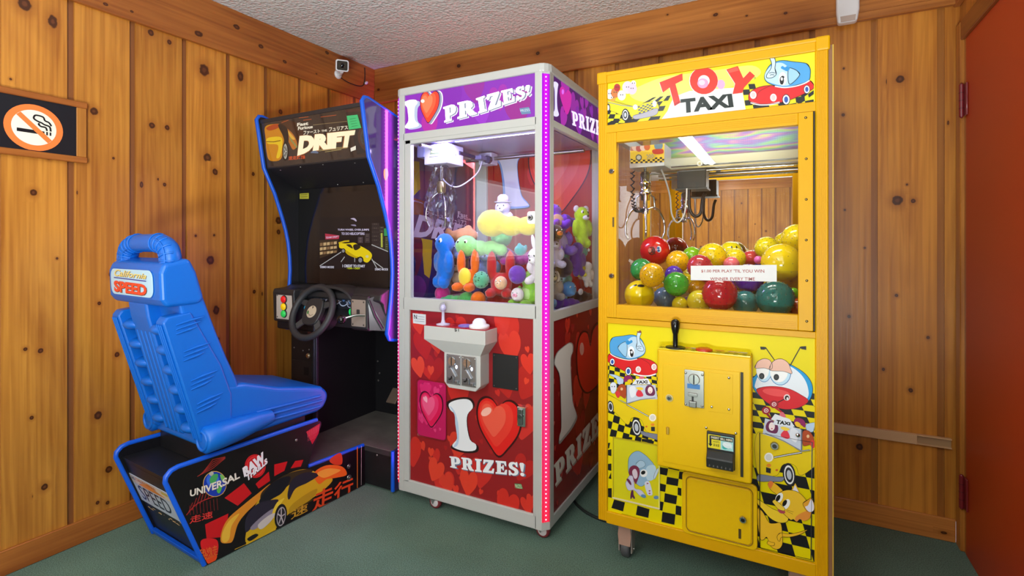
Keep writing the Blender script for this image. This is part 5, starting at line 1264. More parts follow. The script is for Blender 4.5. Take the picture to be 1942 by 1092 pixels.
a.blob('#48b8b0', [ux(.56, .60), ux(.66, .57), ux(.76, .62), ux(.70, .70), ux(.60, .72)], 2, loc=True); a.line('#e8f6f4', [ux(.60, .76), ux(.72, .70), ux(.84, .72), ux(.88, .62)], .003, 3, True, True); a.oval('#e0ecec', ux(.74, .70), .014, .010, 2, loc=True)
for k in range(6): q.cyl((bx0 + .012 + k * (bx1 - bx0 - .024) / 5, BY - .042, bz0 + bh * .10), (bx0 + .012 + k * (bx1 - bx0 - .024) / 5, BY - .040, bz0 + bh * .18), .0032, M('#4a4a48', .3), 8)
q.build('bill_acceptor', cd_, 'black bill acceptor')

# ---- inside: mirror back, side glass, holographic strip, gantry, claw
m, nt, out = newmat('mirror_back'); principled(nt, out, (.86, .86, .84, 1), .0, 1.0); MIRROR = m
q = MB(); q.box(1.905, -.100, .94, 2.598, -.092, 1.80, M('#c9c9c4', .5)); q.quad([(1.915, -.1003, .94), (2.588, -.1003, .94), (2.588, -.1003, 1.60), (1.915, -.1003, 1.60)], MIRROR); q.build('back_mirror', tx, 'mirror lining the back of the cabinet')
for x in (1.886, 2.611):
    q = MB(); q.box(x - .002, -.762, .942, x + .002, -.112, 1.80, glass('side_acrylic', (.96, .97, .97, 1), .30)); q.build('side_window', tx)
m, nt, out = newmat('holographic_film'); L = nt.links.new; tc = N(nt, 'TexCoord'); no = N(nt, 'TexNoise', i_Scale=3.0, i_Detail=2.0); ly = N(nt, 'LayerWeight', i_Blend=.5)
mp = N(nt, 'Mapping'); mp.inputs['Scale'].default_value = (1.6, 1, 9); L(tc.outputs['Object'], mp.inputs[0]); L(mp.outputs[0], no.inputs['Vector'])
sx = N(nt, 'SeparateXYZ'); L(tc.outputs['Object'], sx.inputs[0]); mu = N(nt, 'Math', operation='MULTIPLY_ADD'); mu.inputs[1].default_value = 14.0; L(sx.outputs[2], mu.inputs[0]); mn = N(nt, 'Math', operation='MULTIPLY_ADD'); mn.inputs[1].default_value = 3.4; L(no.outputs['Fac'], mn.inputs[0]); L(mu.outputs[0], mn.inputs[2]); L(ly.outputs['Facing'], mu.inputs[2])
frc = N(nt, 'Math', operation='FRACT'); L(mn.outputs[0], frc.inputs[0]); cr = N(nt, 'ValToRGB'); L(frc.outputs[0], cr.inputs[0]); el = cr.color_ramp.elements; el[0].color = lin('#b48fe8'); el[1].color = lin('#b48fe8'); el[1].position = 1
for p_, c_ in ((.2, '#a8b4ee'), (.38, '#a6e0d2'), (.52, '#b4f0a0'), (.66, '#e8e6a8'), (.82, '#e4a4de')): e = el.new(p_); e.color = lin(c_)
ck_ = N(nt, 'TexBrick', offset=0.0); ck_.inputs['Scale'].default_value = 100; ck_.inputs['Mortar Size'].default_value = .12; ck_.inputs['Brick Width'].default_value = .5; ck_.inputs['Row Height'].default_value = .5; ck_.inputs['Color1'].default_value = (1, 1, 1, 1); ck_.inputs['Color2'].default_value = (.92, .92, .92, 1); ck_.inputs['Mortar'].default_value = (.45, .45, .5, 1)
mp2 = N(nt, 'Mapping'); mp2.inputs['Rotation'].default_value = (R(90), 0, 0); L(tc.outputs['Object'], mp2.inputs[0]); L(mp2.outputs[0], ck_.inputs['Vector'])
mx = N(nt, 'Mix', data_type='RGBA', blend_type='MULTIPLY'); mx.inputs[0].default_value = 1; L(cr.outputs[0], mx.inputs[6]); L(ck_.outputs['Color'], mx.inputs[7]); b = principled(nt, out, (1, 1, 1, 1), .3, .35); L(mx.outputs[2], b.inputs['Base Color'])
q = MB(); q.box(1.965, -.135, 1.612, 2.598, -.128, 1.80, m); q.build('holographic_strip', tx, 'iridescent strip at the top of the cabinet')
GAL = M('#b9bcbb', .32, .7)
q = MB(); q.box(1.93, -.20, 1.565, 2.598, -.135, 1.606, GAL, .003); q.box(1.93, -.235, 1.546, 2.598, -.200, 1.556, STEEL, .002); q.box(1.918, -.75, 1.60, 1.945, -.11, 1.64, GAL, .003); q.cyl((1.93, -.222, 1.534), (2.598, -.222, 1.534), .005, CHROME, 12); q.build('gantry_rail', tx)
for x in (2.165, 2.215): q = MB(); q.cyl((x, -.236, 1.566), (x, -.222, 1.566), .012, M('#e4e4de', .4), 18); q.cyl((x, -.240, 1.566), (x, -.236, 1.566), .005, STEEL, 12); q.build('trolley_wheel', tx)
q = MB(); q.box(2.085, -.34, 1.445, 2.205, -.24, 1.525, M('#1f2422', .35), .004); q.box(2.08, -.345, 1.440, 2.21, -.235, 1.447, M('#3a3d3a', .4, .4)); q.build('motor_box', tx)
q = MB(); q.box(1.945, -.60, 1.512, 2.085, -.47, 1.600, GAL, .002)
f = Face((0, -.6005, 0), (1, 0, 0), (0, 0, 1), (1.947, 1.514, 2.083, 1.599)); a = Art(q, f); z6d = zc(1160, 240, .19231)
a.poly('#d9b83a', z6d(135, 120, 518, 116, 522, 350, 140, 365), 1); a.grid(BLK, z6d(140, 318, 522, 300, 522, 352, 140, 366), 16, 3, 2)
for u, v, r, c in [(200, 205, 6, '#b06a5a'), (235, 200, 7, '#c9a8a0'), (270, 215, 6, '#a04a4a'), (310, 205, 6, '#c9b0b0'), (350, 200, 6, '#b85a30'), (170, 210, 5, '#9a7a6a')]: a.oval(c, z6d(u, v)[0], r, r * 1.1, 2)
a.blob('#c9a92a', z6d(150, 270, 240, 250, 380, 255, 440, 280, 400, 320, 200, 320), 2); a.oval('#4a4a44', z6d(268, 305)[0], 6, 6, 3); a.oval('#a8a89c', z6d(268, 305)[0], 4, 4, 4); a.blob('#5a7a9a', z6d(420, 190, 440, 150, 480, 140, 505, 180, 490, 220, 440, 225), 3); a.blob('#a83028', z6d(400, 235, 440, 222, 505, 225, 505, 265, 420, 270), 4)
a.grid('#8a8a84', z6d(345, 275, 420, 270, 420, 310, 350, 318), 6, 3, 3)
q.build('claw_carriage', tx, 'claw carriage with printed front')
CX, CY = 2.000, -.565
q = MB(); q.lathe([(.006, .145), (.006, .125), (.016, .125), (.016, .118), (.020, .118), (.020, .085), (.023, .083), (.023, .072), (.019, .070), (.019, .045), (.024, .043), (.024, .030), (.018, .028), (.018, .010), (.009, .008), (.009, -.030), (.013, -.032), (.013, -.045), (0, -.046)], CHROME, 22, Matrix.Translation((CX, CY, 1.372)))
cl = q.build('claw', tx)
for k in range(3):
    an = R(165 + 120 * k); dx, dy = math.cos(an), math.sin(an)
    q = MB(); q.tube(smooth_loop([(CX + dx * r_, CY + dy * r_, z) for r_, z in ((.014, 1.345), (.040, 1.352), (.068, 1.335), (.088, 1.295), (.090, 1.25), (.078, 1.225))], 5, False), .0048, CHROME, 8); q.tube([(CX + dx * .022, CY + dy * .022, 1.405), (CX + dx * .040, CY + dy * .040, 1.395), (CX + dx * .046, CY + dy * .046, 1.345)], .004, STEEL, 8); q.build('prong', cl)
q = MB(); hx = []
for i in range(120):
    t = i / 119; an = t * 2 * PI * 17; c = smooth_loop([(1.955, -.59, 1.50), (1.955, -.59, 1.40), (1.965, -.59, 1.345), (1.985, -.58, 1.335), (2.000, -.57, 1.345)], 30, False)[int(t * 119)]
    hx.append((c[0] + .008 * math.cos(an), c[1] + .008 * math.sin(an), c[2] + .003 * math.sin(an * 2)))
q.tube(hx, .0025, M('#16181c', .5), 6); q.build('coiled_cord', tx)
q = MB(); q.tube(smooth_loop([(2.055, -.52, 1.510), (2.067, -.48, 1.46), (2.075, -.44, 1.40), (2.078, -.42, 1.33), (2.098, -.40, 1.295), (2.122, -.38, 1.33), (2.128, -.36, 1.40), (2.128, -.35, 1.444)], 6, False), .0035, M('#b4b4ae', .3), 8); q.build('cable', tx)
q = MB(); q.tube(smooth_loop([(2.135, -.33, 1.444), (2.135, -.32, 1.36), (2.155, -.31, 1.325), (2.178, -.30, 1.34), (2.186, -.30, 1.40), (2.196, -.29, 1.425)], 6, False), .007, M('#17181a', .4), 8); q.build('black_cable', tx)
q = MB(); q.box(2.035, -.768, .942, 2.594, -.765, 1.115, PLEX); q.build('inner_guard', tx, 'clear plastic guard behind the window')
area('ball_machine_lamp', (2.25, -.62, 1.790), (0, 0, 0), .50, .12, 4.0, (1.0, .97, .9))
# casters
for x, y in ((1.965, -.715), (2.54, -.715), (1.96, -.15), (2.54, -.15)):
    q = MB(); GR = M('#a59a92', .5, .3)
    q.box(x - .024, y - .03, .138, x + .024, y + .03, .152, GR, .002)
    q.prism([(-.022, .055), (.022, .055), (.026, .095), (.020, .14), (-.020, .14), (-.026, .095)], ((x, y - .030, 0), (1, 0, 0), (0, 0, 1), (0, -1, 0)), 0, .003, M('#b08a78', .5), .001)
    for s_ in (-1, 1): q.prism([(-.022, .025), (.020, .025), (.026, .14), (-.026, .14)], ((x + s_ * .024, y, 0), (0, 1, 0), (0, 0, 1), (s_, 0, 0)), -.002, .002, GR)
    q.cyl((x - .03, y, .034), (x + .03, y, .034), .005, STEEL, 10)
    c_ = q.build('caster', tx)
    q = MB(); T = Matrix.Translation((x, y, .036)) @ Matrix.Rotation(R(90), 4, 'Y'); q.lathe([(.008, -.017), (.030, -.017), (.036, -.011), (.036, .011), (.030, .017), (.008, .017)], M('#4a4a4c', .6), 26, T); q.build('wheel', c_)

# ================================================================== ARCADE DRIVING MACHINE (cabinet, seat base, blue seat)
DX0, DX1 = .105, .850
BLU = M('#1058d0', .35); BLK1 = M('#19191b', .42, bump=.15, bscale=300); BLK2 = M('#0e0e10', .6); DASH = M('#2b2a2b', .42, bump=.25, bscale=500)
dm = thing('driving_machine', 'black arcade driving machine with steering wheel and blue moulded seat', 'arcade machine', (.46, -.85, 0))
FX = lambda x: ((x, 0, 0), (0, 1, 0), (0, 0, 1), (1, 0, 0))
SIDE = [(-.968, 1.840), (-.955, 1.858), (-.935, 1.858), (-.06, 1.655), (-.06, .735), (-.74, .738), (-.790, .748), (-.806, .775), (-.793, .845), (-.779, .92), (-.770, .99), (-.766, 1.06), (-.769, 1.13), (-.779, 1.21), (-.794, 1.275), (-.816, 1.345), (-.862, 1.470), (-.926, 1.598)]
EDGE = [(-.94, 1.859)] + SIDE[1::-1] + SIDE[:5:-1] + [SIDE[5]]
m, nt, out = newmat('glossy_purple_panel'); principled(nt, out, lin('#43346a'), .11, spec=.6, coat=.3); PURP = m
for x0, x1, mat in ((DX0 - .0, DX0 + .018, BLK1), (DX1 - .018, DX1, PURP)):
    q = MB(); q.prism(SIDE, FX(x0), 0, x1 - x0, mat, .001)
    low = [(-.765, .015), (-.765, .205), (-.70, .212), (-.66, .735), (-.06, .735), (-.06, .015)]
    q.prism(low, FX(x0 + .001), 0, x1 - x0 - .002, mat)
    if mat is PURP:
        f = Face((DX1, 0, 0), (0, 1, 0), (0, 0, 1), (-.94, .76, -.065, 1.80)); a = Art(q, f, lambda h: M(h, .22)); z12 = zc(770, 370, .1923)
        a.blob('#5a2a58', z12(-60, -120, 30, -200, 40, 0, -20, 60), 1)
        a.poly('#c9b020', z12(30, -340, 130, -330, 140, -60, 60, 20), 1); a.poly('#7a3a28', z12(-20, 0, 180, 60, 170, 200, -20, 180), 1)
        a.poly('#d8b82a', z12(150, 425, 260, 445, 250, 620, 262, 680, 230, 820, 180, 780, 160, 560), 1); a.poly('#1d2a6a', z12(262, 500, 345, 490, 350, 1000, 210, 1000, 250, 700), 1)
        a.blob('#7a3040', z12(60, 440, 150, 430, 160, 600, 110, 780, 60, 820, 20, 600), 1.2); a.blob('#2a3a7a', z12(20, 600, 90, 620, 80, 800, 20, 860), 1.4); a.blob('#7a3a8a', z12(30, 820, 140, 800, 200, 900, 160, 1010, 30, 1010), 1.4)
        a.blob('#241c38', z12(190, 420, 300, 410, 400, 470, 420, 500, 330, 500, 270, 450), 1.6)
        qd = z12(65, 398, 650, 445, 680, 325, 130, 190)
        a.text('#2a1c4a', 'DRIFT', [(x + 1, y + 1) for x, y in qd], 2, .05); a.text('#d9d4ee', 'DRIFT', qd, 3, .05)
        a.text('#d9d4ee', 'ファースト', z12(190, 190, 410, 240, 410, 212, 195, 150), 3, .03); a.text('#d9d4ee', 'フュリアス', z12(440, 270, 600, 302, 596, 252, 445, 222), 3, .03)
        a.text('#d9d4ee', 'Fast', z12(510, 205, 606, 222, 606, 188, 510, 158), 3, .02); a.text('#d9d4ee', 'Furious', z12(506, 225, 640, 252, 636, 226, 508, 196), 3, .02)
        a.oval('#8a86b8', z12(205, 95)[0], 6, 8, 3, 0, .5); a.text('#b8b0d8', 'UNIVERSAL', z12(50, 55, 165, 85, 165, 72, 50, 40), 3, .02)
        a.blob('#e8b84a', [(728, 322), (734, 320), (736, 332), (732, 342), (728, 336)], 2)
    else:
        pass
    q.build('side_panel', dm, 'purple printed right side panel' if mat is PURP else None)
for x in (DX0 + .009, DX1 - .009):
    q = MB(); q.tube([(x, y, z) for y, z in [(-.50, 1.7635)] + [(-.94, 1.8625)] + [(yy - .004, zz + .002) for yy, zz in EDGE[1:]]], .0105, BLU, 8); q.build('edge_trim', dm, 'blue edge trim')
q = MB(); q.tube([(DX1 - .009, -.768, .015), (DX1 - .009, -.768, .207)], .010, BLU, 8); q.build('edge_trim', dm, 'blue edge trim')
q = MB(); q.box(DX0 + .018, -.10, .02, DX1 - .018, -.06, 1.64, BLK2); q.box(DX0 + .018, -.70, 1.525, DX1 - .018, -.10, 1.540, BLK2)
tp = [(-.945, 1.846), (-.06, 1.648), (-.06, 1.634), (-.945, 1.830)]; q.prism(tp, FX(DX0 + .018), 0, DX1 - DX0 - .036, BLK1, .001); q.build('cabinet_shell', dm)

# lit marquee
mO = Vector((0, -.918, 1.602)); mV = Vector((0, -.038, .238)).normalized(); MX0, MX1 = DX0 + .020, DX1 - .020
f = Face(mO, (1, 0, 0), mV, (MX0, .004, MX1, .224)); LM = lambda h: ME(h, 1.0, '#0c0c0c')
q = MB(); q.prism([(MX0, 0), (MX1, 0), (MX1, .228), (MX0, .228)], f.fr(), -.012, 0, ME('#3a2e29', .95, '#101010')); a = Art(q, f, LM); z10 = zc(470, 170, .16487)
a.blob('#4a2c1c', z10(380, 360, 560, 380, 640, 480, 560, 620, 420, 560), 1); a.blob('#c8742a', z10(400, 430, 470, 460, 540, 540, 570, 640, 520, 690, 470, 600, 420, 520), 2); a.blob('#f0b848', z10(440, 450, 500, 510, 545, 570, 500, 560), 3)
a.blob('#d88a12', z10(200, 430, 300, 395, 400, 410, 420, 520, 410, 640, 380, 800, 250, 812, 215, 700, 205, 560), 2); a.blob('#f6cc1c', z10(225, 560, 330, 540, 395, 560, 396, 660, 372, 770, 330, 780, 350, 640, 230, 620), 3)
a.blob('#b84618', z10(215, 440, 300, 398, 390, 405, 330, 450, 250, 470), 3); a.blob('#1c1614', z10(350, 410, 400, 400, 460, 460, 470, 600, 430, 600, 400, 520), 3); a.line('#7a4010', z10(215, 598, 300, 600, 380, 585), .004, 4)
c = z10(435, 710)[0]; a.oval('#14110f', c, 6.0, 18.5, 4); a.oval('#b8b4aa', c, 3.8, 14.5, 5); a.oval('#3a3632', c, 2.6, 10.5, 6)
for k in range(5): a.line('#c9c4b8', [c, (c[0] + 2.8 * math.cos(k * 1.256), c[1] + 11 * math.sin(k * 1.256))], .003, 7)
for k in range(14): a.oval('#8a9a5a', z10(490 + 6 * (k % 5) * 3, 560 + (k * 23) % 110)[0], 1.4, 2.0, 4)
lo = z10(575, 742, 735, 690, 920, 668, 1060, 655, 1205, 640); hi_ = z10(600, 532, 760, 515, 920, 500, 1080, 482, 1242, 465)
a.warp('#b0642a', 'DRIFT', [(x - .8, y + .9) for x, y in lo], [(x - .8, y - .6) for x, y in hi_], 5, .09); a.warp(ME('#fff0cc', 1.35, '#0c0c0c'), 'DRIFT', lo, hi_, 6, .075)
a.text('#fff0d8', 'ファースト', z10(640, 518, 835, 492, 832, 455, 648, 472), 6, .03); a.text('#fff0d8', 'フュリアス', z10(935, 480, 1158, 452, 1152, 412, 940, 432), 6, .03); a.text('#fff0d8', 'THE', z10(850, 486, 915, 478, 912, 456, 852, 464), 6, .03)
a.text('#fff4e0', 'Fast', z10(570, 420, 700, 404, 700, 368, 572, 384), 6, .04); a.text('#fff4e0', 'Furious', z10(580, 464, 752, 440, 750, 408, 582, 426), 6, .04)
for k, (x0, x1) in enumerate(((790, 1160), (820, 1150), (890, 1080))): a.line('#c8b070', z10(x0, 692 + 12 * k, x1, 656 + 12 * k + (1160 - x1) * .1), .0022, 5)
a.poly('#6a7a9a', z10(722, 728, 760, 690, 815, 716, 812, 732), 5); a.text('#e0582a', '速走路線', z10(470, 806, 665, 790, 662, 752, 472, 765), 5, .02)
for (x0, y0, x1, y1) in ((390, 380, 470, 350), (590, 325, 700, 312), (840, 315, 1020, 292), (640, 352, 735, 340)): a.line('#c85a2a', z10(x0, y0, x1, y1), .0024, 3)
for k in range(26): a.oval('#e0c080', z10(760 + 15 * k, 405 - 1.6 * k)[0], .5, .6, 3)
for k in range(14): a.line('#7a3a3a', z10(1130 + 13 * k, 262 - k, 1132 + 13 * k, 232 - k), .002, 3)
mq = q.build('marquee', dm, 'lit marquee with a yellow car and big lettering')
q = MB(); q.prism(f_ := [f.px(p) for p in z10(1172, 460, 1312, 440, 1268, 288, 1145, 302)], f.fr(), .0035, .0045, M('#3fae6a', .6)); a = Art(q, f, base=.0046)
for k in range(4): a.line('#2a7a48', z10(1180 + 8 * k, 340 + 28 * k, 1250 + 8 * k, 328 + 28 * k), .002, 1)
q.build('paper_note', mq, 'green paper note taped on the marquee')
q = MB(); q.prism([f.px(p) for p in z10(1192, 712, 1250, 690, 1248, 645, 1188, 672)], f.fr(), .0035, .0042, M('#d8d2c4', .5)); q.build('sticker', mq, 'small white sticker')
q = MB(); q.prism([(MX0, .224), (MX1, .224), (MX1, .243), (MX0, .243)], f.fr(), -.012, .006, M('#26262a', .35), .002); q.build('top_rail', mq)
q = MB(); q.prism([(MX0, .003), (MX1, .003), (MX1, .224), (MX0, .224)], f.fr(), .0025, .003, PLEX); q.build('clear_cover', mq)

# soffit and monitor
q = MB(); q.prism([(-.918, 1.604), (-.916, 1.596), (-.728, 1.505), (-.728, 1.515)], FX(DX0 + .018), 0, DX1 - DX0 - .036, M('#1f1f22', .5))
for x, t in ((.20, .10), (.36, .06), (.52, .06), (.72, .12), (.17, .9), (.45, .9), (.63, .9)): q.ball((x, -.916 + .188 * t, 1.596 - .091 * t - .001), (.004, .004, .002), STEEL, 8)
q.build('speaker_panel', dm)
MY = -.725
q = MB(); q.box(DX0 + .018, MY + .001, .95, DX1 - .018, MY + .016, 1.515, M('#0b0a0a', .10, spec=.6)); mo = q.build('monitor', dm)
f = Face((0, MY, 0), (1, 0, 0), (0, 0, 1)); z11 = zc(600, 350, .1649); LS = lambda h: ME(h, .8, '#050505')
sc4 = [f.px(p) for p in ((607, 532), (733, 545), (727, 357), (607, 366))]
sx0, sx1, sz0, sz1 = sc4[0][0], .775, .985, 1.475; f.clip = (sx0, sz0, sx1, sz1)
q = MB(); q.box(sx0, MY - .0015, sz0, sx1, MY + .0005, sz1, ME('#1d1613', .75, '#050505')); a = Art(q, f, LS, .0015)
a.poly('#120f12', z11(30, 380, 830, 360, 830, 930, 30, 930), 1)
a.poly('#1e1a1e', z11(40, 930, 290, 770, 700, 690, 830, 770, 830, 990, 40, 960), 2)
a.poly('#3a2c20', z11(40, 640, 250, 630, 248, 770, 40, 850), 2)
for i in range(5):
    for j in range(3): a.poly('#c9a878' if (i + j) % 3 else '#8a6a48', z11(45 + 40 * i, 672 + 52 * j - 4 * i, 78 + 40 * i, 668 + 52 * j - 4 * i, 78 + 40 * i, 704 + 48 * j - 5 * i, 45 + 40 * i, 708 + 50 * j - 5 * i), 3)
a.poly('#b83048', z11(104, 562, 270, 585, 262, 625, 108, 630), 3); a.text('#e0c0e0', 'TEAM DRIFT', z11(112, 622, 262, 606, 262, 586, 112, 600), 4, .02)
for (x, y, w_, h_, c) in ((640, 440, 90, 300, '#2a2426'), (730, 480, 50, 260, '#33302a'), (560, 560, 60, 110, '#2c2630'), (790, 600, 40, 160, '#3a4a2a'), (480, 600, 60, 70, '#3a3040')):
    a.poly(c, z11(x, y, x + w_, y, x + w_, y + h_, x, y + h_), 2)
    for i in range(4):
        for j in range(6): a.poly('#8a7a6a' if (i * j + i) % 3 else '#5a4a44', z11(x + 5 + i * w_ / 4.2, y + 10 + j * h_ / 6.5, x + 12 + i * w_ / 4.2, y + 10 + j * h_ / 6.5, x + 12 + i * w_ / 4.2, y + 18 + j * h_ / 6.5, x + 5 + i * w_ / 4.2, y + 18 + j * h_ / 6.5), 3)
a.poly('#2a9a5a', z11(782, 505, 822, 500, 822, 590, 784, 590), 4); a.poly('#b8c04a', z11(745, 560, 765, 556, 768, 720, 748, 720), 4)
for L_ in ((40, 935, 290, 775), (620, 850, 770, 960), (640, 850, 700, 960), (640, 690, 830, 770), (330, 830, 288, 888), (446, 840, 446, 890)): a.line('#b8b8b8', z11(*L_), .0045, 4)
a.blob('#0c0a0a', z11(290, 780, 420, 830, 560, 890, 640, 880, 600, 800, 400, 760), 4)
a.blob('#f0d414', z11(268, 720, 272, 660, 300, 672, 360, 676, 440, 668, 500, 700, 560, 730, 620, 770, 645, 810, 630, 860, 590, 896, 550, 880, 520, 840, 470, 830, 400, 800, 340, 770, 330, 740, 300, 735), 5, n=4)
a.blob('#c9a80c', z11(330, 745, 420, 800, 480, 840, 440, 838, 360, 800), 6); a.blob('#2a2418', z11(430, 700, 470, 684, 516, 716, 470, 752, 440, 745), 6); a.blob('#3a2c14', z11(350, 690, 400, 690, 426, 735, 380, 715), 6); a.line('#d8b810', z11(262, 672, 330, 652, 384, 648), .008, 6)
for p, r in (((316, 762), 4.2), ((512, 868), 6.0)): a.oval('#141414', z11(*p)[0], r, r * 1.15, 6); a.oval('#8a8a90', z11(*p)[0], r * .62, r * .75, 7)
a.oval('#d8d4a0', z11(590, 826)[0], 3, 2.6, 7); a.blob('#c9bcd8', z11(398, 392, 440, 385, 466, 410, 462, 424, 430, 404), 4); a.blob('#9a90b0', z11(402, 462, 450, 460, 462, 478, 420, 472), 4)
a.text('#d8ccea', 'TURN WHEEL OVER JUMPS', z11(252, 535, 612, 535, 612, 508, 252, 508), 6, .03); a.text('#d8ccea', 'TO DO HELICOPTERS', z11(295, 577, 560, 577, 560, 550, 295, 550), 6, .03)
a.text('#e8e4f4', '1 CREDIT TO START', z11(306, 948, 566, 950, 566, 922, 306, 918), 6, .03); a.text('#d8e02a', '1 COIN - 1 CREDIT', z11(360, 970, 510, 972, 510, 954, 360, 950), 6, .03)
a.text('#d8d4e4', 'DEMO MODE', z11(52, 958, 208, 960, 208, 936, 52, 934), 6, .03); a.text('#d8d4e4', 'DEMO MODE', z11(680, 984, 832, 986, 832, 962, 680, 960), 6, .03)
q.build('screen', mo, 'game screen with a yellow car on a night street')
q = MB(); p_ = [f.px(p) for p in ((569, 377), (586, 377), (586, 366), (569, 367))]; f.clip = None; q.prism(p_, f.fr(), .001, .002, M('#b8b43a', .6)); a = Art(q, f, base=.002); a.line('#4a4614', [(571, 369.5), (584, 369)], .003, 1); a.line('#4a4614', [(571, 373.5), (584, 373)], .003, 1); q.build('sticker', mo, 'small yellow sticker')

# dashboard
q = MB(); prof = [(-.722, .985), (-.780, .985), (-.838, .962), (-.846, .935), (-.822, .92), (-.800, .84), (-.772, .778), (-.70, .772), (-.70, .98)]
q.prism(prof, FX(DX0 + .019), 0, DX1 - DX0 - .038, DASH, .006, 3)
da = q.build('dashboard', dm)
q = MB(); hood = [(.33, -.862, .925), (.36, -.866, .958), (.42, -.868, .978), (.50, -.868, .985), (.58, -.868, .980), (.635, -.866, .960), (.665, -.862, .930)]
hs_ = smooth_loop(hood, 5, False); V = []; F = []
for x, y, z in hs_: V += [(x, y, z), (x, y + .002, z + .012), (x, -.76, z + .012), (x, -.76, z)]
for i in range(len(hs_) - 1):
    for j in range(4): F.append([4 * i + j, 4 * i + (j + 1) % 4, 4 * i + 4 + (j + 1) % 4, 4 * i + 4 + j])
q.add(V, F, DASH, False); q.build('instrument_hood', da)
q = MB(); gf = Face((0, -.843, .885), (1, 0, 0), Vector((0, .02, .08)), (.34, 0, .66, .09)); q.prism([(.35, 0), (.655, 0), (.64, .06), (.58, .085), (.40, .085), (.365, .06)], gf.fr(), -.03, 0, M('#23242a', .2)); a = Art(q, gf)
for x, z, r in ((.40, .045, .024), (.445, .048, .024), (.535, .048, .030), (.585, .046, .034), (.632, .030, .022)):
    a.oval('#aab4cc', (x, z), r, r, 1, loc=True); a.oval('#1e2430', (x, z), r * .86, r * .86, 2, loc=True)
    for k in range(9): an = R(-30 + 30 * k); a.line('#c8d4ea', [(x + r * .55 * math.cos(an), z + r * .55 * math.sin(an)), (x + r * .78 * math.cos(an), z + r * .78 * math.sin(an))], .002, 3, loc=True)
    a.line('#7ab0e8', [(x, z), (x - r * .5, z + r * .3)], .002, 4, loc=True); a.oval('#4a6a9a', (x, z), r * .3, r * .3, 3, loc=True)
q.build('gauge_cluster', da)
q = MB(); q.prism([(-.77, .975), (-.872, .968), (-.878, .95), (-.872, .80), (-.85, .792), (-.77, .79)], FX(.112), 0, .165, DASH, .006, 3); q.box(.12, -.86, .755, .25, -.80, .80, M('#17171c', .5), .01); bb = q.build('button_box', da)
fp_ = Face((0, -.8755, 0), (1, 0, 0), (0, 0, 1)); q = MB(); q.prism(rrect(.142, .812, .262, .945, .005), ((0, -.872, 0), (1, 0, 0), (0, 0, 1), (0, -1, 0)), 0, .0055, M('#cabfb2', .4), .001)
for x, z in ((.150, .935), (.150, .822)): q.ball((x, -.8778, z), (.004, .002, .004), M('#6a6660', .4, .5), 8)
q.build('button_plate', bb)
for z, c in ((.916, '#d61a1c'), (.878, '#e8c010'), (.841, '#2cc052')):
    q = MB(); T = Matrix.Translation((.205, -.877, z)) @ Matrix.Rotation(R(90), 4, 'X'); q.lathe([(.021, 0), (.021, .004), (.018, .006)], BLACKP, 24, T); q.lathe([(.018, .005), (.017, .011), (.010, .015), (0, .016)], ME(c, .35, c, .2), 24, T); q.build('push_button', bb)
q = MB(); T = Matrix.Translation((.335, -.83, .872)) @ Matrix.Rotation(R(90), 4, 'X'); q.lathe([(.022, 0), (.022, .012), (.016, .02), (0, .022)], ME('#1aa8d8', .3, '#1aa8d8', .2), 24, T); q.build('view_button', da, 'round cyan button')
q = MB(); T = Matrix.Translation((.645, -.825, .872)) @ Matrix.Rotation(R(80), 4, 'X'); q.lathe([(.022, 0), (.022, .012), (.016, .02), (0, .022)], ME('#20d060', .5, '#20d060', .2), 24, T); q.build('start_button', da, 'round green button')
# shifter
q = MB(); q.prism([(-.77, .965), (-.852, .955), (-.862, .94), (-.862, .80), (-.84, .788), (-.77, .79)], FX(.655), 0, .112, DASH, .006, 3); sb_ = q.build('shifter_box', da)
q = MB(); q.prism(rrect(.668, .810, .757, .938, .004), ((0, -.861, 0), (1, 0, 0), (0, 0, 1), (0, -1, 0)), 0, .004, M('#c2b2a2', .3, .5), .001); q.prism(rrect(.702, .862, .722, .892, .004), ((0, -.865, 0), (1, 0, 0), (0, 0, 1), (0, -1, 0)), 0, .001, M('#3a3634', .5))
for x in (.678, .747):
    for z in (.820, .928): q.ball((x, -.866, z), (.0045, .002, .0045), M('#5a544e', .4, .5), 8)
q.build('shifter_plate', sb_)
q = MB(); q.tube(smooth_loop([(.752, -.862, .866), (.728, -.890, .868), (.705, -.915, .862), (.690, -.930, .856)], 5, False), .006, CHROME, 10); q.ball((.682, -.94, .852), .0215, M('#1a1414', .12), 20); q.build('shift_lever', sb_)
# angled right wing of the dash
q = MB(); q.add([(.770, -.86, .945), (.832, -.80, .975), (.832, -.80, .79), (.770, -.85, .795), (.770, -.75, .945), (.832, -.74, .975), (.832, -.74, .79), (.770, -.74, .795)], [[0, 3, 2, 1], [0, 1, 5, 4], [3, 7, 6, 2]], M('#4a4248', .2, spec=.6)); q.tube([(.775, -.862, .94), (.800, -.845, .86), (.826, -.825, .80)], .006, DASH, 8); q.build('dash_wing', da)

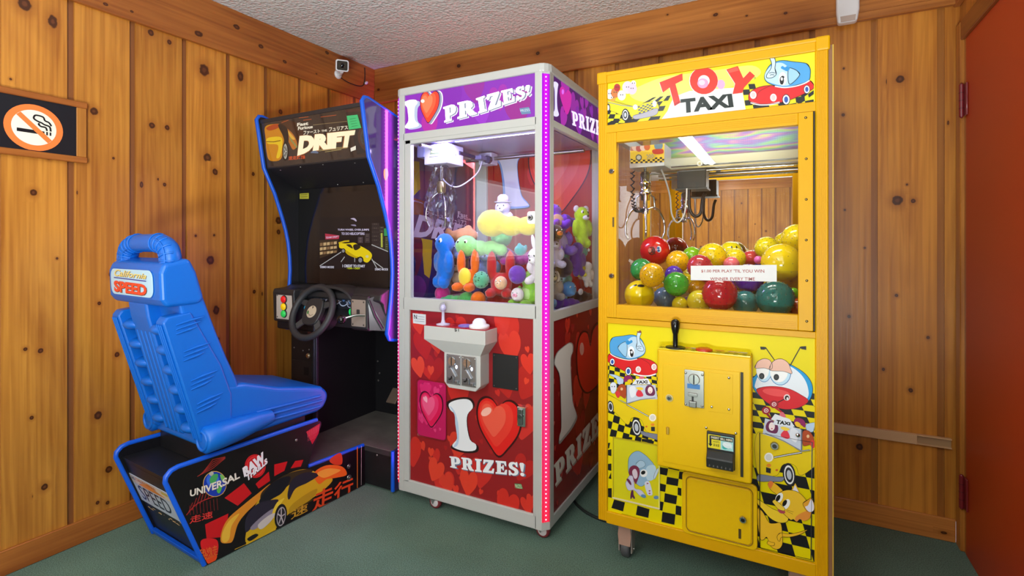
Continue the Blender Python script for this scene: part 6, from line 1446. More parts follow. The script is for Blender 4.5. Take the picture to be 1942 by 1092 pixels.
# steering wheel
WC = Vector((.445, -.905, .868)); Wn = Vector((0, -math.cos(R(24)), math.sin(R(24)))); Wx = Vector((1, 0, 0)); Wy = Wn.cross(Wx).normalized() * 1.0
if Wy.z < 0: Wy = -Wy
wp = lambda a_, b_, d_=0: WC + Wx * a_ + Wy * b_ + Wn * d_
q = MB(); q.tube([wp(.130 * math.cos(2 * PI * k / 48), .130 * math.sin(2 * PI * k / 48)) for k in range(48)], .0165, M('#343334', .5, bump=.3, bscale=400), 14, True); sw = q.build('steering_wheel', dm)
wf = (WC, Wx, Wy, Wn)
for pts in ([(-.05, .018), (-.125, .02), (-.125, -.005), (-.05, -.03)], [(-.045, -.02), (-.105, -.072), (-.088, -.096), (-.022, -.045)], [(.05, .018), (.125, .02), (.125, -.005), (.05, -.03)], [(.045, -.02), (.095, -.085), (.070, -.105), (.018, -.045)]):
    if pts[0][0] in (-.05, .05): continue
    q = MB(); q.prism(pts, wf, -.018, -.004, M('#4a4948', .45), .004); q.build('spoke', sw)
for sgn in (-1, 1):
    q = MB(); q.prism([(sgn * .035, .055), (sgn * .118, .066), (sgn * .124, .045), (sgn * .045, .018)][::sgn], wf, -.018, -.006, M('#3a3939', .45), .004); q.build('spoke', sw)
q = MB(); q.prism(smooth_loop([(-.05, .06), (0, .072), (.05, .06), (.062, 0), (.045, -.055), (0, -.066), (-.045, -.055), (-.062, 0)], 4), wf, -.024, .004, M('#2c2b2c', .45), .006, 3); q.build('hub', sw)
q = MB(); q.prism([(.031 * math.cos(2 * PI * k / 28), .031 * math.sin(2 * PI * k / 28)) for k in range(28)], wf, .003, .0065, M('#cbb89c', .4), .001); fh = Face(WC, Wx, Wy); a = Art(q, fh, base=.0066); fh.N = Wn
a.poly('#2c2824', [(.002, .014), (.008, .026), (-.004, .026)], 1, loc=True); a.blob('#4a8a4a', [(-.028, -.002), (-.02, .004), (-.014, -.008), (-.022, -.014)], 1, loc=True); a.line('#3a342c', [(-.024, .006), (-.012, -.012), (.004, -.02), (.02, -.012)], .002, 1, True, True); q.build('hub_badge', sw, 'round cream hub badge')
q = MB(); q.cyl(tuple(wp(0, 0, -.02)), tuple(wp(0, .0, -.12)), .045, M('#1d1d1f', .5), 22, r2=.06); q.build('steering_column', sw)

# lower cabinet: coin column, footwell, platform, pedals
q = MB(); q.box(DX0 + .019, -.765, .012, .325, -.32, .775, BLK1, .003); cc = q.build('coin_column', dm)
q = MB(); fk = Face((0, -.765, 0), (1, 0, 0), (0, 0, 1)); q.prism(rrect(.122, .40, .288, .74, .006), fk.fr(), 0, .004, M('#1c1a1a', .45), .001); q.prism(rrect(.130, .475, .285, .575, .004), fk.fr(), .004, .007, M('#201e1e', .4), .001)
q.prism(rrect(.225, .502, .262, .545, .002), fk.fr(), .007, .0075, M('#050505', .6)); q.cyl((.262, -.769, .608), (.262, -.779, .608), .014, M('#b8a888', .3, .8), 18, bev=.002); q.cyl((.262, -.779, .608), (.262, -.784, .608), .007, CHROME, 12)
q.prism(rrect(.252, .70, .278, .735, .002), fk.fr(), .004, .0055, M('#5a2a26', .5))
for x, z in ((.145, .64), (.215, .63), (.135, .455), (.16, .487), (.20, .482), (.262, .64)): q.ball((x, -.770, z), (.004, .002, .004), M('#8a8682', .4, .6), 8)
q.build('coin_door', cc)
for x in (.306, .322): q = MB(); q.cyl((x, -.772, .02), (x, -.772, .775), .007, M('#3c3a48', .35, .3), 10); q.build('metal_rail', cc)
q = MB(); q.box(.325, -.335, .20, DX1 - .019, -.32, .775, BLK2); q.box(DX1 - .040, -.70, .20, DX1 - .019, -.335, .775, BLK2); q.box(.325, -.70, .765, DX1 - .019, -.335, .772, BLK2)
for k in range(4): q.box(DX1 - .046, -.62, .62 + .032 * k, DX1 - .040, -.42, .630 + .032 * k, M('#3a3a3e', .4))
for x, z in ((.345, .50), (.36, .43), (.35, .385)): q.ball((x, -.338, z), (.006, .004, .006), M('#77726c', .4, .6), 8)
q.build('footwell', dm)
CPT = M('#5b574f', .95, bump=.6, bscale=450, vary=.25, vscale=9)
q = MB(); q.box(.325, -.762, .012, DX1 - .019, -.336, .195, M('#131315', .5, vary=.4, vscale=14), .002); q.box(.325, -.760, .195, DX1 - .019, -.336, .201, CPT, .002); q.box(.33, -.7645, .176, DX1 - .02, -.7625, .199, M('#2c2926', .8)); q.ball((.735, -.7635, .165), (.006, .003, .006), STEEL, 10); q.build('platform', dm, 'carpeted footwell platform')
for x, zz in ((.555, .345), (.665, .335)):
    q = MB(); q.box(-.034, -.045, -.005, .034, .045, .005, M('#8a7866', .4, .5), .003, 2, Matrix.Translation((x, -.43, zz)) @ Matrix.Rotation(R(48), 4, 'X')); q.tube([(x, -.42, zz - .005), (x, -.34, zz + .05)], .009, STEEL, 8); q.build('pedal', dm)

# ---- seat base (turned a few degrees), local frame s forward, t leftward from the right panel, z up
P0 = Vector((.600, -1.525, 0)); dr = Vector((.055, .76, 0)).normalized(); lf = Vector((-dr.y, dr.x, 0)); ZZ = Vector((0, 0, 1)); BW = .420
sp = lambda s_, t_, z_: P0 + dr * s_ + lf * t_ + ZZ * z_
FS = lambda t_: (P0 + lf * t_, dr, ZZ, -lf)          # side frame, normal to the right
PAN = [(0, .004), (.765, .004), (.765, .195), (.433, .206), (.510, .380), (.506, .394), (.494, .400), (-.092, .400), (-.118, .392), (-.130, .370)]
q = MB(); ins = [(.012, .012), (.76, .012), (.76, .19), (.44, .19), (.44, .36), (-.112, .36)]; q.prism(ins, (P0 + lf * .018, dr, ZZ, lf), 0, BW - .036, BLK1)
q.box(0, 0, 0, .001, .001, .001, BLK1, T=Matrix.Translation(sp(.3, .2, .1))); sb0 = q.build('seat_base', dm)
q = MB(); q.prism([(.455, .19), (.765, .19), (.765, .2), (.455, .2)], (P0 + lf * .018, dr, ZZ, lf), 0, BW - .036, CPT); q.build('base_carpet', sb0)
for t_, mat in ((0, M('#130d10', .28)), (BW - .018, M('#141216', .35))):
    q = MB(); q.prism(PAN, (P0 + lf * (t_ + .018), dr, ZZ, -lf), 0, .018, mat, .001)
    if t_ == 0:
        f = Face(P0, dr, ZZ, (-.12, .006, .762, .392)); z9 = zc(200, 770, .29495)
        # clip the artwork to the slanted rear edge and the stepped front by keeping shapes inside the outline
        a = Art(q, f, lambda h: M(h, .28))
        for pts in ((765, 590, 890, 495, 940, 560, 850, 640), (640, 760, 790, 690, 770, 840, 650, 850), (965, 500, 1050, 420, 1058, 480, 985, 530), (1085, 375, 1170, 355, 1150, 415, 1085, 450), (1190, 400, 1220, 352, 1272, 345, 1256, 388)): a.poly('#c8141c', z9(*pts), 1)
        a.blob('#d81c22', z9(610, 880, 650, 850, 718, 862, 722, 940, 690, 985, 650, 1000), 1); a.blob('#e84a1c', z9(650, 980, 715, 960, 700, 1000, 660, 1012), 2)
        a.poly('#b81828', z9(1290, 165, 1380, 110, 1370, 175, 1330, 245), 1)
        for k in range(7): a.line('#e0606a', z9(1300 + 12 * k, 160 - 7 * k, 1300 + 11 * k, 200 - 6 * k), .0016, 2); a.line('#e0606a', z9(1298, 170 + 9 * k, 1372 - 4 * k, 128 + 12 * k), .0012, 2)
        for k in range(6): a.line('#a83028', z9(590 + 6 * k, 452 - 3 * k, 690, 400 - 14 * k, 770, 335 - 2 * k), .0022, 1); a.line('#8a2422', z9(530 + 26 * k, 690 - 20 * k, 560 + 26 * k, 620 - 30 * k), .003, 1)
        for k in range(9): a.line('#7a1e20', z9(540 + 22 * k, 640 - 6 * k, 546 + 22 * k, 700 - 4 * k), .0018, 1)
        a.line('#a02a28', z9(520, 700, 600, 620, 760, 560), .004, 1, True)
        a.text('#d83a34', '走速', z9(540, 752, 690, 712, 688, 672, 545, 708), 2, .01); a.text('#e06a2a', '路線走', z9(640, 985, 720, 950, 718, 890, 600, 920), 3, .01)
        # globe logo
        c = z9(702, 500)[0]; a.oval('#e0b050', c, 22.6, 24.6, 3); a.oval('#1c3aa8', c, 21.4, 23.4, 4); a.oval('#3a6ad8', z9(688, 475)[0], 12, 13, 4.4)
        a.blob('#4aa85a', z9(668, 470, 690, 440, 720, 436, 716, 470, 690, 500, 676, 500), 5); a.blob('#5ab84a', z9(722, 520, 748, 508, 742, 540, 728, 560, 714, 545), 5); a.blob('#7ac05a', z9(735, 440, 760, 450, 766, 480, 748, 480), 5); a.blob('#b8b4a4', z9(664, 436, 680, 418, 694, 430, 680, 448), 6)
        lo = z9(541, 580, 640, 553, 745, 517, 862, 458); hi_ = z9(541, 538, 640, 508, 745, 470, 856, 418)
        a.warp('#5a5040', 'UNIVERSAL', [(x + .7, y + .7) for x, y in lo], [(x + .7, y + .7) for x, y in hi_], 6, .03); a.warp('#e8e2d0', 'UNIVERSAL', lo, hi_, 7, .03)
        a.oval('#c81c22', z9(962, 385)[0], 20, 22.5, 3); a.oval('#e83a3a', z9(962, 385)[0], 16.5, 18.5, 3.5, hole=.9)
        for s_, col in ((1, '#1a1416'), (0, '#f2f0ee')): a.text(col, 'RAW', [(x + s_, y + s_) for x, y in z9(890, 452, 1030, 345, 1012, 290, 878, 398)], 5 - s_, .07); a.text(col, 'THRILLS', [(x + s_, y + s_) for x, y in z9(908, 482, 1042, 362, 1036, 330, 902, 442)], 5 - s_, .06)
        # blurred sports car
        a.blob('#d88a24', z9(742, 872, 748, 800, 790, 720, 880, 640, 980, 560, 1060, 500, 980, 610, 900, 690, 850, 760, 820, 860, 790, 880), 2); a.blob('#e8b83a', z9(748, 860, 756, 800, 800, 730, 860, 690, 810, 770, 796, 850, 770, 876), 3)
        a.blob('#d2ac1e', z9(905, 880, 910, 780, 950, 660, 1010, 570, 1080, 490, 1180, 430, 1290, 405, 1390, 440, 1460, 470, 1400, 540, 1300, 610, 1180, 690, 1090, 790, 1000, 850), 3)
        a.blob('#3a2c18', z9(1000, 560, 1080, 485, 1180, 430, 1290, 405, 1330, 420, 1230, 470, 1150, 530, 1080, 590, 1010, 620), 4)
        a.blob('#18161e', z9(988, 605, 1070, 495, 1160, 452, 1190, 465, 1140, 550, 1080, 590, 1010, 622), 5); a.blob('#28222e', z9(1200, 470, 1290, 425, 1370, 440, 1300, 490, 1220, 530, 1180, 600, 1170, 560), 5)
        a.blob('#2a2432', z9(900, 810, 905, 710, 980, 625, 1080, 600, 1110, 610, 1050, 690, 960, 760), 5); a.blob('#8a8490', z9(930, 780, 1000, 710, 1070, 660, 1100, 660, 1040, 730, 960, 790), 6); a.blob('#c9c4b8', z9(980, 760, 1050, 700, 1090, 690, 1060, 740, 1000, 790), 6.4); a.blob('#e8cc3a', z9(1070, 690, 1100, 620, 1150, 590, 1110, 650, 1085, 720), 6)
        a.blob('#d8b420', z9(905, 880, 1000, 840, 1085, 780, 1082, 810, 990, 865, 920, 890), 6); a.blob('#1c1a1c', z9(910, 850, 960, 820, 980, 830, 930, 865), 7)
        a.blob('#e86a1c', z9(1340, 430, 1420, 380, 1520, 388, 1550, 440, 1480, 460, 1420, 470, 1370, 500), 4); a.blob('#f0a83a', z9(1360, 430, 1430, 400, 1510, 410, 1460, 440, 1400, 460), 5); a.blob('#c8401a', z9(1440, 345, 1510, 300, 1520, 370, 1470, 375), 3)
        a.blob('#b8941a', z9(1190, 640, 1280, 570, 1360, 530, 1330, 590, 1240, 650, 1180, 690), 5); a.line('#5a4410', z9(1180, 700, 1260, 640, 1350, 590), .004, 6); a.line('#c8a030', z9(830, 920, 960, 880, 1100, 800), .003, 4)
        a.oval('#18161a', z9(1125, 706)[0], 11.6, 23.5, 7, 8); c = z9(1127, 708)[0]; a.oval('#a8a4a4', c, 8.4, 18.5, 8, 8); a.oval('#2c2a2e', c, 7.0, 16, 9, 8)
        for k in range(5): a.line('#b8b4b0', [c, (c[0] + 7.2 * math.cos(k * 1.257 - .3), c[1] + 16.5 * math.sin(k * 1.257 - .3))], .005, 10)
        a.text('#d8481c', '走行', z9(1325, 672, 1590, 552, 1592, 450, 1335, 555), 7, .02); a.text('#c89a2a', '速', z9(1190, 725, 1300, 668, 1300, 620, 1200, 665), 7, .01)
        a.line('#d8d0c4', z9(1644, 255, 1643, 506), .0022, 5); a.line('#c8742a', z9(1618, 262, 1618, 525), .005, 5); a.line('#e8e4dc', z9(1180, 715, 1660, 490), .0, 5)
    pn = q.build('side_panel', sb0, 'printed side panel with globe logo and blurred sports car' if t_ == 0 else None)
    if t_ == 0:
        for uv, rr in ((z9(1565, 386)[0], .011), (z9(1566, 458)[0], .013), (z9(1226, 218)[0], .006)):
            h = hit(uv[0], uv[1], P0, -lf); q = MB(); q.cyl(h, h - lf * .003, rr, STEEL, 18, bev=.001); q.ball(h - lf * .004, rr * .35, M('#7a7670', .4, .6), 8); q.build('bolt', pn)
    q = MB(); tc_ = t_ + .009; q.tube([sp(s_, tc_, z_) for s_, z_ in [(.002, .006)] + [(-.130, .366), (-.128, .382), (-.112, .398), (-.09, .4035), (.49, .4035)]], .0105, BLU, 8); q.build('edge_trim', sb0, 'blue edge trim')
    q = MB(); q.tube([sp(.445, tc_, .209), sp(.762, tc_, .199)], .0095, BLU, 8); q.build('edge_trim', sb0, 'blue edge trim')
q = MB(); q.prism([(-.004, .006), (.012, .006), (.004, .030), (-.014, .030)], (P0 + lf * .018, dr, ZZ, lf), 0, BW - .036, BLU, .003); q.build('kick_rail', sb0, 'blue rail at the back foot')
# number plate on the slanted back
RV = (sp(-.112, 0, .36) - sp(.012, 0, .012)).normalized(); fpz = Face(sp(.0115, BW, .012), -lf, RV); W0 = BW
gp = lambda u, v: fpz.px((u, v))
npl = [gp(*p) for p in z_ ] if False else [fpz.px(p) for p in zc(200, 800, .26731)(262, 560, 535, 690, 462, 520, 165, 348)]
x0 = (npl[0][0] + npl[3][0]) / 2; x1 = (npl[1][0] + npl[2][0]) / 2; y0 = (npl[0][1] + npl[1][1]) / 2; y1 = (npl[2][1] + npl[3][1]) / 2
q = MB(); q.prism(rrect(x0, y0, x1, y1, .006), fpz.fr(), .001, .003, M('#b9c2d2', .35), .0006); a = Art(q, fpz, base=.003); w_, h_ = x1 - x0, y1 - y0
U_ = lambda a_, b_: (x0 + w_ * a_, y0 + h_ * b_)
a.poly('#d8c8b8', [U_(.02, .70), U_(.98, .70), U_(.98, .97), U_(.02, .97)], 1, loc=True); a.blob('#e08a3a', [U_(.2, .72), U_(.35, .84), U_(.5, .94), U_(.62, .82), U_(.85, .74), U_(.5, .70)], 2, loc=True); a.text('#3a4a7a', 'NO', [U_(.05, .82), U_(.14, .82), U_(.14, .93), U_(.05, .93)], 2, .02, loc=True); a.text('#c86a2a', 'CALIFORNIA', [U_(.16, .84), U_(.66, .84), U_(.66, .94), U_(.16, .94)], 3, .01, loc=True); a.poly('#c8b040', [U_(.80, .86), U_(.95, .86), U_(.95, .94), U_(.80, .94)], 3, loc=True)
a.text('#2a3040', 'SPEED', [U_(.12, .14), U_(.86, .14), U_(.86, .66), U_(.12, .66)], 2, .0, loc=True); q.build('number_plate', sb0, 'SPEED number plate')
q = MB(); q.prism([(.022, .028), (BW - .022, .028), (BW - .022, .35), (.022, .35)], fpz.fr(), -.004, 0, BLK1); rg = random.Random(5); sc_m = M('#c8a878', .8)
for k in range(16):
    x = .02 + .33 * rg.random() ; y = .135 - .0 * x + rg.uniform(-.006, .006) + (.02 if x > .3 else 0); q.prism([(x, y), (x + rg.uniform(.006, .03), y + rg.uniform(-.002, .002)), (x + .01, y + rg.uniform(.002, .005))], fpz.fr(), .0004, .0012, sc_m)
q.build('rear_panel', sb0, 'scuffed black rear panel')
q = MB(); q.prism([(.020, .36), (.44, .36), (.44, .438), (.020, .438)], (P0 + lf * .02, dr, ZZ, lf), 0, BW - .04, M('#18181a', .35, vary=.3, vscale=12), .004); q.build('seat_pedestal', sb0)

# ---- blue moulded seat
SB = M('#0866c6', .38, spec=.5, bump=.08, bscale=350)
Fs = lambda t_: (P0 + lf * t_, dr, ZZ, lf)
q = MB(); q.prism([(.0, .432), (.495, .438), (.530, .450), (.553, .488), (.550, .520), (.520, .548), (.30, .598), (.16, .648), (.08, .66), (.03, .60)], Fs(.004), 0, BW - .008, SB, .020, 4)
for s_, zz in ((0, .463), (0, .487), (0, .510)):
    for t_ in (.002, BW - .002): q.tube([sp(.20, t_, zz + .010), sp(.36, t_, zz + .004), sp(.515 - .4 * abs(zz - .487), t_, zz)], .0055, SB, 8)
seat = q.build('seat', dm, 'blue moulded plastic seat')
for t_ in (-.004, BW + .004):
    q = MB(); tt = [(-.012, .474, .018), (-.014, .474, .040), (-.006, .474, .050), (.05, .476, .050), (.12, .480, .046), (.20, .486, .036), (.26, .488, .026)]
    V = [sp(s_, t_, z_) for s_, z_, r_ in tt]; q.tube(V, [r_ for *_, r_ in tt], SB, 18); q.tube([sp(-.0135, t_ + .034 * math.cos(2 * PI * k / 22), .474 + .034 * math.sin(2 * PI * k / 22)) for k in range(22)], .006, SB, 8, True); q.build('bolster', seat)
q = MB(); fr_ = [(.15, .58), (.125, .67), (.085, .765), (.045, .87), (.0, 1.0), (-.035, 1.10), (-.06, 1.15), (-.085, 1.15), (-.09, 1.0), (-.068, .90), (.028, .52), (.04, .44), (.15, .44)]
q.prism(fr_, Fs(.006), 0, BW - .012, SB, .012, 3)
q.prism([(-.148, 1.005), (-.152, 1.10), (-.140, 1.135), (-.055, 1.152), (-.030, 1.10), (-.002, 1.0), (-.02, .982), (-.13, .978)], Fs(-.004), 0, BW + .008, SB, .016, 4)
for t0, t1 in ((0.0, .058), (BW - .058, BW)):
    q.prism([(-.142, .925), (-.128, .945), (-.05, .955), (.06, .74), (.10, .62), (.10, .46), (.0, .455), (-.016, .47)], Fs(t0), 0, t1 - t0, SB, .006, 2)
    for k in (.014, .029, .044): q.tube([sp(-.143, t0 + k, .918), sp(-.018, t0 + k, .475)], .0035, SB, 6)
q.prism([(-.130, .985), (-.122, .93), (-.004, .465), (.03, .45), (.06, .46), (-.05, .985)], Fs(.165), 0, .145, SB, .008, 2)
for k in range(4): q.tube([sp(-.105, .187 + .033 * k, .875), sp(-.1015, .187 + .033 * k, .858), sp(-.004, .187 + .033 * k, .47)], .0055, SB, 8)
for t_ in (.110, .338):
    for k in range(6):
        z_ = .89 - .078 * k; c = sp(-.098 + .262 * (.89 - z_), t_, z_); q.ball(c, (.050, .034, .022), SB, 16, rot=Matrix.Rotation(math.atan2(dr.y, dr.x) - PI / 2, 3, 'Z').to_euler())
for zc_, s0 in ((.925, -.07), (.825, -.045), (.715, -.02), (.625, .0)):
    for k in range(3):
        for t_ in (-.0005, BW + .0005): q.tube([sp(s0 - .03, t_, zc_ - .016 * k - .012), sp(s0 + .015, t_, zc_ - .016 * k), sp(s0 + .065 - .012 * k, t_, zc_ - .016 * k + .008)], [.002, .006, .002], SB, 8)
bk = q.build('backrest', seat)
q = MB(); arch = smooth_loop([(.038, 1.13), (.038, 1.155), (.055, 1.185), (.095, 1.202), (.14, 1.206), (.28, 1.206), (.325, 1.202), (.365, 1.185), (.382, 1.155), (.382, 1.13)], 5, False)
q.tube([sp(-.100, t_, z_) for t_, z_ in arch], [.036] * 2 + [.034] * (len(arch) - 4) + [.036] * 2, SB, 18)
k_ = len(arch)
for i in list(range(3, 16, 3)) + list(range(k_ - 16, k_ - 3, 3)):
    a0, a1 = arch[i - 1], arch[i + 1]; tg = (lf * (a1[0] - a0[0]) + ZZ * (a1[1] - a0[1])).normalized(); n1 = tg.cross(dr).normalized(); c = sp(-.100, *arch[i])
    q.tube([c + (dr * math.cos(g) + n1 * math.sin(g)) * .0345 for g in [R(100 + 160 * j / 12) for j in range(13)]], .0035, SB, 6)
for off in (.6, -.6):
    for rng in (range(2, 17), range(k_ - 17, k_ - 2)):
        pth = []
        for i in rng:
            a0, a1 = arch[i - 1], arch[min(i + 1, k_ - 1)]; tg = (lf * (a1[0] - a0[0]) + ZZ * (a1[1] - a0[1])).normalized(); n1 = tg.cross(dr).normalized(); g = PI + off; pth.append(sp(-.100, *arch[i]) + (dr * math.cos(g) + n1 * math.sin(g)) * .0345)
        q.tube(pth, .0035, SB, 6)
for t_ in (.125, .295): q.tube([sp(-.100 + .0355 * math.cos(2 * PI * j / 20), t_, 1.206 + .0355 * math.sin(2 * PI * j / 20)) for j in range(20)], .0025, SB, 6, True)
q.build('head_handle', seat)
HN = sp(-.152, 0, 1.10) - sp(-.148, 0, 1.005); fb_ = Face(sp(-.1495, BW, 1.005), -lf, HN)
q = MB(); q.prism(rrect(.030, .006, .372, .104, .03), fb_.fr(), 0, .003, M('#b4d8ec', .35), .001); a = Art(q, fb_, base=.003); zb = zc(210, 430, .17391)
mp_ = lambda x, y: ((x - 60) / (600 - 60) * .342 + .030, .104 - ((y - 470 - (x - 60) * .045) / 280) * .098)
Q = lambda *p: [mp_(x, y) for x, y in zip(p[0::2], p[1::2])]
sk = lambda pts: [(x + (y - .05) * .0, y) for x, y in pts]
for dx, col, ly in ((.0025, '#3a3a5a', 1), (0, '#f0d878', 2)): a.text(col, 'California', [(x + dx, y - dx * .6) for x, y in Q(105, 550, 525, 578, 560, 525, 135, 478)], ly, .018, loc=True)
a.line('#2a3a9a', Q(108, 570, 530, 602), .004, 2, loc=True)
for dx, col, ly in ((.003, '#3a1a18', 3), (0, '#e8482c', 4)): a.text(col, 'SPEED', [(x + dx, y - dx * .6) for x, y in Q(105, 715, 530, 745, 535, 635, 105, 600)], ly, .05, loc=True)
q.build('badge', seat, 'light blue badge with lettering on the headrest')

# ================================================================== BALLS IN THE YELLOW MACHINE
def nub_ball(name, C, r, col, label, nubs=70, group='bouncy balls in the yellow machine', face=None, seed=0):
    q = MB(); mat = M(col, .16, spec=.6, coat=.4); q.ball((0, 0, 0), r, mat, 36)
    rg = random.Random(seed); rot = Matrix.Rotation(rg.uniform(0, 6), 3, 'X') @ Matrix.Rotation(rg.uniform(0, 6), 3, 'Z')
    c = lin(col); dk = M('#%02x%02x%02x' % tuple(int(255 * (x ** .4545) * .72) for x in c[:3]), .3)
    for i in range(nubs):
        z = 1 - 2 * (i + .5) / nubs; p = Vector((math.sqrt(1 - z * z) * math.cos(i * 2.39996), math.sqrt(1 - z * z) * math.sin(i * 2.39996), z)); p = rot @ p
        q.ball(p * r * .995, .0021, dk, 6)
    if face:                                             # printed face turned to the room
        d = (CAM - C).normalized(); d = (d + Vector(face[0])).normalized(); sx = d.cross(Vector((0, 0, 1))).normalized(); sy = sx.cross(d).normalized()
        T = lambda a_, b_, k=1.004: (d + sx * a_ + sy * b_).normalized() * r * k
        for pts, cc, k in face[1]:
            V = [T(x, y, k) for x, y in pts]; q.add([T(sum(p[0] for p in pts) / len(pts), sum(p[1] for p in pts) / len(pts), k + .004)] + V, [[0, i + 1, (i + 1) % len(V) + 1] for i in range(len(V))], M(cc, .3))
    o = q.build(name); o.location = C
    return tag(o, label, 'ball', group)


ov = lambda cx, cy, rx, ry, n=14: [(cx + rx * math.cos(2 * PI * j / n), cy + ry * math.sin(2 * PI * j / n)) for j in range(n)]
SMILE = [(ov(-.22, .22, .07, .13), '#1a1a1a', 1.004), (ov(.22, .22, .07, .13), '#1a1a1a', 1.004), ([(-.45, -.1), (-.25, -.32), (0, -.38), (.25, -.32), (.45, -.1), (.25, -.25), (0, -.30), (-.25, -.25)], '#1a1a1a', 1.004)]
CHERRY = [(ov(-.28, .10, .17, .24), '#f4f4f4', 1.004), (ov(-.22, .17, .09, .08), '#2a6ab8', 1.012), (ov(-.24, .0, .09, .08), '#2a6ab8', 1.012), (ov(.22, -.02, .26, .30), '#5a1410', 1.004), (ov(.34, .02, .12, .16), '#e0846a', 1.012), ([(-.12, -.22), (.0, -.26), (.06, -.2), (0, -.2)], '#2a1010', 1.004)]
BALLS = [  # px, py, r_px, y, colour, label, nubs, face
    (1242, 475, 29, -.34, '#d8181c', 'red character ball with sticker eyes, topmost on the left of the pile', 0, ((.0, 0, 0), CHERRY)),
    (1217, 511, 22, -.50, '#2a9a4a', 'dark green bumpy ball behind the orange-yellow one near the left glass', 80, None),
    (1235, 524, 24, -.655, '#efb612', 'orange-yellow bumpy ball against the glass, just under the red character ball', 110, None),
    (1214, 565, 29, -.655, '#f0d40e', 'smooth yellow ball in the bottom left corner of the window', 0, ((.15, 0, .9), [(ov(0, 0, .25, .12), '#1a1a1a', 1.004), (ov(.4, .1, .16, .08), '#1a1a1a', 1.004)])),
    (1260, 567, 21, -.54, '#5f86a8', 'grey-blue ball low behind the smooth yellow corner ball', 60, None),
    (1283, 541, 24, -.60, '#3cb03a', 'bright green bumpy ball left of the clear guard edge', 90, None),
    (1278, 520, 17, -.46, '#5a34c4', 'violet ball peeking above the bright green ball', 50, None),
    (1285, 496, 22, -.40, '#f2b80e', 'orange-yellow bumpy ball between the red character ball and the lime ball', 100, None),
    (1291, 585, 15, -.60, '#efd818', 'little yellow ball at the bottom beside the clear guard edge', 0, None),
    (1308, 574, 14, -.56, '#a884c0', 'pale mauve ball low behind the clear guard', 0, None),
    (1312, 485, 18, -.30, '#86c81e', 'lime green ball left of the tall yellow bumpy ball', 0, None),
    (1351, 487, 27, -.42, '#f6d610', 'tall yellow bumpy ball above the maroon striped ball', 120, None),
    (1327, 506, 24, -.56, '#b8303c', 'maroon glossy ball behind the left end of the notice', 60, None),
    (1324, 549, 19, -.55, '#f0a812', 'amber ball under the left end of the notice', 40, None),
    (1366, 560, 33, -.665, '#d01c34', 'large red bumpy ball against the glass under the notice', 130, None),
    (1327, 584, 23, -.645, '#f2e032', 'pale yellow ball at the bottom, left of the large red ball', 0, None),
    (1386, 479, 22, -.20, '#f4e418', 'yellow smiley ball at the back of the pile', 0, ((.35, 0, .35), SMILE)),
    (1394, 490, 20, -.32, '#f6e020', 'yellow bumpy ball in front of the smiley ball', 70, None),
    (1423, 489, 15, -.20, '#e04a50', 'coral red ball at the back, right of the smiley ball', 0, None),
    (1438, 493, 8, -.36, '#f070c8', 'small bright pink ball beside the stacked yellow balls', 0, None),
    (1454, 470, 22, -.25, '#f6e61c', 'yellow bumpy ball on the left of the right-hand heap', 90, None),
    (1488, 459, 19, -.17, '#f4dc1a', 'yellow bumpy ball at the back of the right-hand heap', 80, None),
    (1516, 452, 28, -.30, '#f6de12', 'topmost yellow bumpy ball of the right-hand heap', 110, None),
    (1482, 498, 37, -.50, '#f2d210', 'biggest yellow ball, above the right end of the notice', 60, None),
    (1420, 528, 28, -.55, '#5a1aa0', 'deep purple ball behind the notice', 60, None),
    (1387, 501, 15, -.45, '#e8707a', 'salmon pink ball just above the notice', 0, None),
    (1424, 566, 21, -.52, '#147a9a', 'petrol blue ball between the large red and the large teal ball', 40, None),
    (1467, 567, 35, -.665, '#1c7e78', 'large teal bumpy ball against the glass, lower right', 150, None),
    (1412, 594, 25, -.64, '#2a8a8a', 'teal ball at the bottom between the red and the large teal ball', 40, None),
    (1513, 585, 20, -.62, '#d8502a', 'orange-red ball in the bottom right corner of the window', 50, None),
    (1505, 555, 10, -.60, '#7ad018', 'small lime ball beside the large teal ball', 0, None),
    (1506, 527, 27, -.40, '#eec60e', 'golden yellow ball at the right edge behind the large teal ball', 60, None),
    (1191, 553, 13, -.40, '#5a3aa8', 'indigo ball behind the smooth yellow corner ball', 0, None),
    (1206, 541, 12, -.32, '#3a6ac0', 'blue ball low behind the orange-yellow ball', 0, None),
    (1300, 535, 18, -.40, '#e6d01a', 'yellow ball deep in the pile behind the bright green ball', 40, None),
    (1340, 530, 20, -.40, '#c03a4a', 'rose red ball deep behind the amber ball', 0, None),
    (1450, 540, 22, -.40, '#e8c818', 'yellow ball deep behind the purple ball', 0, None),
    (1385, 530, 20, -.38, '#8a4ab8', 'lilac ball deep behind the large red ball', 0, None),
    (1245, 548, 18, -.42, '#e8b020', 'amber ball deep behind the grey-blue ball', 0, None),
]
st = []
for b_ in BALLS:
    P = hit(b_[0], b_[1], (0, b_[3], 0), (0, 1, 0)); st.append([b_[0], b_[1], b_[2], b_[3]])


def ballpos(s_):
    P = hit(s_[0], s_[1], (0, s_[3], 0), (0, 1, 0)); return P, s_[2] * depth_of(P) / FPX


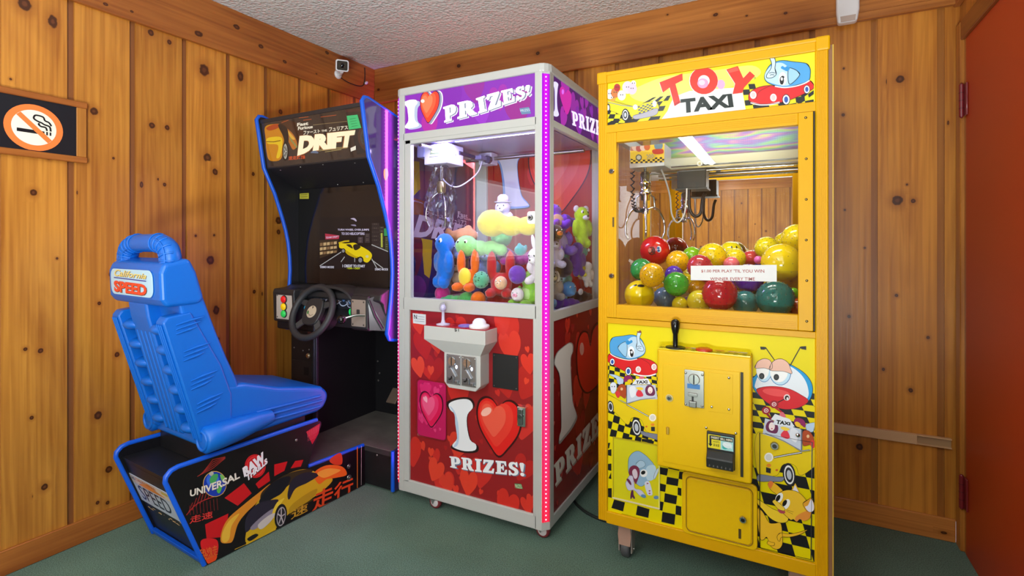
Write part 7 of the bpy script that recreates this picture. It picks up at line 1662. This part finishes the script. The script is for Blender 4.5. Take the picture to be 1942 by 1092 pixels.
for it in range(400):                                    # let the balls slide apart in depth until none intersect
    moved = 0
    for i in range(len(st)):
        P, r = ballpos(st[i]); lo_, hi_y = -.762 + r, -.13 - r
        if P.x > 2.035 - r and st[i][3] < -.765 + r: st[i][3] = -.762 + r
        for j in range(i):
            Q_, r2 = ballpos(st[j]); d = (P - Q_).length - r - r2
            if d < -.001:
                k = .35 * -d + .001; a_, b2 = (i, j) if st[i][3] >= st[j][3] else (j, i)
                st[a_][3] = min(st[a_][3] + k, -.125 - r); st[b2][3] = max(st[b2][3] - k, -.788 + (r2 if b2 == j else r)); moved += 1
                P, r = ballpos(st[i])
    if not moved: break
fin = [list(ballpos(s_)) for s_ in st]
for it in range(300):                                    # any that are still squeezed give way sideways
    moved = 0
    for i in range(len(fin)):
        for j in range(i):
            dv = fin[i][0] - fin[j][0]; d = dv.length - fin[i][1] - fin[j][1]
            if d < -.0005:
                n_ = dv.normalized() * (-d * .5); fin[i][0] += n_; fin[j][0] -= n_; moved += 1
        P, r = fin[i]; P.x = min(max(P.x, 1.892 + r), 2.606 - r); P.y = min(max(P.y, -.760 + r), -.136 - r); P.z = max(P.z, .9395 + r)
    if not moved: break
for k, (b_, (P, r)) in enumerate(zip(BALLS, fin)):
    nub_ball('bouncy_ball', P, r * .965, b_[4], b_[5], b_[6], face=b_[7], seed=k)

# ================================================================== PLUSH TOYS IN THE RED MACHINE
def meta_mesh(balls, res=.085):
    """continuous soft body from overlapping ellipsoids (x,y,z,rx,ry,rz)"""
    mb_ = bpy.data.metaballs.new('softbody'); mb_.resolution = res; mb_.render_resolution = res; mb_.threshold = .1
    for x, y, z, rx, ry, rz in balls:
        e = mb_.elements.new(); e.type = 'ELLIPSOID'; e.co = (x, y, z); e.radius = 1.0; m_ = 1.22; e.size_x, e.size_y, e.size_z = rx * m_, ry * m_, rz * m_; e.stiffness = 4.0
    o = bpy.data.objects.new('softbody', mb_); COL.objects.link(o); bpy.context.view_layer.update()
    me = o.evaluated_get(bpy.context.evaluated_depsgraph_get()).to_mesh()
    V = [v.co.copy() for v in me.vertices]; F = [list(p.vertices) for p in me.polygons]
    bpy.data.objects.remove(o); bpy.data.metaballs.remove(mb_)
    return V, F


KINDS = {
    'bear': [(0, 0, .36, .27, .24, .32), (0, -.03, .80, .27, .25, .25), (-.30, -.10, .46, .10, .12, .18), (.30, -.10, .46, .10, .12, .18), (-.20, -.26, .12, .12, .22, .12), (.20, -.26, .12, .12, .22, .12)],
    'long': [(0, 0, .40, .20, .18, .36), (0, -.02, .88, .21, .20, .22), (-.25, -.05, .50, .08, .09, .26), (.25, -.05, .50, .08, .09, .26), (-.12, -.10, .08, .10, .14, .14), (.12, -.10, .08, .10, .14, .14)],
    'worm': [(-.45, 0, .26, .30, .28, .27), (-.05, 0, .20, .25, .23, .20), (.30, 0, .20, .23, .22, .19), (.58, .02, .16, .16, .16, .15)],
    'fish': [(0, 0, .30, .45, .26, .28), (.42, 0, .32, .20, .14, .16), (.62, 0, .40, .12, .08, .20), (-.12, .0, .55, .14, .08, .14)],
    'arms': [(0, 0, .28, .24, .22, .26), (-.22, -.02, .70, .11, .11, .34), (.22, -.02, .72, .11, .11, .34), (-.18, -.22, .10, .12, .2, .11), (.2, -.22, .1, .12, .2, .11)],
    'egg': [(0, 0, .40, .38, .36, .40), (0, -.32, .2, .14, .12, .1)],
}
HEADZ = {'bear': (.80, .25, -.27), 'long': (.88, .20, -.21), 'worm': (.30, .26, -.26), 'fish': (.32, .2, -.25), 'arms': (.34, .2, -.21), 'egg': (.46, .34, -.35)}
GEO = {}


def plush_place(px, py, plane, size, kind, yaw, tilt, roll=0):
    if kind not in GEO: GEO[kind] = meta_mesh(KINDS[kind])
    P = hit(px, py, (0, plane[1], 0) if plane[0] == 'y' else (plane[1], 0, 0), (0, 1, 0) if plane[0] == 'y' else (1, 0, 0))
    V, F = GEO[kind]; mid = Vector((0, 0, .5 if kind in ('bear', 'long', 'arms') else .3))
    T = Matrix.Rotation(R(yaw), 4, 'Z') @ Matrix.Rotation(R(tilt), 4, 'X') @ Matrix.Rotation(R(roll), 4, 'Y') @ Matrix.Scale(size, 4) @ Matrix.Translation(-mid)
    return P, T, [T @ v for v in V]


def plush(name, px, py, plane, size, col, kind, yaw, tilt, label, ears=None, belly=None, muzzle=None, extra=None, eyes=True, roll=0, P=None):
    P0_, T, W = plush_place(px, py, plane, size, kind, yaw, tilt, roll); V, F = GEO[kind]; P = P or P0_
    zmin = min(v.z for v in W)
    T = Matrix.Translation(P) @ T; base = Vector((P.x, P.y, P.z + zmin))
    root = thing(name, label, 'plush toy', base, 'plush toys in the red machine')
    fur = M(col, .88, spec=.15, bump=.9, bscale=260, sheen=.35, vary=.10, vscale=40)
    q = MB(); q.add(V, F, fur, True, T); q.build('body', root)
    hz, hr, hy = HEADZ[kind]; off = -.45 if kind == 'worm' else (-.28 if kind == 'fish' else 0)
    if eyes:
        for s_ in (-1, 1):
            q = MB(); c = (off + s_ * hr * .42, hy + .045, hz + .06); q.ball(c, (.055, .035, .065), M('#f2f2f0', .2), 12, T); q.ball((c[0], c[1] - .026, c[2] - .005), (.028, .018, .036), M('#101012', .1), 10, T); q.build('eye', root)
    if muzzle:
        q = MB(); q.ball((off, hy + .0, hz - .09), (hr * .50, .09, hr * .36), M(muzzle, .85, sheen=.4), 16, T); q.ball((off, hy - .085, hz - .05), (.035, .025, .028), M('#2a1c1c', .3), 10, T); q.build('muzzle', root)
    if belly:
        q = MB(); q.ball((0, -.155 if kind != 'long' else -.11, .36), (.19, .11, .23), M(belly, .85, sheen=.4), 16, T); q.build('belly_patch', root)
    if ears:
        et, ec = ears
        for s_ in (-1, 1):
            q = MB(); e = M(ec, .85, sheen=.4)
            if et == 'round': q.ball((off + s_ * hr * .85, 0, hz + hr * .80), (.10, .05, .10), e, 14, T)
            elif et == 'long': q.ball((off + s_ * hr * .5, .02, hz + hr * 1.55), (.075, .05, .24), e, 14, T)
            elif et == 'floppy': q.ball((off + s_ * hr * 1.10, .0, hz - .02), (.09, .10, .20), e, 14, T)
            elif et == 'flat': q.ball((off + s_ * hr * 1.25, .02, hz + .05), (.20, .04, .17), e, 14, T)
            elif et == 'horn': q.tube([tuple(T @ Vector(p)) for p in ((off + s_ * .1, 0, hz + hr * .8), (off + s_ * .13, 0, hz + hr * 1.3))], [.05 * size, .008 * size], e, 10)
            q.build('ear' if et != 'horn' else 'horn', root)
    if extra: extra(root, T)
    return root


def spots(col, seed=1):
    def fn(root, T):
        q = MB(); rg = random.Random(seed)
        for i in range(34):
            z = rg.uniform(-.9, .9); an = rg.uniform(0, 2 * PI); s_ = math.sqrt(1 - z * z); q.ball((.38 * s_ * math.cos(an), .36 * s_ * math.sin(an), .40 + .40 * z), .035, M(col, .8), 8, T)
        q.build('spots', root)
    return fn


def hat(col, band):
    def fn(root, T):
        q = MB(); q.lathe([(.30, .98), (.31, 1.0), (.20, 1.02), (.19, 1.18), (.10, 1.26), (0, 1.27)], M(col, .85, sheen=.4), 20, T); q.lathe([(.205, 1.02), (.207, 1.07), (.195, 1.07)], M(band, .7), 20, T); q.build('hat', root)
    return fn


def bill(col):
    def fn(root, T):
        q = MB(); q.ball((0, -.33, .74), (.17, .16, .05), M(col, .8, sheen=.3), 16, T); q.build('bill', root)
    return fn


def fin(col):
    def fn(root, T):
        q = MB(); q.prism([(-.12, 0), (.16, 0), (.10, .34), (.02, .30)], (T @ Vector((0, .22, .35)), T.to_3x3() @ Vector((0, 1, 0)), T.to_3x3() @ Vector((0, 0, 1)), T.to_3x3() @ Vector((1, 0, 0))), -.02, .02, M(col, .85), 0); q.build('fin', root)
    return fn


def badge(col):
    def fn(root, T):
        q = MB(); q.ball((0, -.27, .40), (.11, .03, .11), M('#e8e4e0', .6), 16, T); q.ball((0, -.295, .40), (.065, .02, .065), M(col, .5), 14, T); q.build('round_patch', root)
    return fn


Yp = lambda y: ('y', y); Xp = lambda x: ('x', x)
TOYS = [
    ('yellow', 984, 438, Yp(-.58), .25, '#f2dc34', 'worm', 20, 8, 'big yellow plush lying on top of the pile behind the window lock', None, None, None, None, False),
    ('lavender', 954, 410, Yp(-.40), .16, '#cfc6ee', 'bear', 10, 0, 'pale lavender plush in a hat, at the top behind the yellow one', None, None, '#e8e2f6', hat('#ded6f6', '#b8a4dc')),
    ('mint', 914, 455, Yp(-.60), .20, '#9ae08a', 'worm', 0, 0, 'light green caterpillar plush stretched across the top of the pile', None, None, None, None, True),
    ('green', 950, 456, Yp(-.50), .15, '#7ed678', 'egg', 15, 0, 'light green round plush between the caterpillar and the yellow plush'),
    ('tan', 882, 449, Yp(-.48), .16, '#e0a070', 'fish', 200, 0, 'tan fish plush at the upper left of the pile'),
    ('slate', 880, 476, Yp(-.56), .14, '#7c8cb0', 'egg', 0, 0, 'slate blue round plush under the tan fish'),
    ('blue', 849, 503, Yp(-.63), .25, '#1470d8', 'long', -25, 0, 'bright blue long-armed plush standing at the left of the pile', None, None, None, None, True),
    ('pink', 838, 556, Yp(-.64), .11, '#e0328a', 'egg', 0, 0, 'hot pink plush under the bright blue one', None, None, None, None, False),
    ('frog', 866, 556, Yp(-.68), .16, '#52c26a', 'worm', 170, 0, 'green frog plush flat on the deck at the left front', None, None, None, None, True),
    ('orange', 890, 526, Yp(-.715), .20, '#ea6a1c', 'arms', -5, 0, 'orange plush holding both arms up at the front', None, '#f0d83a', None, None, False),
    ('spotted', 911, 536, Yp(-.715), .105, '#5cb088', 'egg', 0, 0, 'green plush ball with dark spots at the front glass', None, None, None, spots('#1d5a44'), False),
    ('elephant', 925, 503, Yp(-.52), .19, '#7d96b4', 'bear', 10, -10, 'grey-blue elephant plush in the middle of the pile', ('flat', '#8aa2be'), None, '#8aa2be'),
    ('orange', 905, 566, Yp(-.70), .10, '#f0741c', 'egg', 0, 0, 'small orange plush on the deck under the spotted ball', None, None, None, None, False),
    ('monkey', 962, 528, Yp(-.66), .22, '#b8222c', 'arms', 12, 0, 'red monkey plush reaching up at the front glass', None, None, None, None, False),
    ('peach', 931, 551, Yp(-.725), .08, '#e8b890', 'egg', 0, 0, 'small peach-coloured plush leaning on the red monkey', None, None, '#f0c8a4', None, True),
    ('red', 958, 562, Yp(-.69), .15, '#a81c28', 'worm', 10, 0, 'dark red plush lying flat under the red monkey', None, None, None, None, False),
    ('plum', 975, 482, Yp(-.52), .15, '#9a3a96', 'worm', 5, 0, 'plum purple plush below the big yellow one', None, None, None, None, False),
    ('plum', 982, 500, Yp(-.64), .14, '#a8409c', 'worm', 190, 0, 'magenta purple plush in front of the plum one', None, None, None, None, False),
    ('teal', 989, 476, Yp(-.70), .09, '#2a9a94', 'fish', 90, 0, 'small teal fish plush near the window lock', None, None, None, None, False),
    ('rabbit', 1004, 505, Yp(-.68), .16, '#dcd6da', 'bear', -20, 12, 'white rabbit plush behind the right edge of the window', ('long', '#e4dee4'), None, '#ece8ea'),
    ('violet', 990, 522, Yp(-.69), .11, '#6a3aa8', 'egg', 0, 0, 'violet plush ball between the white rabbit and the red monkey', None, None, None, None, False),
    ('lime', 996, 546, Yp(-.69), .19, '#8ccc48', 'bear', -15, -20, 'lime green plush bent over at the lower right of the window', ('round', '#7cbc3c'), '#b8e088', None),
    ('white', 979, 568, Yp(-.725), .08, '#e4dada', 'egg', 0, 0, 'small white plush face on the deck at the front glass', None, None, '#e8a0b4', None, True),
    ('grape', 1072, 420, Xp(1.58), .16, '#7a3ac0', 'bear', 50, -35, 'bright purple plush with a tan striped belly, on top beside the side window', ('round', '#8a4ad0'), '#b8906a', None),
    ('grape', 1110, 420, Xp(1.58), .13, '#6e2cb4', 'worm', 70, 0, 'dark purple plush at the top back of the side window', None, None, None, None, False),
    ('lime', 1116, 440, Xp(1.60), .20, '#b4dc2c', 'long', 60, 0, 'yellow-green plush with pale cheeks at the back of the side window', ('round', '#e0dce0'), None, '#e4e0e4'),
    ('violet', 1088, 455, Xp(1.58), .21, '#8a6ac8', 'bear', 60, -10, 'large violet plush with a grey face in the middle of the side window', ('round', '#9a7ad4'), '#b8a8d8', '#b4b0c0'),
    ('black', 1057, 446, Xp(1.60), .10, '#2a2226', 'egg', 60, 0, 'small black and orange plush near the lit corner post', None, None, '#e0782a', None, True),
    ('white', 1063, 482, Xp(1.60), .16, '#cfc8e4', 'bear', 55, -5, 'white plush with a purple headband near the lit corner post', ('floppy', '#b89ad8'), None, '#e0dae8', None),
    ('teal', 1119, 474, Xp(1.59), .15, '#5ab0a8', 'fish', 150, 0, 'teal fish plush at the back of the side window', None, None, None, None, True),
    ('purple', 1104, 490, Xp(1.615), .16, '#5c3a98', 'long', 60, 0, 'deep purple long plush under the teal fish', None, None, None, None, False),
    ('mint', 1099, 505, Xp(1.61), .18, '#a4dcc4', 'long', 70, 0, 'pale mint long plush in front of the deep purple one', None, None, None, None, True),
    ('black', 1075, 514, Xp(1.62), .13, '#36343c', 'egg', 60, 0, 'black plush with a round eye patch in the middle of the side window', None, None, None, badge('#c8b428'), False),
    ('mint', 1087, 546, Xp(1.63), .13, '#a8dcd4', 'bear', 65, 0, 'pale aqua plush on the deck behind the side window', ('floppy', '#c4e8e0'), None, '#d8f0ea'),
    ('duck', 1113, 506, Xp(1.63), .10, '#ece04a', 'bear', 60, 0, 'yellow duck plush at the far end of the side window', None, None, None, bill('#e8902a'), True),
    ('red', 1124, 545, Xp(1.62), .17, '#c42c30', 'long', 70, 0, 'red long-legged plush in the back corner of the side window', None, None, '#e4b8a0'),
    ('white', 1113, 520, Xp(1.62), .125, '#e4e0dc', 'long', 60, 0, 'white long-haired plush next to the red long-legged one', None, None, None, None, False),
    ('grey', 1069, 548, Xp(1.61), .16, '#98908c', 'bear', 50, -12, 'grey plush with a cream face low near the lit corner post', ('floppy', '#e0dcd4'), None, '#d8cf9a'),
    ('purple', 1079, 574, Xp(1.62), .13, '#6a3ab0', 'worm', 60, 0, 'purple plush lying on the deck under the grey one', None, None, None, None, False),
    ('steel', 1058, 576, Xp(1.63), .11, '#5f7f9c', 'bear', 45, 0, 'steel blue plush on the deck at the lit corner post', ('round', '#7090ac'), '#c8c0a0', None),
    ('black', 1106, 562, Xp(1.60), .16, '#222024', 'worm', 60, 0, 'black plush with a white badge on the deck behind the side window', None, None, None, badge('#d8d4d8'), False),
    ('blue', 1092, 563, Xp(1.63), .10, '#4a90c8', 'egg', 60, 0, 'small sky blue plush on the deck behind the side window', None, None, None, None, True),
    # deeper in the heap, seen through the gaps
    ('brown', 878, 520, Yp(-.48), .19, '#7a5a48', 'bear', 0, 0, 'brown bear plush behind the orange one', ('round', '#8a6a54'), '#c8a888', '#d8b898'),
    ('navy', 920, 530, Yp(-.45), .19, '#2a3a78', 'bear', 0, 0, 'navy plush behind the spotted ball', ('round', '#3a4a88'), None, None),
]
# the soft pile settles: toys slide apart, mostly in depth, until they only touch
SHR = .905
prox = []
for t_ in TOYS:
    nm, px, py, pl, size, col, kind, yaw, tilt = t_[:9]; size *= SHR
    P, T, W = plush_place(px, py, pl, size, kind, yaw, tilt); ears = t_[10] if len(t_) > 10 else None
    el = [(T @ Vector(e[:3]), size * (e[3] * e[4] * e[5]) ** (1 / 3) * 1.14) for e in KINDS[kind]]
    for e in KINDS[kind]:
        if e[5] > 1.7 * e[3]:
            for dz in (-.6, .6): el.append((T @ Vector((e[0], e[1], e[2] + dz * e[5] * .9)), size * e[3] * .9))
    hz, hr, hy = HEADZ[kind]
    if ears:
        for s_ in (-1, 1):
            for ex, ez, er in {'long': ((.5, 1.2, .10), (.5, 1.75, .11)), 'round': ((.85, .8, .12),), 'floppy': ((1.1, -.2, .17),), 'flat': ((1.25, .15, .20),)}.get(ears[0], ()): el.append((T @ Vector((s_ * hr * ex, 0, hz + hr * ez)), size * er))
    if len(t_) > 13 and t_[13] and nm == 'lavender': el.append((T @ Vector((0, 0, 1.1)), size * .2))
    prox.append([P, el, max((c.length + r) for c, r in el), (min(v.x for v in W), max(v.x for v in W), min(v.y for v in W), max(v.y for v in W), min(v.z for v in W)), (P - CAM).normalized()])


def keep_in(p_):
    P, b4 = p_[0], p_[3]
    P.x = min(max(P.x, .909 - b4[0]), 1.640 - b4[1]); P.y = min(max(P.y, -.760 - b4[2]), -.108 - b4[3]); P.z = max(P.z, .8995 - b4[4])


for it in range(420):
    moved = 0
    for p_ in prox: keep_in(p_)
    for i in range(len(prox)):
        A = prox[i]
        for j in range(i):
            B = prox[j]; D = A[0] - B[0]
            if D.length > A[2] + B[2]: continue
            worst = 0; wn = None
            for c1, r1 in A[1]:
                for c2, r2 in B[1]:
                    v = D + c1 - c2; pen = r1 + r2 - v.length
                    if pen > worst: worst = pen; wn = v
            if worst > .0004:
                n_ = wn.normalized() if wn.length > 1e-6 else Vector((0, 1, 0)); view = A[4]; dep = view * n_.dot(view)
                if dep.length < .25: dep = view * (.25 if D.dot(view) >= 0 else -.25)
                push = (dep * 1.2 + (n_ - dep) * .45) * worst * .5; A[0] += push; B[0] -= push; moved += 1
    if not moved: break
for p_ in prox: keep_in(p_)
for t_, p_ in zip(TOYS, prox):
    t_ = list(t_); kindname = {'elephant': 'plush_elephant', 'rabbit': 'plush_rabbit', 'monkey': 'plush_monkey', 'frog': 'plush_frog', 'duck': 'plush_duck'}.get(t_[0]) or {'bear': 'plush_bear', 'fish': 'plush_fish', 'worm': 'plush_caterpillar'}.get(t_[6], 'plush_toy')
    t_[4] *= SHR
    plush(kindname, *t_[1:], P=p_[0])
